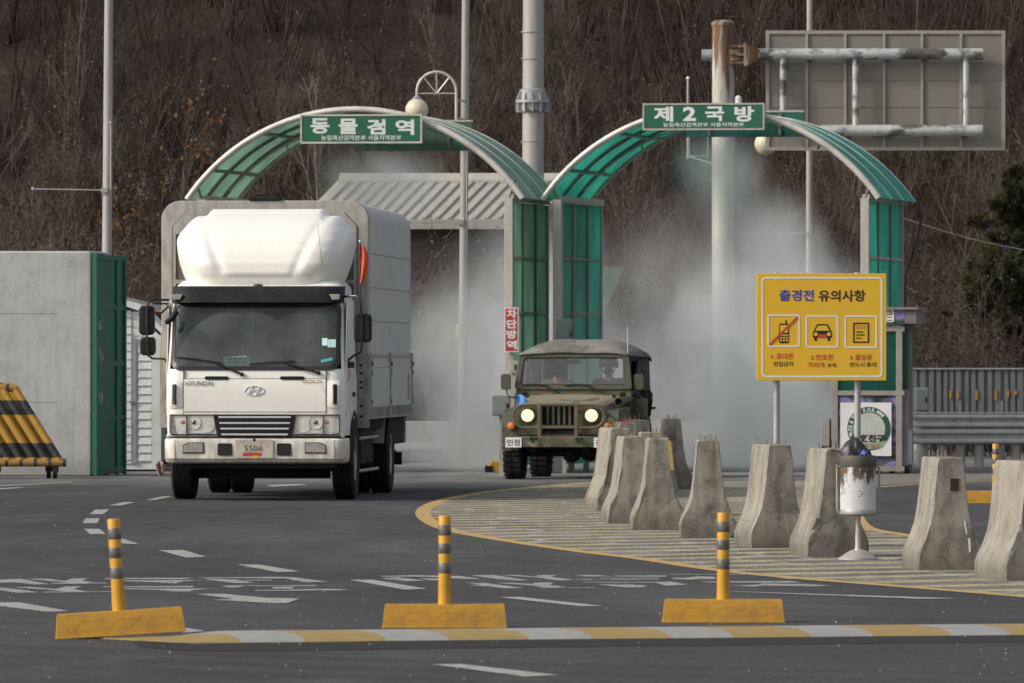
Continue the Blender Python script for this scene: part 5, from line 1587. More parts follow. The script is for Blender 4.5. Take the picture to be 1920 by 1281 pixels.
b.v = [(x, fy(z) - .03, z) for x, z in ro] + [(x, fy(z) - .03, z) for x, z in ri] + [(x, fy(z) + .03, z) for x, z in ri] + [(x, fy(z) + .03, z) for x, z in ro]
for k in range(4):
    for q in range(nn):
        j = (q + 1) % nn; k2 = (k + 1) % 4
        b.f.append((k * nn + q, k * nn + j, k2 * nn + j, k2 * nn + q)); b.m.append(0)
wf = b.build("windscreen_frame", 'olive', jeep, bevel=.006)
ri2 = rr_tap(-.75, .75, 1.376, 1.754, .045)
b = MB(); nn = len(ri)
b.v = [(x, fy(z) - .015, z) for x, z in ri] + [(x, fy(z) - .015, z) for x, z in ri2]
for q in range(nn): b.f.append((q, (q + 1) % nn, nn + (q + 1) % nn, nn + q)); b.m.append(0)
b.build("glass_seal", 'black_gloss', wf, recalc=False)
b = MB(); b.add([(x, fy(z) - .005, z) for x, z in ri], [tuple(range(len(ri)))]); b.build("windscreen", 'glass_jeep', wf)
for (pu, pv, mu, mv, b0, b1) in ((522, 627, 435, 590, 275, 440), (805, 625, 712, 588, 555, 722)):
    T_ = lambda u, v: (ju(u) - .195, fy(jv(v)) - .05, jv(v))
    w = MB().tube([T_(pu, pv), T_(mu, mv)], [.012, .008], 6); w.sphere(T_(pu, pv), .016, 8, 6)
    w.tube([T_(b0, 578), T_((b0 + b1) / 2, 573), T_(b1, 580)], .011, 6)
    w.build("wiper", 'black_gloss', jeep)
for s_ in (-1, 1):
    MB().box(s_ * .70 - .035, s_ * .70 + .035, 1.385, 1.40, 1.195, 1.255).build("hinge", 'chassis', jeep)
MB().tube([(-.12, 1.6, 1.70), (.06, 1.6, 1.70)], .028, 8).build("inner_mirror", 'black_gloss', jeep)
# canvas roof
secs = []
for (y, hw, ze, zc_) in ((1.42, .775, 1.80, 1.84), (1.50, .785, 1.80, 1.90), (1.62, .795, 1.80, 1.965), (1.85, .80, 1.79, 2.01), (2.3, .805, 1.79, 2.035), (2.8, .805, 1.78, 2.03), (3.3, .80, 1.76, 2.0), (3.45, .78, 1.70, 1.90)):
    ring = []
    for k in range(21):
        t_ = -1 + 2 * k / 20
        e = abs(t_)
        z = ze + (zc_ - ze) * (1 - e ** 4.5) + (.005 * sin(7 * t_ + y * 2))
        ring.append((hw * t_ * (1 + .05 * e ** 4), y, z))
    secs.append(ring)
b = MB().loft(secs, closed=False, caps=False)
o = b.build("canvas_roof", 'canvas', jeep, smooth=50); o.modifiers.new("thick", 'SOLIDIFY').thickness = .012
def curtain(fn):
    c_ = MB(); fn(c_)
    o_ = c_.build("side_curtain", 'canvas_dark', jeep, smooth=40); o_.modifiers.new("thick", 'SOLIDIFY').thickness = .008
curtain(lambda cs: cs.add([(-.79, 3.46, .95), (-.40, 3.46, .95), (-.40, 3.44, 1.85), (-.75, 3.44, 1.85)], [(0, 1, 2, 3)]))
curtain(lambda cs: cs.add([(.79, 3.46, .95), (.40, 3.46, .95), (.40, 3.44, 1.85), (.75, 3.44, 1.85)], [(0, 1, 2, 3)]))
for s_ in (-1, 1):
    curtain(lambda cs: cs.add([(s_ * .80, 2.45, 1.18), (s_ * .80, 3.46, 1.18), (s_ * .785, 3.44, 1.82), (s_ * .79, 2.55, 1.84)], [(0, 1, 2, 3)]))
    curtain(lambda cs: cs.add([(s_ * .775, 1.45, 1.66), (s_ * .775, 1.95, 1.72), (s_ * .775, 2.6, 1.70), (s_ * .775, 2.6, 1.82), (s_ * .765, 1.45, 1.82)], [(0, 1, 2, 3, 4)]))
    curtain(lambda cs: cs.add([(s_ * .80, 1.50, 1.05), (s_ * .80, 2.46, 1.05), (s_ * .80, 2.46, 1.30), (s_ * .80, 1.50, 1.28)], [(0, 1, 2, 3)]))
    MB().tube([(s_ * .80, 2.05, 1.28), (s_ * .80, 2.22, 1.74)], .018, 6).build("roof_hoop", 'canvas_dark', jeep)
    MB().tube([(s_ * .80, 1.5, 1.28), (s_ * .79, 1.5, 1.75)], .015, 6).build("roof_hoop", 'canvas_dark', jeep)
    curtain(lambda cs: cs.add([(s_ * .80, 2.14, 1.28), (s_ * .80, 2.46, 1.28), (s_ * .79, 2.5, 1.75), (s_ * .79, 2.34, 1.72)], [(0, 1, 2, 3)]))
# mirrors, jerrycan, strapped tools
for s_, x_, y_ in ((-1, -.955, 1.30), (1, .93, 1.45)):
    z = 1.41
    b = MB().prism(rrect(x_ - .068, x_ + .068, z - .115, z + .115, .035), 'y', y_ - .03, y_ + .03)
    b.tube([(x_, y_ + .02, z - .1), (x_ - s_ * .03, y_ + .05, z - .22), (s_ * .80, 1.5, 1.17)], .012, 6)
    b.build("mirror", 'olive', jeep, bevel=.012)
jc = MB().prism(rrect(.80, 1.0, .88, 1.17, .03), 'y', 1.50, 1.86).build("jerrycan", 'olive', jeep, bevel=.018, seg=3)
MB().tube([(.85, 1.68, 1.17), (.86, 1.68, 1.20), (.94, 1.68, 1.20), (.95, 1.68, 1.17)], .011, 6).build("handle", 'olive', jc)
sp = MB()
for k in range(8):
    rr_ = random.Random(k)
    sp.box(.80 + .03 * k % .12, .90 + .02 * (k % 3), 1.75 + .14 * k, 1.88 + .14 * k, 1.10 + .02 * (k % 2), 1.22 + .03 * (k % 3))
sp.tube([(.86, 1.5, 1.20), (.88, 2.8, 1.21)], .022, 6); sp.tube([(.88, 1.9, 1.0), (.90, 3.2, 1.02)], .02, 6)
sp.tube([(.90, 2.6, .9), (.93, 2.6, 1.14)], .03, 8)
sp.build("strapped_tools", 'chassis', jeep)
ai = MB().tube([(ju(882) - .02, .62, jv(690)), (ju(882), 1.0, jv(690) + .01), (ju(882) + .02, 1.40, jv(690) + .03)], .055, 14, caps=False)
ai.lathe([(.060, 0), (.066, -.012), (.052, -.014), (.050, .12), (.003, .13)], 16, (ju(882) - .02, .62, jv(690)), 'y', caps=False)
ai.build("air_intake", 'olive', jeep)
MB().tube([(ju(965) - .21, 1.55, 1.80), (ju(965) - .215, 1.55, 2.22)], .006, 5).build("aerial", 'white_txt', jeep)
for s_ in (-1, 1):
    wheel(jeep, s_ * .70, .58, .375, .235, s_, 'olive', tread=True)
    wheel(jeep, s_ * .70, 2.88, .375, .235, s_, 'olive', tread=True)
st_ = MB()
for x in (-.36, .36):
    st_.box(x - .24, x + .24, 2.0, 2.45, .75, .95); st_.box(x - .23, x + .23, 2.42, 2.54, .9, 1.40)
st_.build("seat", 'seat_grey', jeep, bevel=.03)
MB().box(-.72, .72, 1.50, 1.62, 1.0, 1.26).build("dashboard", 'interior', jeep)
MB().tube([(.36 + .19 * cos(2 * pi * k / 20), 1.74 + .08 * sin(2 * pi * k / 20), 1.25 + .17 * sin(2 * pi * k / 20)) for k in range(21)], .014, 8).build("steering_wheel", 'black_plastic', jeep)
bfl = MB().grid(lambda u, v: (-.70 + .17 * u + .05 * v, .40 + .05 * sin(5 * u + 2 * v), 1.21 - .20 * v + .03 * sin(3 * u) - .03 * u), 10, 10)
bfo = bfl.build("blue_flag", 'blue_flag', None, smooth=70)
bfo.location = jeep.location; bfo.rotation_euler = jeep.rotation_euler
bfo.modifiers.new("thick", 'SOLIDIFY').thickness = .006
MB().tube([(-.70, .40, 1.0), (-.70, .40, 1.23)], .008, 6).build("staff", 'chassis', bfo)
tag(bfo, "small blue flag on the jeep's front wing beside the headlight", "flag")

# ------------------------------------------------------------------ people
def skin(name, V, E_, rad, mat, parent=None, sub=2, root=0):
    me = bpy.data.meshes.new(name)
    me.from_pydata(V, E_, [])
    me.materials.append(M[mat])
    o = bpy.data.objects.new(name, me)
    link(o, parent)
    m = o.modifiers.new("skin", 'SKIN')
    m.use_smooth_shade = True
    for k, r_ in enumerate(rad):
        me.skin_vertices[0].data[k].radius = r_ if isinstance(r_, tuple) else (r_, r_)
    for k in range(len(V)):
        me.skin_vertices[0].data[k].use_root = (k == root)
    s_ = o.modifiers.new("sub", 'SUBSURF'); s_.levels = sub; s_.render_levels = sub
    return o

def person(label, loc, rz, J, clothes, head_extra, seated=False, group=None):
    """J: joints of the pose (metres, local). The body is one skinned surface; clothing lies over it."""
    V, E_, Rd = [], [], []
    ix = {}
    def add(nm, p, r_, par=None):
        ix[nm] = len(V); V.append(p); Rd.append(r_)
        if par: E_.append((ix[par], ix[nm]))
    def lerp(a, c_, t_): return tuple(a[i_] + (c_[i_] - a[i_]) * t_ for i_ in range(3))
    add('pelvis', J['pelvis'], (.15, .11)); add('waist', J['waist'], (.135, .10), 'pelvis'); add('chest', J['chest'], (.165, .115), 'waist')
    add('neck', J['neck'], .055, 'chest'); add('jaw', J['jaw'], (.066, .072), 'neck'); add('skull', J['skull'], (.077, .092), 'jaw'); add('crown', J['crown'], (.050, .060), 'skull')
    hd_ = Vector(J['face'])
    add('nose', tuple(Vector(J['jaw']) * .55 + Vector(J['skull']) * .45 + hd_ * .098), .013, 'skull')
    for s_, sd in (('L', -1), ('R', 1)):
        add('sho' + s_, J['sho' + s_], .064, 'chest'); add('elb' + s_, J['elb' + s_], .042, 'sho' + s_); add('wri' + s_, J['wri' + s_], .027, 'elb' + s_)
        w_2, el_ = Vector(J['wri' + s_]), Vector(J['elb' + s_])
        d = (w_2 - el_).normalized()
        side = d.cross(Vector((0, 0, 1)));
        side = side.normalized() if side.length > .05 else Vector((0, 1, 0))
        up = side.cross(d).normalized()
        palm = w_2 + d * .085
        add('palm' + s_, tuple(palm), (.036, .018), 'wri' + s_)
        for q, ln in enumerate((.070, .080, .074, .058)):
            b0 = palm + side * (-.027 + .018 * q) + d * .01
            add('f%d' % q + s_, tuple(b0 + d * ln * .5 - up * .010), .0088, 'palm' + s_)
            add('g%d' % q + s_, tuple(b0 + d * ln * .85 - up * .040), .0078, 'f%d' % q + s_)
        tb = w_2 + d * .03 - side * .035
        add('t' + s_, tuple(tb), .012, 'wri' + s_); add('u' + s_, tuple(tb + d * .045 - side * .02 - up * .02), .009, 't' + s_)
        add('hip' + s_, J['hip' + s_], .085, 'pelvis'); add('kne' + s_, J['kne' + s_], .058, 'hip' + s_); add('ank' + s_, J['ank' + s_], .036, 'kne' + s_)
        add('toe' + s_, J['toe' + s_], .034, 'ank' + s_)
    body = skin("person", V, E_, Rd, 'skin')
    body.location = loc; body.rotation_euler = (0, 0, rz)
    tag(body, label, "person", group)
    jk, tr, sh = clothes
    V2 = [J['pelvis'], J['waist'], J['chest'], lerp(J['chest'], J['neck'], .8)]; E2 = [(0, 1), (1, 2), (2, 3)]; R2 = [(.168, .13), (.158, .122), (.185, .135), .075]
    for s_ in 'LR':
        k0 = len(V2)
        V2 += [J['sho' + s_], J['elb' + s_], lerp(J['elb' + s_], J['wri' + s_], .95)]; R2 += [.080, .058, .042]
        E2 += [(2, k0), (k0, k0 + 1), (k0 + 1, k0 + 2)]
    skin("jacket", V2, E2, R2, jk, body)
    V2 = [lerp(J['waist'], J['pelvis'], .35), J['pelvis']]; E2 = [(0, 1)]; R2 = [(.15, .115), (.168, .13)]
    for s_ in 'LR':
        k0 = len(V2)
        V2 += [J['hip' + s_], J['kne' + s_], lerp(J['kne' + s_], J['ank' + s_], .96)]; R2 += [.098, .072, .052]
        E2 += [(1, k0), (k0, k0 + 1), (k0 + 1, k0 + 2)]
    skin("trousers", V2, E2, R2, tr, body)
    for s_ in 'LR':
        a = Vector(J['ank' + s_]); t_ = Vector(J['toe' + s_]); dn = Vector(J.get('sole' + s_, (0, 0, -1)))
        heel = a + (a - t_).normalized() * .035 + dn * .055
        skin("shoe", [tuple(a + dn * .01), tuple(heel), tuple((a + t_) / 2 + dn * .045), tuple(t_ + dn * .012)], [(0, 1), (0, 2), (2, 3)], [.046, .040, (.046, .040), (.042, .032)], sh, body)
        skin("shoe_sole", [tuple(heel + dn * .028), tuple((a + t_) / 2 + dn * .075), tuple(t_ + dn * .038 + (t_ - a).normalized() * .02)], [(0, 1), (1, 2)], [(.040, .013), (.045, .013), (.038, .012)], 'sole', body)
    head_extra(body, J)
    eb = MB()
    ec = Vector(J['jaw']) * .25 + Vector(J['skull']) * .75
    sd_ = hd_.cross(Vector((0, 0, 1))).normalized()
    for q in (-1, 1):
        p_ = ec + hd_ * .078 + sd_ * .032 * q
        eb.sphere(tuple(p_), .013, 10, 6)
    eb.build("eye", 'black_txt', body)
    return body

def hair_fn(mat):
    def fn(body, J):
        s_ = Vector(J['skull']); c_ = Vector(J['crown']); f_ = Vector(J['face'])
        skin("hair", [tuple(s_ - f_ * .035), tuple(s_ - f_ * .02 + Vector((0, 0, .04))), tuple(c_ + Vector((0, 0, .004)) - f_ * .01)], [(0, 1), (1, 2)], [(.078, .075), (.084, .088), (.062, .075)], mat, body)
    return fn
def helmet_fn(mask):
    def fn(body, J):
        s_ = Vector(J['skull']); f_ = Vector(J['face']); jw = Vector(J['jaw'])
        b = MB().lathe([(.145, -.035), (.150, -.02), (.142, .05), (.115, .11), (.06, .145), (.004, .155)], 26, tuple(s_ + Vector((0, 0, .0))), 'z', caps=False)
        h_ = b.build("helmet", 'helmet', body, smooth=60)
        b = MB()
        for q in (-1, 1): b.tube([tuple(s_ + Vector((q * .125, 0, -.02))), tuple(jw + Vector((q * .08, 0, -.02)) + f_ * .03), tuple(jw + Vector((0, 0, -.075)) + f_ * .05)], .008, 5)
        b.build("chin_strap", 'dark_cloth', h_)
        if mask:
            skin("face_mask", [tuple(jw - Vector((0, 0, .06))), tuple(jw + f_ * .008), tuple(jw + f_ * .012 + Vector((0, 0, .045)))], [(0, 1), (1, 2)], [.07, (.078, .086), (.080, .092)], 'dark_cloth', body)
    return fn
def seated(dx, lean=0.0, hands=None):
    J = dict(pelvis=(0, .10, .50), waist=(0, .14, .68), chest=(0, .15, .92), neck=(0, .13, 1.08), jaw=(0, .10, 1.17), skull=(0, .105, 1.255), crown=(0, .115, 1.325), face=(0, -1, 0),
             shoL=(-.19, .14, 1.0), shoR=(.19, .14, 1.0), elbL=(-.27, -.02, .76), elbR=(.27, -.02, .76), wriL=(-.14, -.24, .80), wriR=(.14, -.24, .80),
             hipL=(-.10, .05, .48), hipR=(.10, .05, .48), kneL=(-.15, -.36, .52), kneR=(.15, -.36, .52), ankL=(-.14, -.46, .14), ankR=(.14, -.46, .14), toeL=(-.14, -.62, .08), toeR=(.14, -.62, .08))
    return J
def place_in(veh, x, y, z): 
    return veh.matrix_basis @ Vector((x, y, z))
person("masked soldier in a helmet driving the army jeep", place_in(jeep, .38, 2.12, .40), jeep.rotation_euler.z, seated(0), ('uniform', 'uniform', 'black_plastic'), helmet_fn(True))
person("soldier in the jeep's passenger seat, dim behind the glass", place_in(jeep, -.36, 2.12, .38), jeep.rotation_euler.z, seated(0), ('uniform', 'uniform', 'black_plastic'), helmet_fn(True))
person("driver in a grey jacket behind the truck's reflecting windscreen", place_in(truck, .55, .98, .92), truck.rotation_euler.z, seated(0), ('seat_grey', 'jeans', 'black_plastic'), hair_fn('dark_cloth'))
# walker mostly hidden behind the truck's left edge
wk = dict(pelvis=(.03, 0, .90), waist=(.05, 0, 1.06), chest=(.09, 0, 1.29), neck=(.11, 0, 1.45), jaw=(.13, 0, 1.54), skull=(.125, 0, 1.625), crown=(.115, 0, 1.70), face=(1, 0, 0),
          shoL=(.09, -.19, 1.37), shoR=(.09, .19, 1.37), elbL=(-.12, -.24, 1.13), elbR=(.26, .24, 1.13), wriL=(-.10, -.22, .88), wriR=(.42, .20, .98),
          hipL=(.03, -.09, .87), hipR=(.03, .09, .87), kneL=(.02, -.10, .47), kneR=(.30, .10, .52), ankL=(-.235, -.11, .185), ankR=(.40, .10, .09), toeL=(-.215, -.11, .035), toeR=(.56, .10, .04),
          soleL=(-.98, 0, -.12), soleR=(0, 0, -1))
pw = G(333, 895)
person("pedestrian in dark jeans and maroon shoes, one foot showing past the truck's left side", (pw.x, pw.y, 0), 0, wk, ('dark_cloth', 'jeans', 'shoe'), hair_fn('dark_cloth'))

# ------------------------------------------------------------------ left: wall, green gate leaf, sheds, barricades
dW = 119.0; sW = F / dW
a0 = W(-700, HZ, dW); a1 = W(171, HZ, dW)
Hw = W(0, 471, dW).z
wl = thing("concrete_wall", "tall pale painted concrete wall end beside the green steel gate", "wall", (a1.x, dW, 0), 0)
b = MB().prism([(-7.0, 0), (0, 0), (.20, 1.55), (-7.0, 1.55)], 'z', 0, Hw)
wbody = b.build("wall_body", 'wall_conc', wl, bevel=.03)
jn = MB()
for z in (2.42, 1.10): jn.box(-7.0, -.5, -.002, .01, z - .003, z + .003)
jn.build("shutter_joint", 'verge', wbody)
gt = thing("green_gate", "green steel gate leaf with flaking paint folded against the wall end", "gate", (a1.x, dW, 0), 0)
def gx(px, d): return (px - 960) / F * d - a1.x
p0 = Vector((gx(173, dW - .05), -.05)); p1 = Vector((gx(229, 121.2), 2.2))
dr_ = (p1 - p0).normalized(); Lg = (p1 - p0).length; ag = atan2(dr_.y, dr_.x)
gl_ = MB().box(0, Lg, -.03, 0, .02, 3.30)
gm = Matrix.Translation((p0.x, p0.y, 0)) @ Matrix.Rotation(ag, 4, 'Z')
gl_.xf(gm); gl_.build("gate_sheet", 'green_steel', gt)
for f0, f1, w_ in ((0, .26, -.07), (.70, .76, -.06), (.96, 1.0, -.07)):
    MB().box(Lg * f0, Lg * f1, w_, -.031, 0.0, 3.32).xf(gm).build("gate_stile", 'green_steel', gt, bevel=.005)
for z in (.08, .86, 1.68, 2.52, 3.26):
    MB().box(Lg * .262, Lg * .698, -.055, -.031, z - .035, z + .035).xf(gm).build("gate_rail", paint("gate_rail_green%d" % int(z * 100), (.05, .12, .09), .6), gt)
    MB().box(Lg * .762, Lg * .958, -.055, -.031, z - .035, z + .035).xf(gm).build("gate_rail", 'green_steel', gt)
fk = MB()
rng = random.Random(3)
for zc_ in (2.28, 1.82, 1.16):
    for q in range(7):
        x = Lg * .13 + rng.uniform(-.12, .12); z = zc_ + rng.uniform(-.07, .07); r_ = rng.uniform(.03, .07)
        fk.prism([(x + r_ * 1.6 * cos(t_) * rng.uniform(.6, 1.1), z + r_ * sin(t_) * rng.uniform(.6, 1.1)) for t_ in [2 * pi * e / 8 for e in range(8)]], 'y', -.074, -.0705)
fk.xf(gm).build("flaked_patch", 'dirty_white', gt)

# white clapboard shed
dS = 124.5; sS = F / dS
def SX(px): return (px - 960) / F * dS
def SZ(py): return CAMH + (HZ - py) / F * dS
sh = thing("garden_shed", "small white clapboard shed with a gable roof behind the green gate", "shed", (SX(262), dS, 0), 0)
ox = SX(262)
zb = .03
b = MB().prism([(SX(205) - ox, zb), (SX(300) - ox, zb), (SX(297) - ox, SZ(627)), (SX(258) - ox, SZ(590)), (SX(226) - ox, SZ(575)), (SX(205) - ox, SZ(590))], 'y', 0, 2.2)
b.build("shed_wall", 'shed_white', sh)
bd_ = MB()
for q in range(19):
    z0 = .16 + .130 * q
    if z0 + .12 > SZ(633): break
    bd_.loft([[(SX(259) - ox, -.028, z0), (SX(284) - ox, -.028, z0), (SX(284) - ox, -.002, z0), (SX(259) - ox, -.002, z0)], [(SX(259) - ox, -.008, z0 + .124), (SX(284) - ox, -.008, z0 + .124), (SX(284) - ox, -.002, z0 + .124), (SX(259) - ox, -.002, z0 + .124)]])
for q in range(22):
    z0 = .16 + .130 * q
    if SZ(575) - z0 > .14 and z0 > SZ(634):
        bd_.box(SX(206) - ox, SX(268) - ox, -.012, -.002, z0, z0 + .115)
bd_.build("clapboard", 'shed_white', sh, smooth=20)
MB().box(SX(285) - ox, SX(302) - ox, -.035, .0, zb, SZ(628)).build("corner_board", 'shed_white', sh)
dd = MB().box(SX(222) - ox, SX(247) - ox, -.02, -.003, .12, SZ(636))
for q in range(18): dd.loft([[(SX(223) - ox, -.036, .18 + .13 * q), (SX(246) - ox, -.036, .18 + .13 * q), (SX(246) - ox, -.02, .18 + .13 * q), (SX(223) - ox, -.02, .18 + .13 * q)], [(SX(223) - ox, -.024, .295 + .13 * q), (SX(246) - ox, -.024, .295 + .13 * q), (SX(246) - ox, -.02, .295 + .13 * q), (SX(223) - ox, -.02, .295 + .13 * q)]])
dor = dd.build("shed_door", 'shed_white', sh, smooth=20)
MB().box(SX(243) - ox, SX(252) - ox, -.06, -.037, SZ(756), SZ(752)).build("hasp", 'rust_dark', dor)
MB().box(SX(247.5) - ox, SX(256) - ox, -.034, -.003, .12, SZ(634)).build("door_frame", 'galv', dor)
b = MB()
b.prism([(SX(196) - ox, SZ(594)), (SX(226) - ox, SZ(571)), (SX(262) - ox, SZ(583)), (SX(306) - ox, SZ(629)), (SX(306) - ox, SZ(617)), (SX(262) - ox, SZ(570)), (SX(226) - ox, SZ(562)), (SX(196) - ox, SZ(586))], 'y', -.12, 2.4)
b.build("shed_roof", 'shed_white', sh)
sh2 = thing("lean_to_shed", "grey clapboard lean-to with a yellow eave strip behind the white shed", "shed", (SX(300), dS + 2.5, 0), 0)
b = MB().box(-.2, 1.6, 0, 1.5, 0, 2.20)
b.build("shed_wall", 'grey_siding', sh2)
b2 = MB()
for q in range(16): b2.box(-.21, 1.61, -.02, -.001, .1 + .13 * q, .21 + .13 * q)
b2.build("clapboard", 'grey_siding', sh2)
MB().prism([(-.95, 2.72), (-.1, 2.52), (1.7, 2.20), (1.7, 2.26), (-.1, 2.60), (-.95, 2.80)], 'y', -.25, 1.6).build("shed_roof", 'shed_roof', sh2)
MB().prism([(-.30, 2.53), (1.7, 2.165), (1.7, 2.19), (-.30, 2.56)], 'y', -.27, -.251).build("eave_strip", 'yellow_line', sh2)

# black and yellow pipe barricades
def barricade(label, px_end, d, z_base, top, lean, npipes, group="black and yellow barricades nested by the wall"):
    o = W(px_end, HZ, d)
    t = thing("pipe_barricade", label, "barricade", (o.x, d, 0), 0, group)
    L = 1.9
    MB().tube([(-L, 0, z_base), (.0, 0, z_base)], .062, 14).build("base_pipe", 'barric_base', t)
    for q in range(npipes):
        x = -.10 - q * .185
        MB().tube([(x, .0, z_base + .03), (x - lean, .22, top)], .058, 14).build("slant_pipe", 'barric', t)
    MB().tube([(-L - lean + .1, .22, top + .01), (-.07 - lean, .22, top + .01)], .060, 14).build("top_pipe", 'barric_base', t)
    for x in (-.16, -1.0):
        w_ = MB().lathe([(.03, -.03), (.085, -.03), (.085, .03), (.03, .03)], 18, (x, 0, .085), 'x'); w_.box(x - .05, x + .05, -.03, .03, .10, z_base - .04)
        w_.build("castor", 'chassis', t)
    return t
barricade("front black and yellow pipe barricade before the concrete wall", 124, 116.6, .235, 1.31, .66, 7)
bb = barricade("second pipe barricade nested close behind the front one", 112, 117.0, .25, 1.33, .66, 7)

# ------------------------------------------------------------------ poles
def pole(name, label, cat, px0, px1, pyb, d, r0, r1, ztop, mat, group=None):
    o = W(px0, HZ, d)
    x1 = (px1 - px0) / F * d
    t = thing(name, label, cat, (o.x, d, 0), 0, group)
    MB().tube([(0, 0, 0), (x1 * .5, 0, ztop * .5), (x1, 0, ztop)], [r0, (r0 + r1) / 2, r1], 18).build("shaft", mat, t)
    MB().box(-r0 * 2, r0 * 2, -r0 * 2, r0 * 2, 0, .03).build("base_plate", 'galv', t)
    return t
def rod_holder(t, z, ln, xo, sgn, rise=.02, vert=None):
    b = MB()
    b.tube([(xo, -.08, z), (xo + sgn * ln, -.08, z + rise)], .011, 6); b.sphere((xo + sgn * ln, -.08, z + rise), .03, 8, 6)
    b.box(xo - .05, xo + sgn * .14 if sgn > 0 else xo + .05, -.11, .05, z - .04, z + .04)
    if vert:
        b.tube([(xo - sgn * .10, -.08, z), (xo - sgn * .10, -.08, z + vert)], .011, 6); b.sphere((xo - sgn * .10, -.08, z + vert), .03, 8, 6)
    b.build("banner_rod", 'galv', t)
dp = 128.0
Zp = lambda py, d: CAMH + (HZ - py) / F * d
t = pole("lamp_pole", "grey tapering pole rising behind the concrete wall", "pole", 197.5, 207, 470, dp, .085, .062, 11.0, 'pole_grey')
rod_holder(t, Zp(357, dp), 1.14, -.01, -1, .02, vert=1.07)
t = pole("lamp_pole", "grey pole behind the left arch with a striped band low down", "pole", 866, 876.5, 880, 130.0, .075, .055, 11.0, 'pole_grey')
MB().lathe([(.098, Zp(634, 130)), (.10, Zp(633, 130)), (.10, Zp(609, 130)), (.098, Zp(608, 130))], 16, caps=False).build("striped_band", 'band_yellow', t)
rod_holder(t, Zp(417, 130), .85, -.02, -1, 0, vert=1.3)
b = MB(); b.tube([(.06, -.09, Zp(608, 130)), (.12, -.12, Zp(580, 130)), (.22, -.12, Zp(600, 130))], .008, 5); b.build("loose_strap", 'white_txt', t)
t = pole("lamp_pole", "thin pole with a short rod standing behind the spray of the teal arch", "pole", 1516, 1519, 880, 148.0, .06, .05, 12.0, 'pole_grey')
rod_holder(t, Zp(438, 148), 1.05, 0, -1, 0)
t = thing("antenna_mast", "slim mast with a ball top stayed to the rusty pole's left side", "mast", (W(1290, HZ, 142).x, 142, 0))
MB().tube([(0, 0, Zp(298, 142)), (0, 0, Zp(150, 142))], .024, 10).build("shaft", 'pole_grey', t)
MB().sphere((0, 0, Zp(147, 142)), .035, 10, 7).build("ball_top", 'white', t)
MB().ring([(.0, Zp(294, 142)), (.36, Zp(294, 142)), (.36, Zp(252, 142)), (.0, Zp(252, 142))], [(.03, Zp(291, 142)), (.33, Zp(291, 142)), (.33, Zp(255, 142)), (.03, Zp(255, 142))], 'y', -.05, -.02).build("small_frame", 'galv', t)
MB().tube([(.02, -.03, Zp(294, 142)), (.64, -4.9, Zp(330, 142))], .02, 6).build("stay", 'galv', t)
# thick segmented steel pole
d = 140.0; s = F / d
t = pole("steel_mast", "thick grey flanged steel mast between the two arches", "mast", 998.5, 1001, 880, d, .205, .175, 12.0, 'pole_grey')
fl2 = MB()
zz = Zp(190, d)
fl2.lathe([(.20, -.20), (.235, -.16), (.24, -.03), (.30, -.025), (.30, .02), (.235, .03), (.225, .20), (.19, .22)], 28, (.0, 0, zz))
for q in range(12):
    a = 2 * pi * q / 12
    fl2.box(.19, .30, -.012, .012, -.19, -.03, mat=Matrix.Translation((0, 0, zz)) @ Matrix.Rotation(a, 4, 'Z'))
    fl2.add([(Matrix.Translation((0, 0, zz)) @ Matrix.Rotation(a, 4, 'Z')) @ Vector(v) for v in ((.19, 0, .03), (.295, 0, .03), (.215, 0, .21))], [(0, 1, 2)])
fl2.build("flange", 'galv', t)
for py in (110, 60, 265):
    MB().lathe([(.188, -.012), (.2, -.01), (.2, .01), (.188, .012)], 28, (0, 0, Zp(py, d)), caps=False).build("joint_band", 'galv', t)
# globe lamps
def globe(label, px, py, d, arch=True):
    o = W(px, py, d); s = F / d
    t = thing("globe_lamp", label, "lamp", (o.x, d, 0), 0, "globe lamps near the arches")
    r = 21.5 / s
    gl = MB().sphere((0, 0, o.z), r, 24, 14).build("globe", 'globe', t, smooth=80)
    MB().lathe([(.07, -.01), (.075, .01), (.05, .03), (.03, .05)], 16, (0, 0, o.z + r * .97)).build("cap", 'galv', gl)
    if arch:
        R_ = 37 / s
        pts = [(0, 0, o.z + r)] + [(R_ - R_ * cos(pi * q / 16), 0, Zp(172, d) + R_ * sin(pi * q / 16)) for q in range(17)] + [(2 * R_, 0, Zp(228, d))]
        MB().tube(pts, .022, 8).build("arm", 'rim_white', t)
        b = MB(); zc_ = Zp(172, d) - .03
        b.tube([(0.02, 0, zc_), (2 * R_ - .02, 0, zc_)], .010, 5)
        for q in (-42, 0, 42): b.tube([(R_, 0, zc_), (R_ + (R_ - .02) * sin(R(q)), 0, zc_ + .03 + (R_ - .02) * cos(R(q)))], .009, 5)
        b.build("brace", 'rim_white', t)
        b = MB()
        for py_ in (188, 222): b.tube([(2 * R_, 0, Zp(py_, d)), (2 * R_ + .16, .5, Zp(py_, d))], .016, 6)
        b.build("pole_clamp", 'galv', t)
    else:
        MB().tube([(0, 0, o.z + r), (0, .05, o.z + r + .3), (-.4, .05, o.z + r + .4)], .02, 6).build("arm", 'galv', t)
    return t
globe("cream globe lamp hanging from an arched arm above the left arch", 781.5, 206, 129.5)
globe("cream globe lamp peeping out below the green back of the right sign", 1436, 270, 140.0, False)

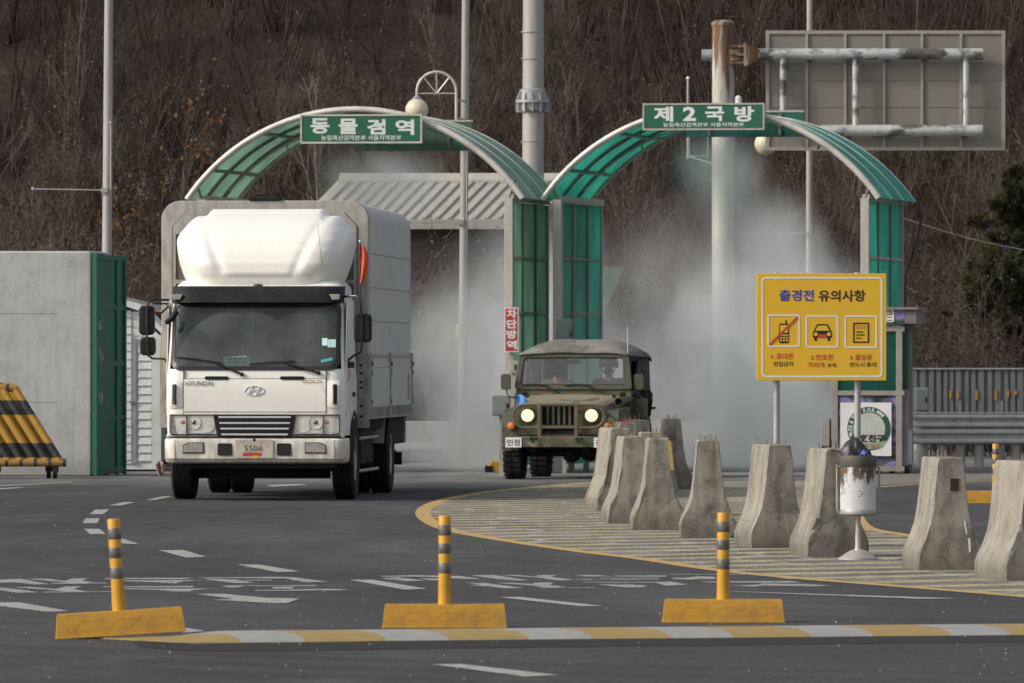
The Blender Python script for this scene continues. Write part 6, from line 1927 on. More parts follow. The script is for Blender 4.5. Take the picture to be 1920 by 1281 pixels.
# rusty pole and the back of the large road sign
d = 137.0; s = F / d
o = W(1356, HZ, d)
gp_ = thing("gantry_pole", "rust-streaked white pole carrying the back of a large road sign", "sign pole", (o.x, d, 0), 0)
zt = Zp(45, d)
MB().tube([(0, 0, 0), (0, 0, zt)], .193, 28).build("shaft", 'rust_pole', gp_)
MB().lathe([(.205, -.03), (.205, .02), (.14, .06), (.004, .075)], 28, (0, 0, zt)).build("pole_cap", 'rust_dark', gp_)
yb_ = -.10
PX = lambda px: (px - 1356) / F * d
for py, xa in ((102, PX(1316)), (245, PX(1540))):
    z = Zp(py, d)
    xs_ = PX(1842)
    a_ = MB().tube([(PX(1420) if py < 200 else PX(1530), yb_, z), (PX(1600), yb_, z), (PX(1720), yb_, z), (xs_, yb_, z)], .098, 18).build("sign_arm", 'grimy_pipe', gp_)
z = Zp(103, d)
MB().tube([(PX(1316), .12, z), (PX(1345), .12, z)], .10, 18).build("arm_stub", 'galv', gp_)
b = MB()
for q in (-.14, 0, .14): b.box(PX(1368), PX(1398), -.22, .12, z + q - .02, z + q + .02)
b.box(PX(1394), PX(1399), -.24, .1, z - .2, z + .2); b.box(PX(1368), PX(1388), -.16, .02, z - .1, z + .1)
b.build("pole_clamp", 'rust_dark', gp_)
b = MB().loft([[(PX(1399), yb_ + dy, z + dz) for dy, dz in ((-.16, -.19), (.16, -.19), (.16, .19), (-.16, .19))], [(PX(1421), yb_ + dy, z + dz) for dy, dz in ((-.09, -.09), (.09, -.09), (.09, .09), (-.09, .09))]])
b.build("arm_gusset", 'rust_pole', gp_)
for px in (1468, 1604, 1811):
    MB().tube([(PX(px), yb_ - .0, Zp(246, d)), (PX(px), yb_, Zp(104, d))], .058, 14).build("upright", 'grimy_pipe', gp_)
rs_ = thing("road_sign", "large grey road sign seen from behind, held by galvanised pipes", "road sign", (o.x, d, 0), 0)
x0_, x1_, z0_, z1_ = PX(1437), PX(1884), Zp(281, d), Zp(58, d)
MB().box(x0_, x1_, .08, .11, z0_, z1_).build("sign_sheet", 'sign_back', rs_)
f = .05
MB().ring([(x0_ - .01, z0_ - .01), (x1_ + .01, z0_ - .01), (x1_ + .01, z1_ + .01), (x0_ - .01, z1_ + .01)], [(x0_ + f, z0_ + f), (x1_ - f, z0_ + f), (x1_ - f, z1_ - f), (x0_ + f, z1_ - f)], 'y', .05, .12).build("sign_frame", 'sign_rib', rs_)
for px in (1513, 1585, 1658, 1729, 1802):
    MB().box(PX(px) - .022, PX(px) + .022, .045, .079, z0_ + f, z1_ - f).build("stiffener", 'sign_rib', rs_)
for py in (150, 200):
    MB().box(x0_ + f, x1_ - f, .068, .0795, Zp(py, d) - .003, Zp(py, d) + .003).build("sheet_joint", 'sign_rib', rs_)
MB().lathe([(.06, 0), (.06, .12), (.02, .15)], 12, (PX(1384), -.1, Zp(196, d))).build("fitting", 'white', gp_)

# overhead wire on the right
p0, p1 = W(1690, 408, 150), W(2000, 480, 150)
MB_ = MB().tube([p0 + (p1 - p0) * q / 8 + Vector((0, 0, -.10 * sin(pi * q / 8))) for q in range(9)] , .011, 5)
tag(MB_.build("overhead_wire", 'wire_pale'), "thin pale wire sloping down across the brown hillside on the right", "wire")

# ------------------------------------------------------------------ boxes round the arches
def small_box(name, label, cat, px0, px1, py0, py1, d, depth, mat, bev=.01, post=None):
    a, c_ = W(px0, py1, d), W(px1, py0, d)
    t = thing(name, label, cat, ((a.x + c_.x) / 2, d, 0), 0)
    h = (c_.x - a.x) / 2
    MB().box(-h, h, 0, depth, a.z, c_.z).build("case", mat, t, bevel=bev)
    MB().box(-h + .02, h - .02, -.006, -.001, a.z + .03, c_.z - .03).build("door", mat, t, bevel=.003)
    MB().box(h - .06, h - .035, -.016, -.0065, (a.z + c_.z) / 2 - .04, (a.z + c_.z) / 2 + .04).build("handle", 'chassis', t)
    if post: MB().box(-.03, .03, depth * .3, depth * .3 + .06, 0, a.z).build("post", 'frame_grey', t)
    return t
small_box("control_box", "slate control box fixed on the inner wall of the teal arch", "control box", 1041, 1075, 598, 655, 122.0, .2, 'slate_box', post=True)
small_box("equipment_cabinet", "grey cabinet just left of the jeep's front wheel", "cabinet", 922, 957, 742, 780, 119.5, .3, 'cabinet', post=True)
small_box("sensor_box", "small cream box under the red upright sign", "sensor box", 955, 972, 677, 700, 121.2, .12, 'cream_box', .008, post=True)
o = G(925, 886)
ym = MB().prism([(-.14, 0), (.14, 0), (.14, .06), (.10, .16), (-.04, .18), (-.12, .08)], 'y', 0, .5)
t = thing("wheel_stop", "small yellow and black block on the ground left of the jeep", "wheel stop", (o.x + .02, o.y, 0), 0)
ym.build("block", 'yellow_poly', t, bevel=.02)
MB().box(-.15, -.02, -.01, .5, 0, .10).build("black_band", 'chassis', t)
MB().box(.1, .25, .1, .3, 0, .30).build("pedestal", 'frame_grey', t)
# pale green panel beyond the right arch's inner wall
d = 132.0
t = thing("slanted_screen", "pale green slanted screen showing behind the teal arch's left wall", "screen", (W(1113, HZ, d).x, d, 0), 0)
ox = W(1113, HZ, d).x
qs = [(W(px, py, d).x - ox, W(px, py, d).z) for px, py in ((1098, 501), (1170, 501), (1150, 552), (1112, 618), (1098, 618))]
MB().prism(qs, 'y', 0, .05).build("sheet", 'pale_green', t)
MB().box(qs[0][0], qs[0][0] + .32, -.02, -.001, qs[0][1] - .16, qs[0][1] - .13).build("slot", 'frame_grey', t)
MB().box(qs[0][0] - .02, qs[0][0] + .06, .05, .12, 0, qs[0][1]).build("post", 'frame_grey', t)

# ------------------------------------------------------------------ guard booth on the right
dB = 121.6; sB = F / dB
ox = W(1628, HZ, dB).x
bt = thing("guard_booth", "small guard booth with purple camouflage skin and green windows behind the notice board", "guard booth", (ox, dB, 0), R(-7))
BX = lambda px: (px - 1628) / F * dB
BZ = lambda py: Zp(py, dB)
xl_, xr_ = BX(1562), BX(1690)
body = MB().box(xl_, xr_, 0, 1.4, BZ(872), BZ(612)).build("booth_core", 'booth_glass', bt)
MB().box(xl_ - .004, xr_ + .004, -.012, 1.412, BZ(874), BZ(741)).build("lower_panel", 'booth_camo', bt)
for px in (1562, 1683):
    MB().box(BX(px) - .02, BX(px) + .075, -.04, .05, BZ(886), BZ(608)).build("corner_post", 'booth_frame', bt, bevel=.006)
MB().box(BX(1700), BX(1706), .5, .56, BZ(886), BZ(608)).build("corner_post", 'booth_frame', bt)
MB().box(xr_ + .005, BX(1702), .06, 1.2, BZ(730), BZ(608)).build("side_window", 'booth_glass', bt)
MB().box(xr_ + .005, BX(1702), .05, 1.2, BZ(872), BZ(731)).build("side_panel", paint("side_skin", (.22, .19, .22), .6, c2=(.34, .31, .26), vs=3), bt)
MB().box(BX(1698), BX(1709), .052, .11, BZ(870), BZ(806)).build("notice_sheet", paint("grey_sheet", (.33, .34, .36), .6), bt)
for z in (BZ(737), BZ(617), BZ(879)):
    MB().box(xl_ - .01, xr_ + .05, -.045, .02, z - .035, z + .035).build("rail", 'booth_frame', bt)
hb = MB().box(BX(1558), BX(1697), -.10, 1.5, BZ(608), BZ(582)).build("header", 'booth_camo', bt)
MB().box(BX(1697) + .003, BX(1719), -.10, 1.4, BZ(607), BZ(583)).build("header_side", paint("header_side_skin", (.19, .165, .175), .6, c2=(.12, .10, .12), vs=3), bt)
MB().box(BX(1552), BX(1723), -.16, 1.6, BZ(581), BZ(576)).build("roof", 'frame_dark', bt)
pn = MB().box(BX(1640), BX(1677), -.108, -.1015, BZ(604), BZ(580)).build("name_panel", 'white', hb)
text("군", BX(1663), BX(1675), BZ(596), BZ(584), -.110, 'black_txt', pn, .02)
MB().box(BX(1664), BX(1674), -.110, -.1085, BZ(602), BZ(600)).build("small_print", 'slate_box', pn)
for px in (1600, 1640, 1672, 1700):
    cs = MB().lathe([(.02, -.03), (.065, -.03), (.065, .03), (.02, .03)], 16, (BX(px), .05 if px != 1640 else .9, .065), 'x'); cs.box(BX(px) - .03, BX(px) + .03, .02, .08, .07, BZ(884))
    cs.build("castor", 'chassis', bt)
MB().box(BX(1540), BX(1556), -.05, .25, BZ(837), BZ(785)).build("loudspeaker", 'booth_frame', bt, bevel=.01)
MB().sphere((BX(1552), .1, BZ(838)), .13, 12, 8, sc=(.8, 1, 1)).build("lamp_head", 'chassis', bt)
# poster on the booth (plain disc in place of the mascot)
po = thing("poster", "square white army recruiting poster on the guard booth's lower panel", "poster", (ox, dB, 0), R(-7))
q0, q1, r0_, r1_ = BX(1576), BX(1672), BZ(855), BZ(755)
yP = -.060
sheet_ = MB().box(q0, q1, yP, yP + .016, r0_, r1_).build("poster_sheet", 'white', po)
cx, cz = BX(1630), BZ(804)
Rr = 41 / sB
MB().lathe([(Rr * .74, -.002), (Rr, -.002)], 40, (cx, yP - .001, cz), 'y', caps=False).build("ring", 'poster_ring', sheet_)
MB().lathe([(.002, -.0015), (Rr * .735, -.0015)], 40, (cx, yP - .001, cz), 'y', caps=False).build("disc", 'poster_pale', sheet_)
ch_ = MB()
ring_txt = "PRIDE & TRUST R.O.K ARMY"
for k_, c_ in enumerate(ring_txt):
    if c_ == " ": continue
    a = R(200 - 158 * k_ / (len(ring_txt) - 1))
    v, f_ = text_verts(c_, .03)
    m_ = Matrix.Translation((cx + Rr * .87 * cos(a), yP - .005, cz + Rr * .87 * sin(a))) @ Matrix.Rotation(-(a - pi / 2), 4, 'Y')
    w_ = max(p_[0] for p_ in v)
    ch_.add([m_ @ Vector(((p_[0] - w_ / 2) * .068, 0, (p_[1] - .36) * .075)) for p_ in v], f_)
ch_.build("ring_lettering", 'white_txt', sheet_, recalc=False)
text("강한친구", BX(1598), BX(1659), BZ(829), BZ(815), yP - .007, 'black_txt', sheet_, .05)
MB().prism([(BX(1601), BZ(847)), (BX(1655), BZ(839)), (BX(1664), BZ(826)), (BX(1600), BZ(833))], 'y', yP - .0055, yP - .003).build("banner", 'poster_light', sheet_)
text("대한 육군", BX(1610), BX(1652), BZ(842), BZ(833), yP - .008, 'red_txt', sheet_, .02)

# ------------------------------------------------------------------ guard rail and fence on the far right
dG = 128.5; sG = F / dG
ox = W(1712, HZ, dG).x
gr_ = thing("guard_rail", "double W-beam guard rail on close-set round posts right of the booth", "guard rail", (ox, dG, 0), R(1.2))
GZ = lambda py: Zp(py, dG)
def wbeam(z0, z1):
    h = z1 - z0
    pr = [(.0, z0), (-.045, z0 + h * .12), (-.045, z0 + h * .28), (.02, z0 + h * .44), (.02, z0 + h * .56), (-.045, z0 + h * .72), (-.045, z0 + h * .88), (.0, z1)]
    pr2 = [(y + .012, z) for y, z in reversed(pr)]
    return MB().prism(pr + pr2, 'x', 0, 8.0)
for a_, c_ in ((802, 776), (833, 804)):
    r_ = wbeam(GZ(a_), GZ(c_)).build("w_beam", 'rail_galv', gr_, smooth=25)
    for q in range(30): MB().lathe([(.016, -.004), (.016, .004)], 8, (.15 + .26 * q, .015, GZ((a_ + c_) / 2)), 'y').build("bolt", 'steel', r_)
MB().box(0, 8.0, -.03, .16, GZ(775.4), GZ(773)).build("top_plate", 'rail_galv', gr_)
for q in range(26):
    MB().tube([(.17 + .30 * q, .12, 0), (.17 + .30 * q, .12, GZ(778))], .075, 14).build("post", 'galv_flat', gr_)
dF = 134.0
ox = W(1712, HZ, dF).x
FZ_ = lambda py: Zp(py, dF)
fe = thing("steel_fence", "blue-grey ribbed steel fence with amber reflectors behind the guard rail", "fence", (ox, dF, 0), R(1.0))
n_ = 40; pts = []
rngf = random.Random(9)
x = 0
while x < 8.2:
    w_ = rngf.choice([.10, .12, .16])
    pts += [(x, 0), (x + w_ * .55, 0), (x + w_ * .62, .045), (x + w_ * .93, .045)]
    x += w_
b = MB().prism(pts + [(p_[0], .07) for p_ in reversed(pts)], 'z', FZ_(800), FZ_(693))
b.build("ribbed_sheet", 'fence_blue', fe, smooth=20)
MB().box(-.02, 8.2, -.03, .10, FZ_(693) + .002, FZ_(690)).build("top_cap", 'galv', fe)
for px, h in ((1782, 15), (1796, 17), (1831, 18), (1867, 18), (1890, 12), (1905, 8)):
    xx = (px - 1712) / F * dF
    MB().box(xx - .020, xx + .020, -.02, -.004, FZ_(732 + h), FZ_(732)).build("reflector", 'amber_mark', fe)
for q in range(12): MB().tube([(.1 + .7 * q, .03, 0), (.1 + .7 * q, .03, FZ_(752))], .04, 8).build("fence_post", 'fence_blue', fe)
small_box("junction_box", "pale grey junction box at the left end of the ribbed fence", "junction box", 1716, 1742, 727, 772, 130.5, .3, 'cabinet', .03, post=True)

# low wall seen through the spray
d = 136.0
lw = thing("low_wall", "low pale concrete wall crossing behind both arches", "wall", (0, d, 0), 0)
b = MB().prism([(0, 0), (0, .22), (.12, .34), (.16, Zp(790, d)), (.42, Zp(790, d)), (.58, 0)], 'x', W(560, HZ, d).x, W(1720, HZ, d).x)
b.build("wall_body", 'low_wall', lw, bevel=.02)

# long low building with a ribbed metal roof
bl_ = thing("metal_roof_building", "long low building with a cream ribbed metal roof behind the left arch", "building", (W(800, HZ, 141).x, 141, 0), 0)
ox = W(800, HZ, 141).x
def LP(px, py, d): q = W(px, py, d); return Vector((q.x - ox, q.y - 141, q.z))
e0, e1, r0_, r1_ = LP(562, 417, 141), LP(1010, 417, 141), LP(636, 341, 144.0), LP(1084, 341, 144.0)
up = Vector((0, -.02, .05))
b = MB().loft([[e0, e1, r1_, r0_], [e0 + up, e1 + up, r1_ + up, r0_ + up]])
b.build("roof", 'roof_metal', bl_)
for q in range(1, 20):
    t_ = q / 19.2
    p0 = e0 + (e1 - e0) * t_ + up; p1 = r0_ + (r1_ - r0_) * t_ + up
    p1 = p0 + (p1 - p0) * .9
    dx = Vector((.032, 0, 0)); uz = Vector((0, -.01, .04))
    MB().loft([[p0 - dx, p0 + dx, p1 + dx, p1 - dx], [p0 - dx * .8 + uz, p0 + dx * .8 + uz, p1 + dx * .8 + uz, p1 - dx * .8 + uz]]).build("roof_rib", 'roof_rib', bl_)
rc = MB().loft([[r0_ + Vector((0, -.35, -.10)), r1_ + Vector((0, -.35, -.10)), r1_ + Vector((0, .1, 0)), r0_ + Vector((0, .1, 0))], [r0_ + Vector((0, -.35, .02)), r1_ + Vector((0, -.35, .02)), r1_ + Vector((0, .1, .16)), r0_ + Vector((0, .1, .16))]])
rc.build("ridge_cap", 'roof_metal', bl_)
MB().loft([[e0 + Vector((-.05, -.1, -.12)), e1 + Vector((0, -.1, -.12)), e1 + Vector((0, .1, -.12)), e0 + Vector((-.05, .1, -.12))], [e0 + Vector((-.05, -.1, .04)), e1 + Vector((0, -.1, .04)), e1 + Vector((0, .0, .04)), e0 + Vector((-.05, .0, .04))]]).build("gutter", 'roof_rib', bl_)
MB().box(e0.x + .5, e1.x, .45, 3.5, 0, e0.z - .0).build("wall", 'bld_wall', bl_)

# ------------------------------------------------------------------ hillside and its winter vegetation
def hill_z(x, y):
    t_ = np.maximum(0, y - 151.0)
    return 0.46 * t_ + 0.25 * np.sin(x * .55 + y * .21) * np.minimum(1, t_ / 6) + 0.18 * np.sin(x * 1.3 - y * .4) * np.minimum(1, t_ / 6)
b = MB()
nx, ny = 90, 60
b.grid(lambda u, v: (-60 + 120 * u, 149 + 110 * v, float(hill_z(np.array(-60 + 120 * u), np.array(149 + 110 * v))) - .02), nx, ny)
tag(b.build("hill", 'hill', smooth=180), kind='structure')

NPR = np.random.default_rng(11)
def norm(a): return a / np.maximum(1e-6, np.linalg.norm(a, axis=1, keepdims=True))
def stems(base, n, h, lean, r, rng):
    """n curved stems from base points (k,3) -> P0,P1,P2,r"""
    k = len(base)
    P0 = np.repeat(base, n, axis=0)
    P0 = P0 + np.c_[rng.normal(0, .12, (k * n, 2)), np.zeros(k * n)]
    hh = np.repeat(h, n) * rng.uniform(.6, 1.1, k * n)
    d = norm(np.c_[rng.normal(0, lean, (k * n, 2)), np.ones(k * n)])
    b_ = np.c_[rng.normal(0, .10, (k * n, 2)), np.zeros(k * n)] * hh[:, None]
    P1 = P0 + d * hh[:, None] * .5 + b_ * .6
    P2 = P0 + d * hh[:, None] + b_
    return P0, P1, P2, np.repeat(r, n) * rng.uniform(.7, 1.2, k * n)
def branch(S, m, lf, spread, rng, rf=.55, tmin=.25, up=.35, rmin=.004):
    P0, P1, P2, r = S
    k = len(P0)
    t = rng.uniform(tmin, 1.0, (k, m)).reshape(-1, 1)
    A, B2, C = (np.repeat(q, m, axis=0) for q in (P0, P1, P2))
    Q0 = (1 - t) ** 2 * A + 2 * t * (1 - t) * (2 * B2 - .5 * A - .5 * C) + t * t * C
    ln = np.repeat(np.linalg.norm(P2 - P0, axis=1), m) * lf * rng.uniform(.4, 1.2, k * m) * (1.25 - .6 * t[:, 0])
    d = norm(C - A)
    d = norm(d + rng.normal(0, spread, (k * m, 3)) + np.array([0, 0, up]))
    w = rng.normal(0, .12, (k * m, 3)) * ln[:, None]
    Q1 = Q0 + d * ln[:, None] * .5 + w
    Q2 = Q0 + d * ln[:, None] + w * .5 + np.array([0, 0, .06]) * ln[:, None]
    return Q0, Q1, Q2, np.maximum(rmin, np.repeat(r, m) * rf * rng.uniform(.7, 1.1, k * m) * (1.1 - .5 * t[:, 0]))
def twig_arrays(S, taper=.35):
    P0, P1, P2, r = S
    k = len(P0)
    d = norm(P2 - P0)
    ref = np.where(np.abs(d[:, 2:3]) < .9, np.array([[0, 0, 1.0]]), np.array([[1.0, 0, 0]]))
    a = norm(np.cross(d, ref)); c_ = np.cross(a, d)
    V_ = np.empty((k, 9, 3))
    for j, (P_, rr) in enumerate(((P0, r), (P1, r * (1 + taper) / 2), (P2, r * taper))):
        for i in range(3):
            an = 2 * pi * i / 3
            V_[:, j * 3 + i] = P_ + (a * cos(an) + c_ * sin(an)) * rr[:, None]
    q = []
    for j in range(2):
        for i in range(3):
            i2 = (i + 1) % 3
            q.append((j * 3 + i, j * 3 + i2, j * 3 + 3 + i2, j * 3 + 3 + i))
    Fq = (np.array(q)[None] + (np.arange(k) * 9)[:, None, None]).reshape(-1, 4)
    return V_.reshape(-1, 3), Fq
def leaf_arrays(S, m, size, rng, droop=.3, ts=.2):
    P0, P1, P2, r = S
    k = len(P0)
    t = rng.uniform(ts, 1, (k * m, 1))
    c = np.repeat(P0, m, 0) * (1 - t) + np.repeat(P2, m, 0) * t + rng.normal(0, .03, (k * m, 3))
    d = norm(rng.normal(0, 1, (k * m, 3)) - np.array([0, 0, droop]))
    e = norm(np.cross(d, rng.normal(0, 1, (k * m, 3))))
    s_ = size * rng.uniform(.6, 1.3, (k * m, 1))
    n_ = np.cross(d, e)
    V_ = np.stack([c, c + d * s_ * .5 + e * s_ * .32 + n_ * s_ * .1, c + d * s_, c + d * s_ * .5 - e * s_ * .32 + n_ * s_ * .1], 1).reshape(-1, 3)
    return V_, np.arange(k * m * 4).reshape(-1, 4)
def merge(parts):
    V_, F_, I_ = [], [], []
    off = 0
    for (v, f, m) in parts:
        V_.append(v); F_.append(f + off); I_.append(np.full(len(f), m, dtype=np.int32)); off += len(v)
    return np.concatenate(V_), np.concatenate(F_), np.concatenate(I_)
def quadmesh(name, parts, mats, parent=None, origin=None):
    v, f, mi = merge(parts)
    if origin is not None: v = v - np.array(origin)
    me = bpy.data.meshes.new(name)
    me.vertices.add(len(v)); me.vertices.foreach_set("co", v.astype(np.float32).ravel())
    me.loops.add(len(f) * 4); me.loops.foreach_set("vertex_index", f.astype(np.int32).ravel())
    me.polygons.add(len(f)); me.polygons.foreach_set("loop_start", (np.arange(len(f)) * 4).astype(np.int32))
    for m in mats: me.materials.append(M[m])
    me.polygons.foreach_set("material_index", mi)
    me.update(calc_edges=True)
    return link(bpy.data.objects.new(name, me), parent)

def scatter(n, x0, x1, y0, y1, rng):
    x = rng.uniform(x0, x1, n); y = rng.uniform(y0, y1, n)
    return np.c_[x, y, hill_z(x, y)]
# 1  thicket on the lower and middle slope
def thicket(name, n, xr, yr, hr, r, mats, seed, kinds, nst=7, m1=7, m2=5, leaf=0.0, lsize=.09, lean=.33):
    rng = np.random.default_rng(seed)
    base = scatter(n, xr[0], xr[1], yr[0], yr[1], rng)
    h = rng.uniform(hr[0], hr[1], n)
    which = rng.choice(len(kinds), n, p=kinds)
    parts = []
    for kd in range(len(kinds)):
        s_ = which == kd
        if not s_.any(): continue
        S0 = stems(base[s_], nst, h[s_], lean, np.full(s_.sum(), r), rng)
        S1 = branch(S0, m1, .42, .55, rng, rmin=.006)
        S2 = branch(S1, m2, .50, .6, rng, rmin=.005)
        for S in (S0, S1, S2): parts.append((*twig_arrays(S), kd))
        if leaf:
            q = rng.random(len(S2[0])) < leaf
            Sx = tuple(a[q] for a in S2)
            parts.append((*leaf_arrays(Sx, 3, lsize, rng), len(kinds)))
    return tag(quadmesh(name, parts, mats), kind='stuff')
thicket("undergrowth", 470, (-19, 19), (150.5, 164), (1.6, 3.4), .016, ['twig', 'twig_dark', 'twig_pale', 'leaf_brown'], 21, [.62, .30, .08], leaf=.20, lsize=.07)
thicket("woodland", 540, (-21, 21), (161, 188), (3.2, 6.0), .028, ['twig_dark', 'twig', 'leaf_brown'], 22, [.72, .28], nst=5, m1=8, m2=6, leaf=.06, lsize=.07, lean=.18)
# tangled vines over the wall and in front of the low building
def vines(name, x0, x1, y0, y1, n, hr, seed, mats):
    rng = np.random.default_rng(seed)
    x = rng.uniform(x0, x1, n); y = rng.uniform(y0, y1, n)
    base = np.c_[x, y, np.zeros(n)]
    h = rng.uniform(hr[0], hr[1], n)
    S0 = stems(base, 6, h, .30, np.full(n, .014), rng)
    S1 = branch(S0, 9, .36, .9, rng, up=-.1, rmin=.006)
    S2 = branch(S1, 5, .6, .9, rng, up=-.2, rmin=.005)
    q = rng.random(len(S2[0])) < .30
    pick = rng.random(len(S2[0])) < .45
    S2a, S2b = tuple(a[pick] for a in S2), tuple(a[~pick] for a in S2)
    return tag(quadmesh(name, [(*twig_arrays(S0), 0), (*twig_arrays(S1), 0), (*twig_arrays(S2a), 0), (*twig_arrays(S2b), 1), (*leaf_arrays(tuple(a[q] for a in S2), 2, .07, rng), 2)], mats), kind='stuff')
xw = lambda px, d: (px - 960) / F * d
vines("dry_vines", xw(-40, 134), xw(330, 134), 132, 137, 26, (3.0, 4.1), 31, ['twig_dark', 'twig_pale', 'leaf_brown'])
vines("dry_undergrowth", xw(740, 138.5), xw(1230, 138.5), 137.4, 140.0, 110, (2.8, 3.6), 32, ['twig', 'twig_dark', 'leaf_brown'])
vines("roadside_undergrowth", xw(1180, 146), xw(1960, 146), 143, 149, 40, (1.8, 3.2), 33, ['twig', 'twig_dark', 'leaf_brown'])

# single trees and bushes that can be told apart
def tree(name, label, px, py, d, h, r, mats, seed, nst=1, m0=9, m1=7, m2=6, leaf=0, lsize=.1, lean=.08, group=None, cat="tree", spread=.55, lf=.42, tmin=.3, up=.35, z=None):
    rng = np.random.default_rng(seed)
    x = (px - 960) / F * d
    zz_ = float(hill_z(np.array(x), np.array(d))) if z is None else z
    t = thing(name, label, cat, (x, d, zz_), 0, group)
    base = np.array([[0, 0, -.1]])
    S0 = stems(base, nst, np.array([h]), lean, np.array([r]), rng)
    S1 = branch(S0, m0, lf, spread, rng, tmin=tmin, up=up)
    S2 = branch(S1, m1, .50, .55, rng, up=up * .6)
    S3 = branch(S2, m2, .50, .6, rng, up=up * .4, rmin=.005)
    quadmesh("trunk", [(*twig_arrays(S0, .3), 0)], [mats[0]], t)
    parts = [(*twig_arrays(S), 0) for S in (S1, S2, S3)]
    if leaf:
        parts.append((*leaf_arrays(S3, leaf, lsize, rng), 1))
    quadmesh("crown", parts, mats[1:], t)
    return t
first = None
rng = np.random.default_rng(77)
for i_, (px, d, h, r) in enumerate([(25, 170, 8.5, .085), (95, 174, 8, .07), (130, 167, 8.5, .09), (255, 172, 7.5, .06), (330, 169, 7.5, .07), (420, 175, 7, .06), (520, 171, 7.6, .07), (640, 170, 7.2, .065), (735, 174, 7, .06), (930, 172, 8, .07), (1090, 170, 7.8, .075), (1180, 175, 7, .07), (1270, 171, 7.2, .06), (1400, 173, 7, .07), (1560, 169, 7.5, .07), (1660, 172, 7, .065), (1790, 175, 7.2, .07)]):
    tree("bare_tree", "bare dark-trunked tree standing in the shaded wood high on the hillside", px, 0, d, h, r, ['bark', 'twig_dark'], 100 + i_, m0=11, m1=6, m2=5, lean=.10, group="bare dark trees high on the hillside", spread=.42)
tree("bare_tree", "pale-barked bare tree leaning above the ridge of the metal roof", 585, 0, 156, 5.4, .055, ['bark_pale', 'twig_pale'], 201, m0=10, m1=5, m2=4, lean=.1)
tree("bare_tree", "bare tree with light grey spreading limbs in the upper right corner", 1720, 0, 171, 7.6, .12, ['bark_pale', 'twig_pale'], 208, nst=2, m0=9, m1=6, m2=4, lean=.28, lf=.5)
tree("bare_tree", "small pale tree with an arching limb right of the guard booth", 1745, 0, 150.5, 2.3, .035, ['bark_pale', 'twig_pale'], 203, nst=2, m0=8, m1=5, m2=4, lean=.2, spread=.8, z=0)
tree("copper_leaf_tree", "young tree holding copper dead leaves left of the dusty arch", 285, 0, 153.5, 4.6, .05, ['bark', 'twig', 'leaf_copper'], 204, nst=3, m0=9, m1=6, m2=5, leaf=2, lsize=.10, lean=.2)
tree("copper_leaf_tree", "lower copper-leaved bush beside the lamp pole behind the wall", 232, 0, 152, 2.9, .04, ['bark', 'twig', 'leaf_copper'], 205, nst=4, m0=8, m1=5, m2=4, leaf=2, lsize=.09, lean=.3, cat="bush")
tree("straw_bush", "straw-coloured leafless bush above the concrete wall on the left", 105, 0, 152, 3.3, .035, ['straw', 'straw'], 206, nst=9, m0=6, m1=4, m2=3, lean=.35, cat="bush", up=.5)
tree("straw_bush", "dry straw-coloured bush low between the booth and the pine", 1715, 0, 149.5, 1.9, .03, ['straw', 'straw'], 207, nst=9, m0=5, m1=4, m2=3, lean=.4, cat="bush", z=0)
# the dark pine on the right
def pine(label, px, d, h, seed, z, span):
    rng = np.random.default_rng(seed)
    x = (px - 960) / F * d
    t = thing("pine_tree", label, "tree", (x, d, z), 0)
    S0 = stems(np.array([[0, 0, -.1]]), 1, np.array([h]), .04, np.array([.11]), rng)
    quadmesh("trunk", [(*twig_arrays(S0, .25), 0)], ['bark'], t)
    n_ = 84
    tt = rng.uniform(.18, .99, n_)
    ang = rng.uniform(0, 2 * pi, n_)
    P0 = np.c_[np.zeros(n_), np.zeros(n_), tt * h]
    ln = span * (1.05 - tt) ** .7 * rng.uniform(.55, 1.1, n_)
    P2 = P0 + np.c_[np.cos(ang) * ln, np.sin(ang) * ln, ln * rng.uniform(-.15, .30, n_)]
    P1 = (P0 + P2) / 2 + np.c_[np.zeros(n_), np.zeros(n_), ln * .10]
    S1 = (P0, P1, P2, np.full(n_, .030))
    S2 = branch(S1, 10, .34, .45, rng, up=.25, tmin=.3)
    S3 = branch(S2, 5, .6, .5, rng, up=.3, rmin=.006)
    # needle tufts: thin long leaves round every fine twig
    P0, P1, P2, r = S3
    k, m = len(P0), 30
    tq = rng.uniform(.15, 1.05, (k * m, 1))
    c = np.repeat(P0, m, 0) * (1 - tq) + np.repeat(P2, m, 0) * tq
    dd_ = norm(np.repeat(norm(P2 - P0), m, 0) * .8 + rng.normal(0, .7, (k * m, 3)))
    e = norm(np.cross(dd_, rng.normal(0, 1, (k * m, 3))))
    L_ = rng.uniform(.09, .16, (k * m, 1)); wd = .0075
    V_ = np.stack([c - e * wd, c + e * wd, c + dd_ * L_ + e * wd * .4, c + dd_ * L_ - e * wd * .4], 1).reshape(-1, 3)
    quadmesh("crown", [(*twig_arrays(S1), 0), (*twig_arrays(S2), 0), (*twig_arrays(S3), 0), (V_, np.arange(k * m * 4).reshape(-1, 4), 1)], ['twig_dark', 'needles'], t)
pine("dark green pine tree at the right edge of the photo", 1918, 152, 5.2, 301, .2, 2.1)
pine("small sparse pine low beside the guard booth's roof", 1790, 151, 1.75, 302, .1, 1.0)

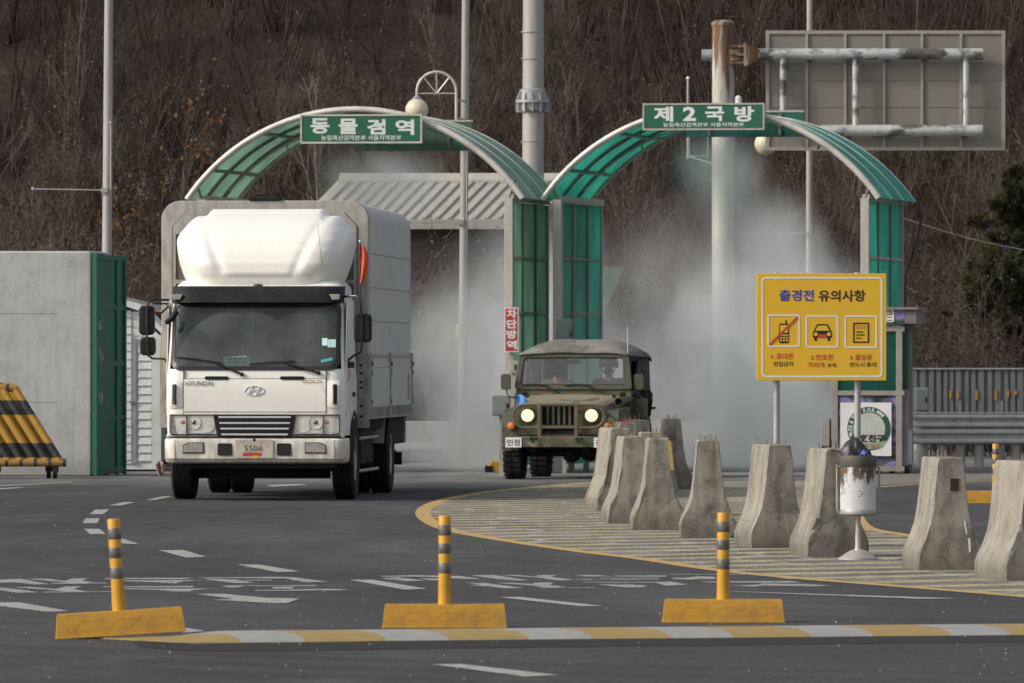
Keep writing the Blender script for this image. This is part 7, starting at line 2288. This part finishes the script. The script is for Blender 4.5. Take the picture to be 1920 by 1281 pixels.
# ------------------------------------------------------------------ spray mist under the arches
def mist(name, loc, rz, size, blobs, dens, seed, nscale=1.1, label=None):
    """a box of real air: density is a sum of soft blobs broken up by noise"""
    t = NT(name)
    v = t.coord("Object")
    tot = None
    nz = t.noise(t.coord("Object", (1, 1, .75)), nscale, 5, 0.62, 0.8)
    nz = t.mrange(nz, .40, .62, .06, 1.5, False)
    for (c, rad, amp) in blobs:
        d = t.n("VectorMath", operation='SUBTRACT'); t.l(v, d.inputs[0]); d.inputs[1].default_value = c
        q = t.n("VectorMath", operation='DIVIDE'); t.l(d.outputs[0], q.inputs[0]); q.inputs[1].default_value = rad
        ln = t.n("VectorMath", operation='LENGTH'); t.l(q.outputs[0], ln.inputs[0])
        f = t.math('MULTIPLY', t.mrange(ln.outputs["Value"], .15, 1.0, 1.0, 0.0), amp)
        tot = f if tot is None else t.math('ADD', tot, f)
    # fade to nothing at the box walls
    x, y, z = t.sep(v)
    for ax, h in ((x, size[0] / 2), (y, size[1] / 2)):
        tot = t.math('MULTIPLY', tot, t.mrange(t.math('ABSOLUTE', ax), h * .80, h * .99, 1.0, 0.0))
    tot = t.math('MULTIPLY', tot, t.mrange(z, size[2] * .85, size[2] * .99, 1.0, 0.0))
    dn = t.math('MULTIPLY', t.math('MULTIPLY', tot, nz), dens)
    pv = t.n("VolumePrincipled")
    pv.inputs["Color"].default_value = (.97, .97, .965, 1)
    pv.inputs["Anisotropy"].default_value = 0.1
    t.l(dn, pv.inputs["Density"])
    t.l(pv.outputs[0], t.out.inputs["Volume"])
    b = MB().box(-size[0] / 2, size[0] / 2, -size[1] / 2, size[1] / 2, .012, size[2])
    me = b.build(name, t.m)
    me.location = loc; me.rotation_euler = (0, 0, rz)
    return tag(me, label, kind='stuff')
mist("spray_mist", (xl + 1.75, ZA + 6.2, 0), R(-10.5), (5.2, 12.0, 5.4),
     [((.9, 0, .1), (2.1, 6.6, 2.0), 1.0), ((.5, 0, 1.8), (2.2, 6.6, 1.8), .50), ((-.9, -3.0, 4.5), (1.2, 3.0, 1.0), .55), ((1.0, 0, 3.0), (1.3, 6.0, 1.5), .26)], .85, 1)
mist("spray_mist", (xr + .75, ZA + 6.2, 0), R(-8.0), (6.2, 12.0, 5.6),
     [((.6, 0, .1), (2.7, 6.8, 2.5), 1.0), ((.0, 0, 1.9), (1.7, 6.6, 1.9), .62), ((-1.7, 0, .3), (1.7, 6.6, 2.2), .55), ((.45, -1.0, 3.3), (1.2, 5.6, 1.4), .55), ((-.1, -3.0, 4.7), (.9, 3.0, 1.1), .75), ((1.2, 0, 2.3), (1.2, 6.0, 1.5), .45), ((-.9, 0, 1.6), (2.3, 6.6, 3.2), .26)], .58, 2, nscale=1.0)
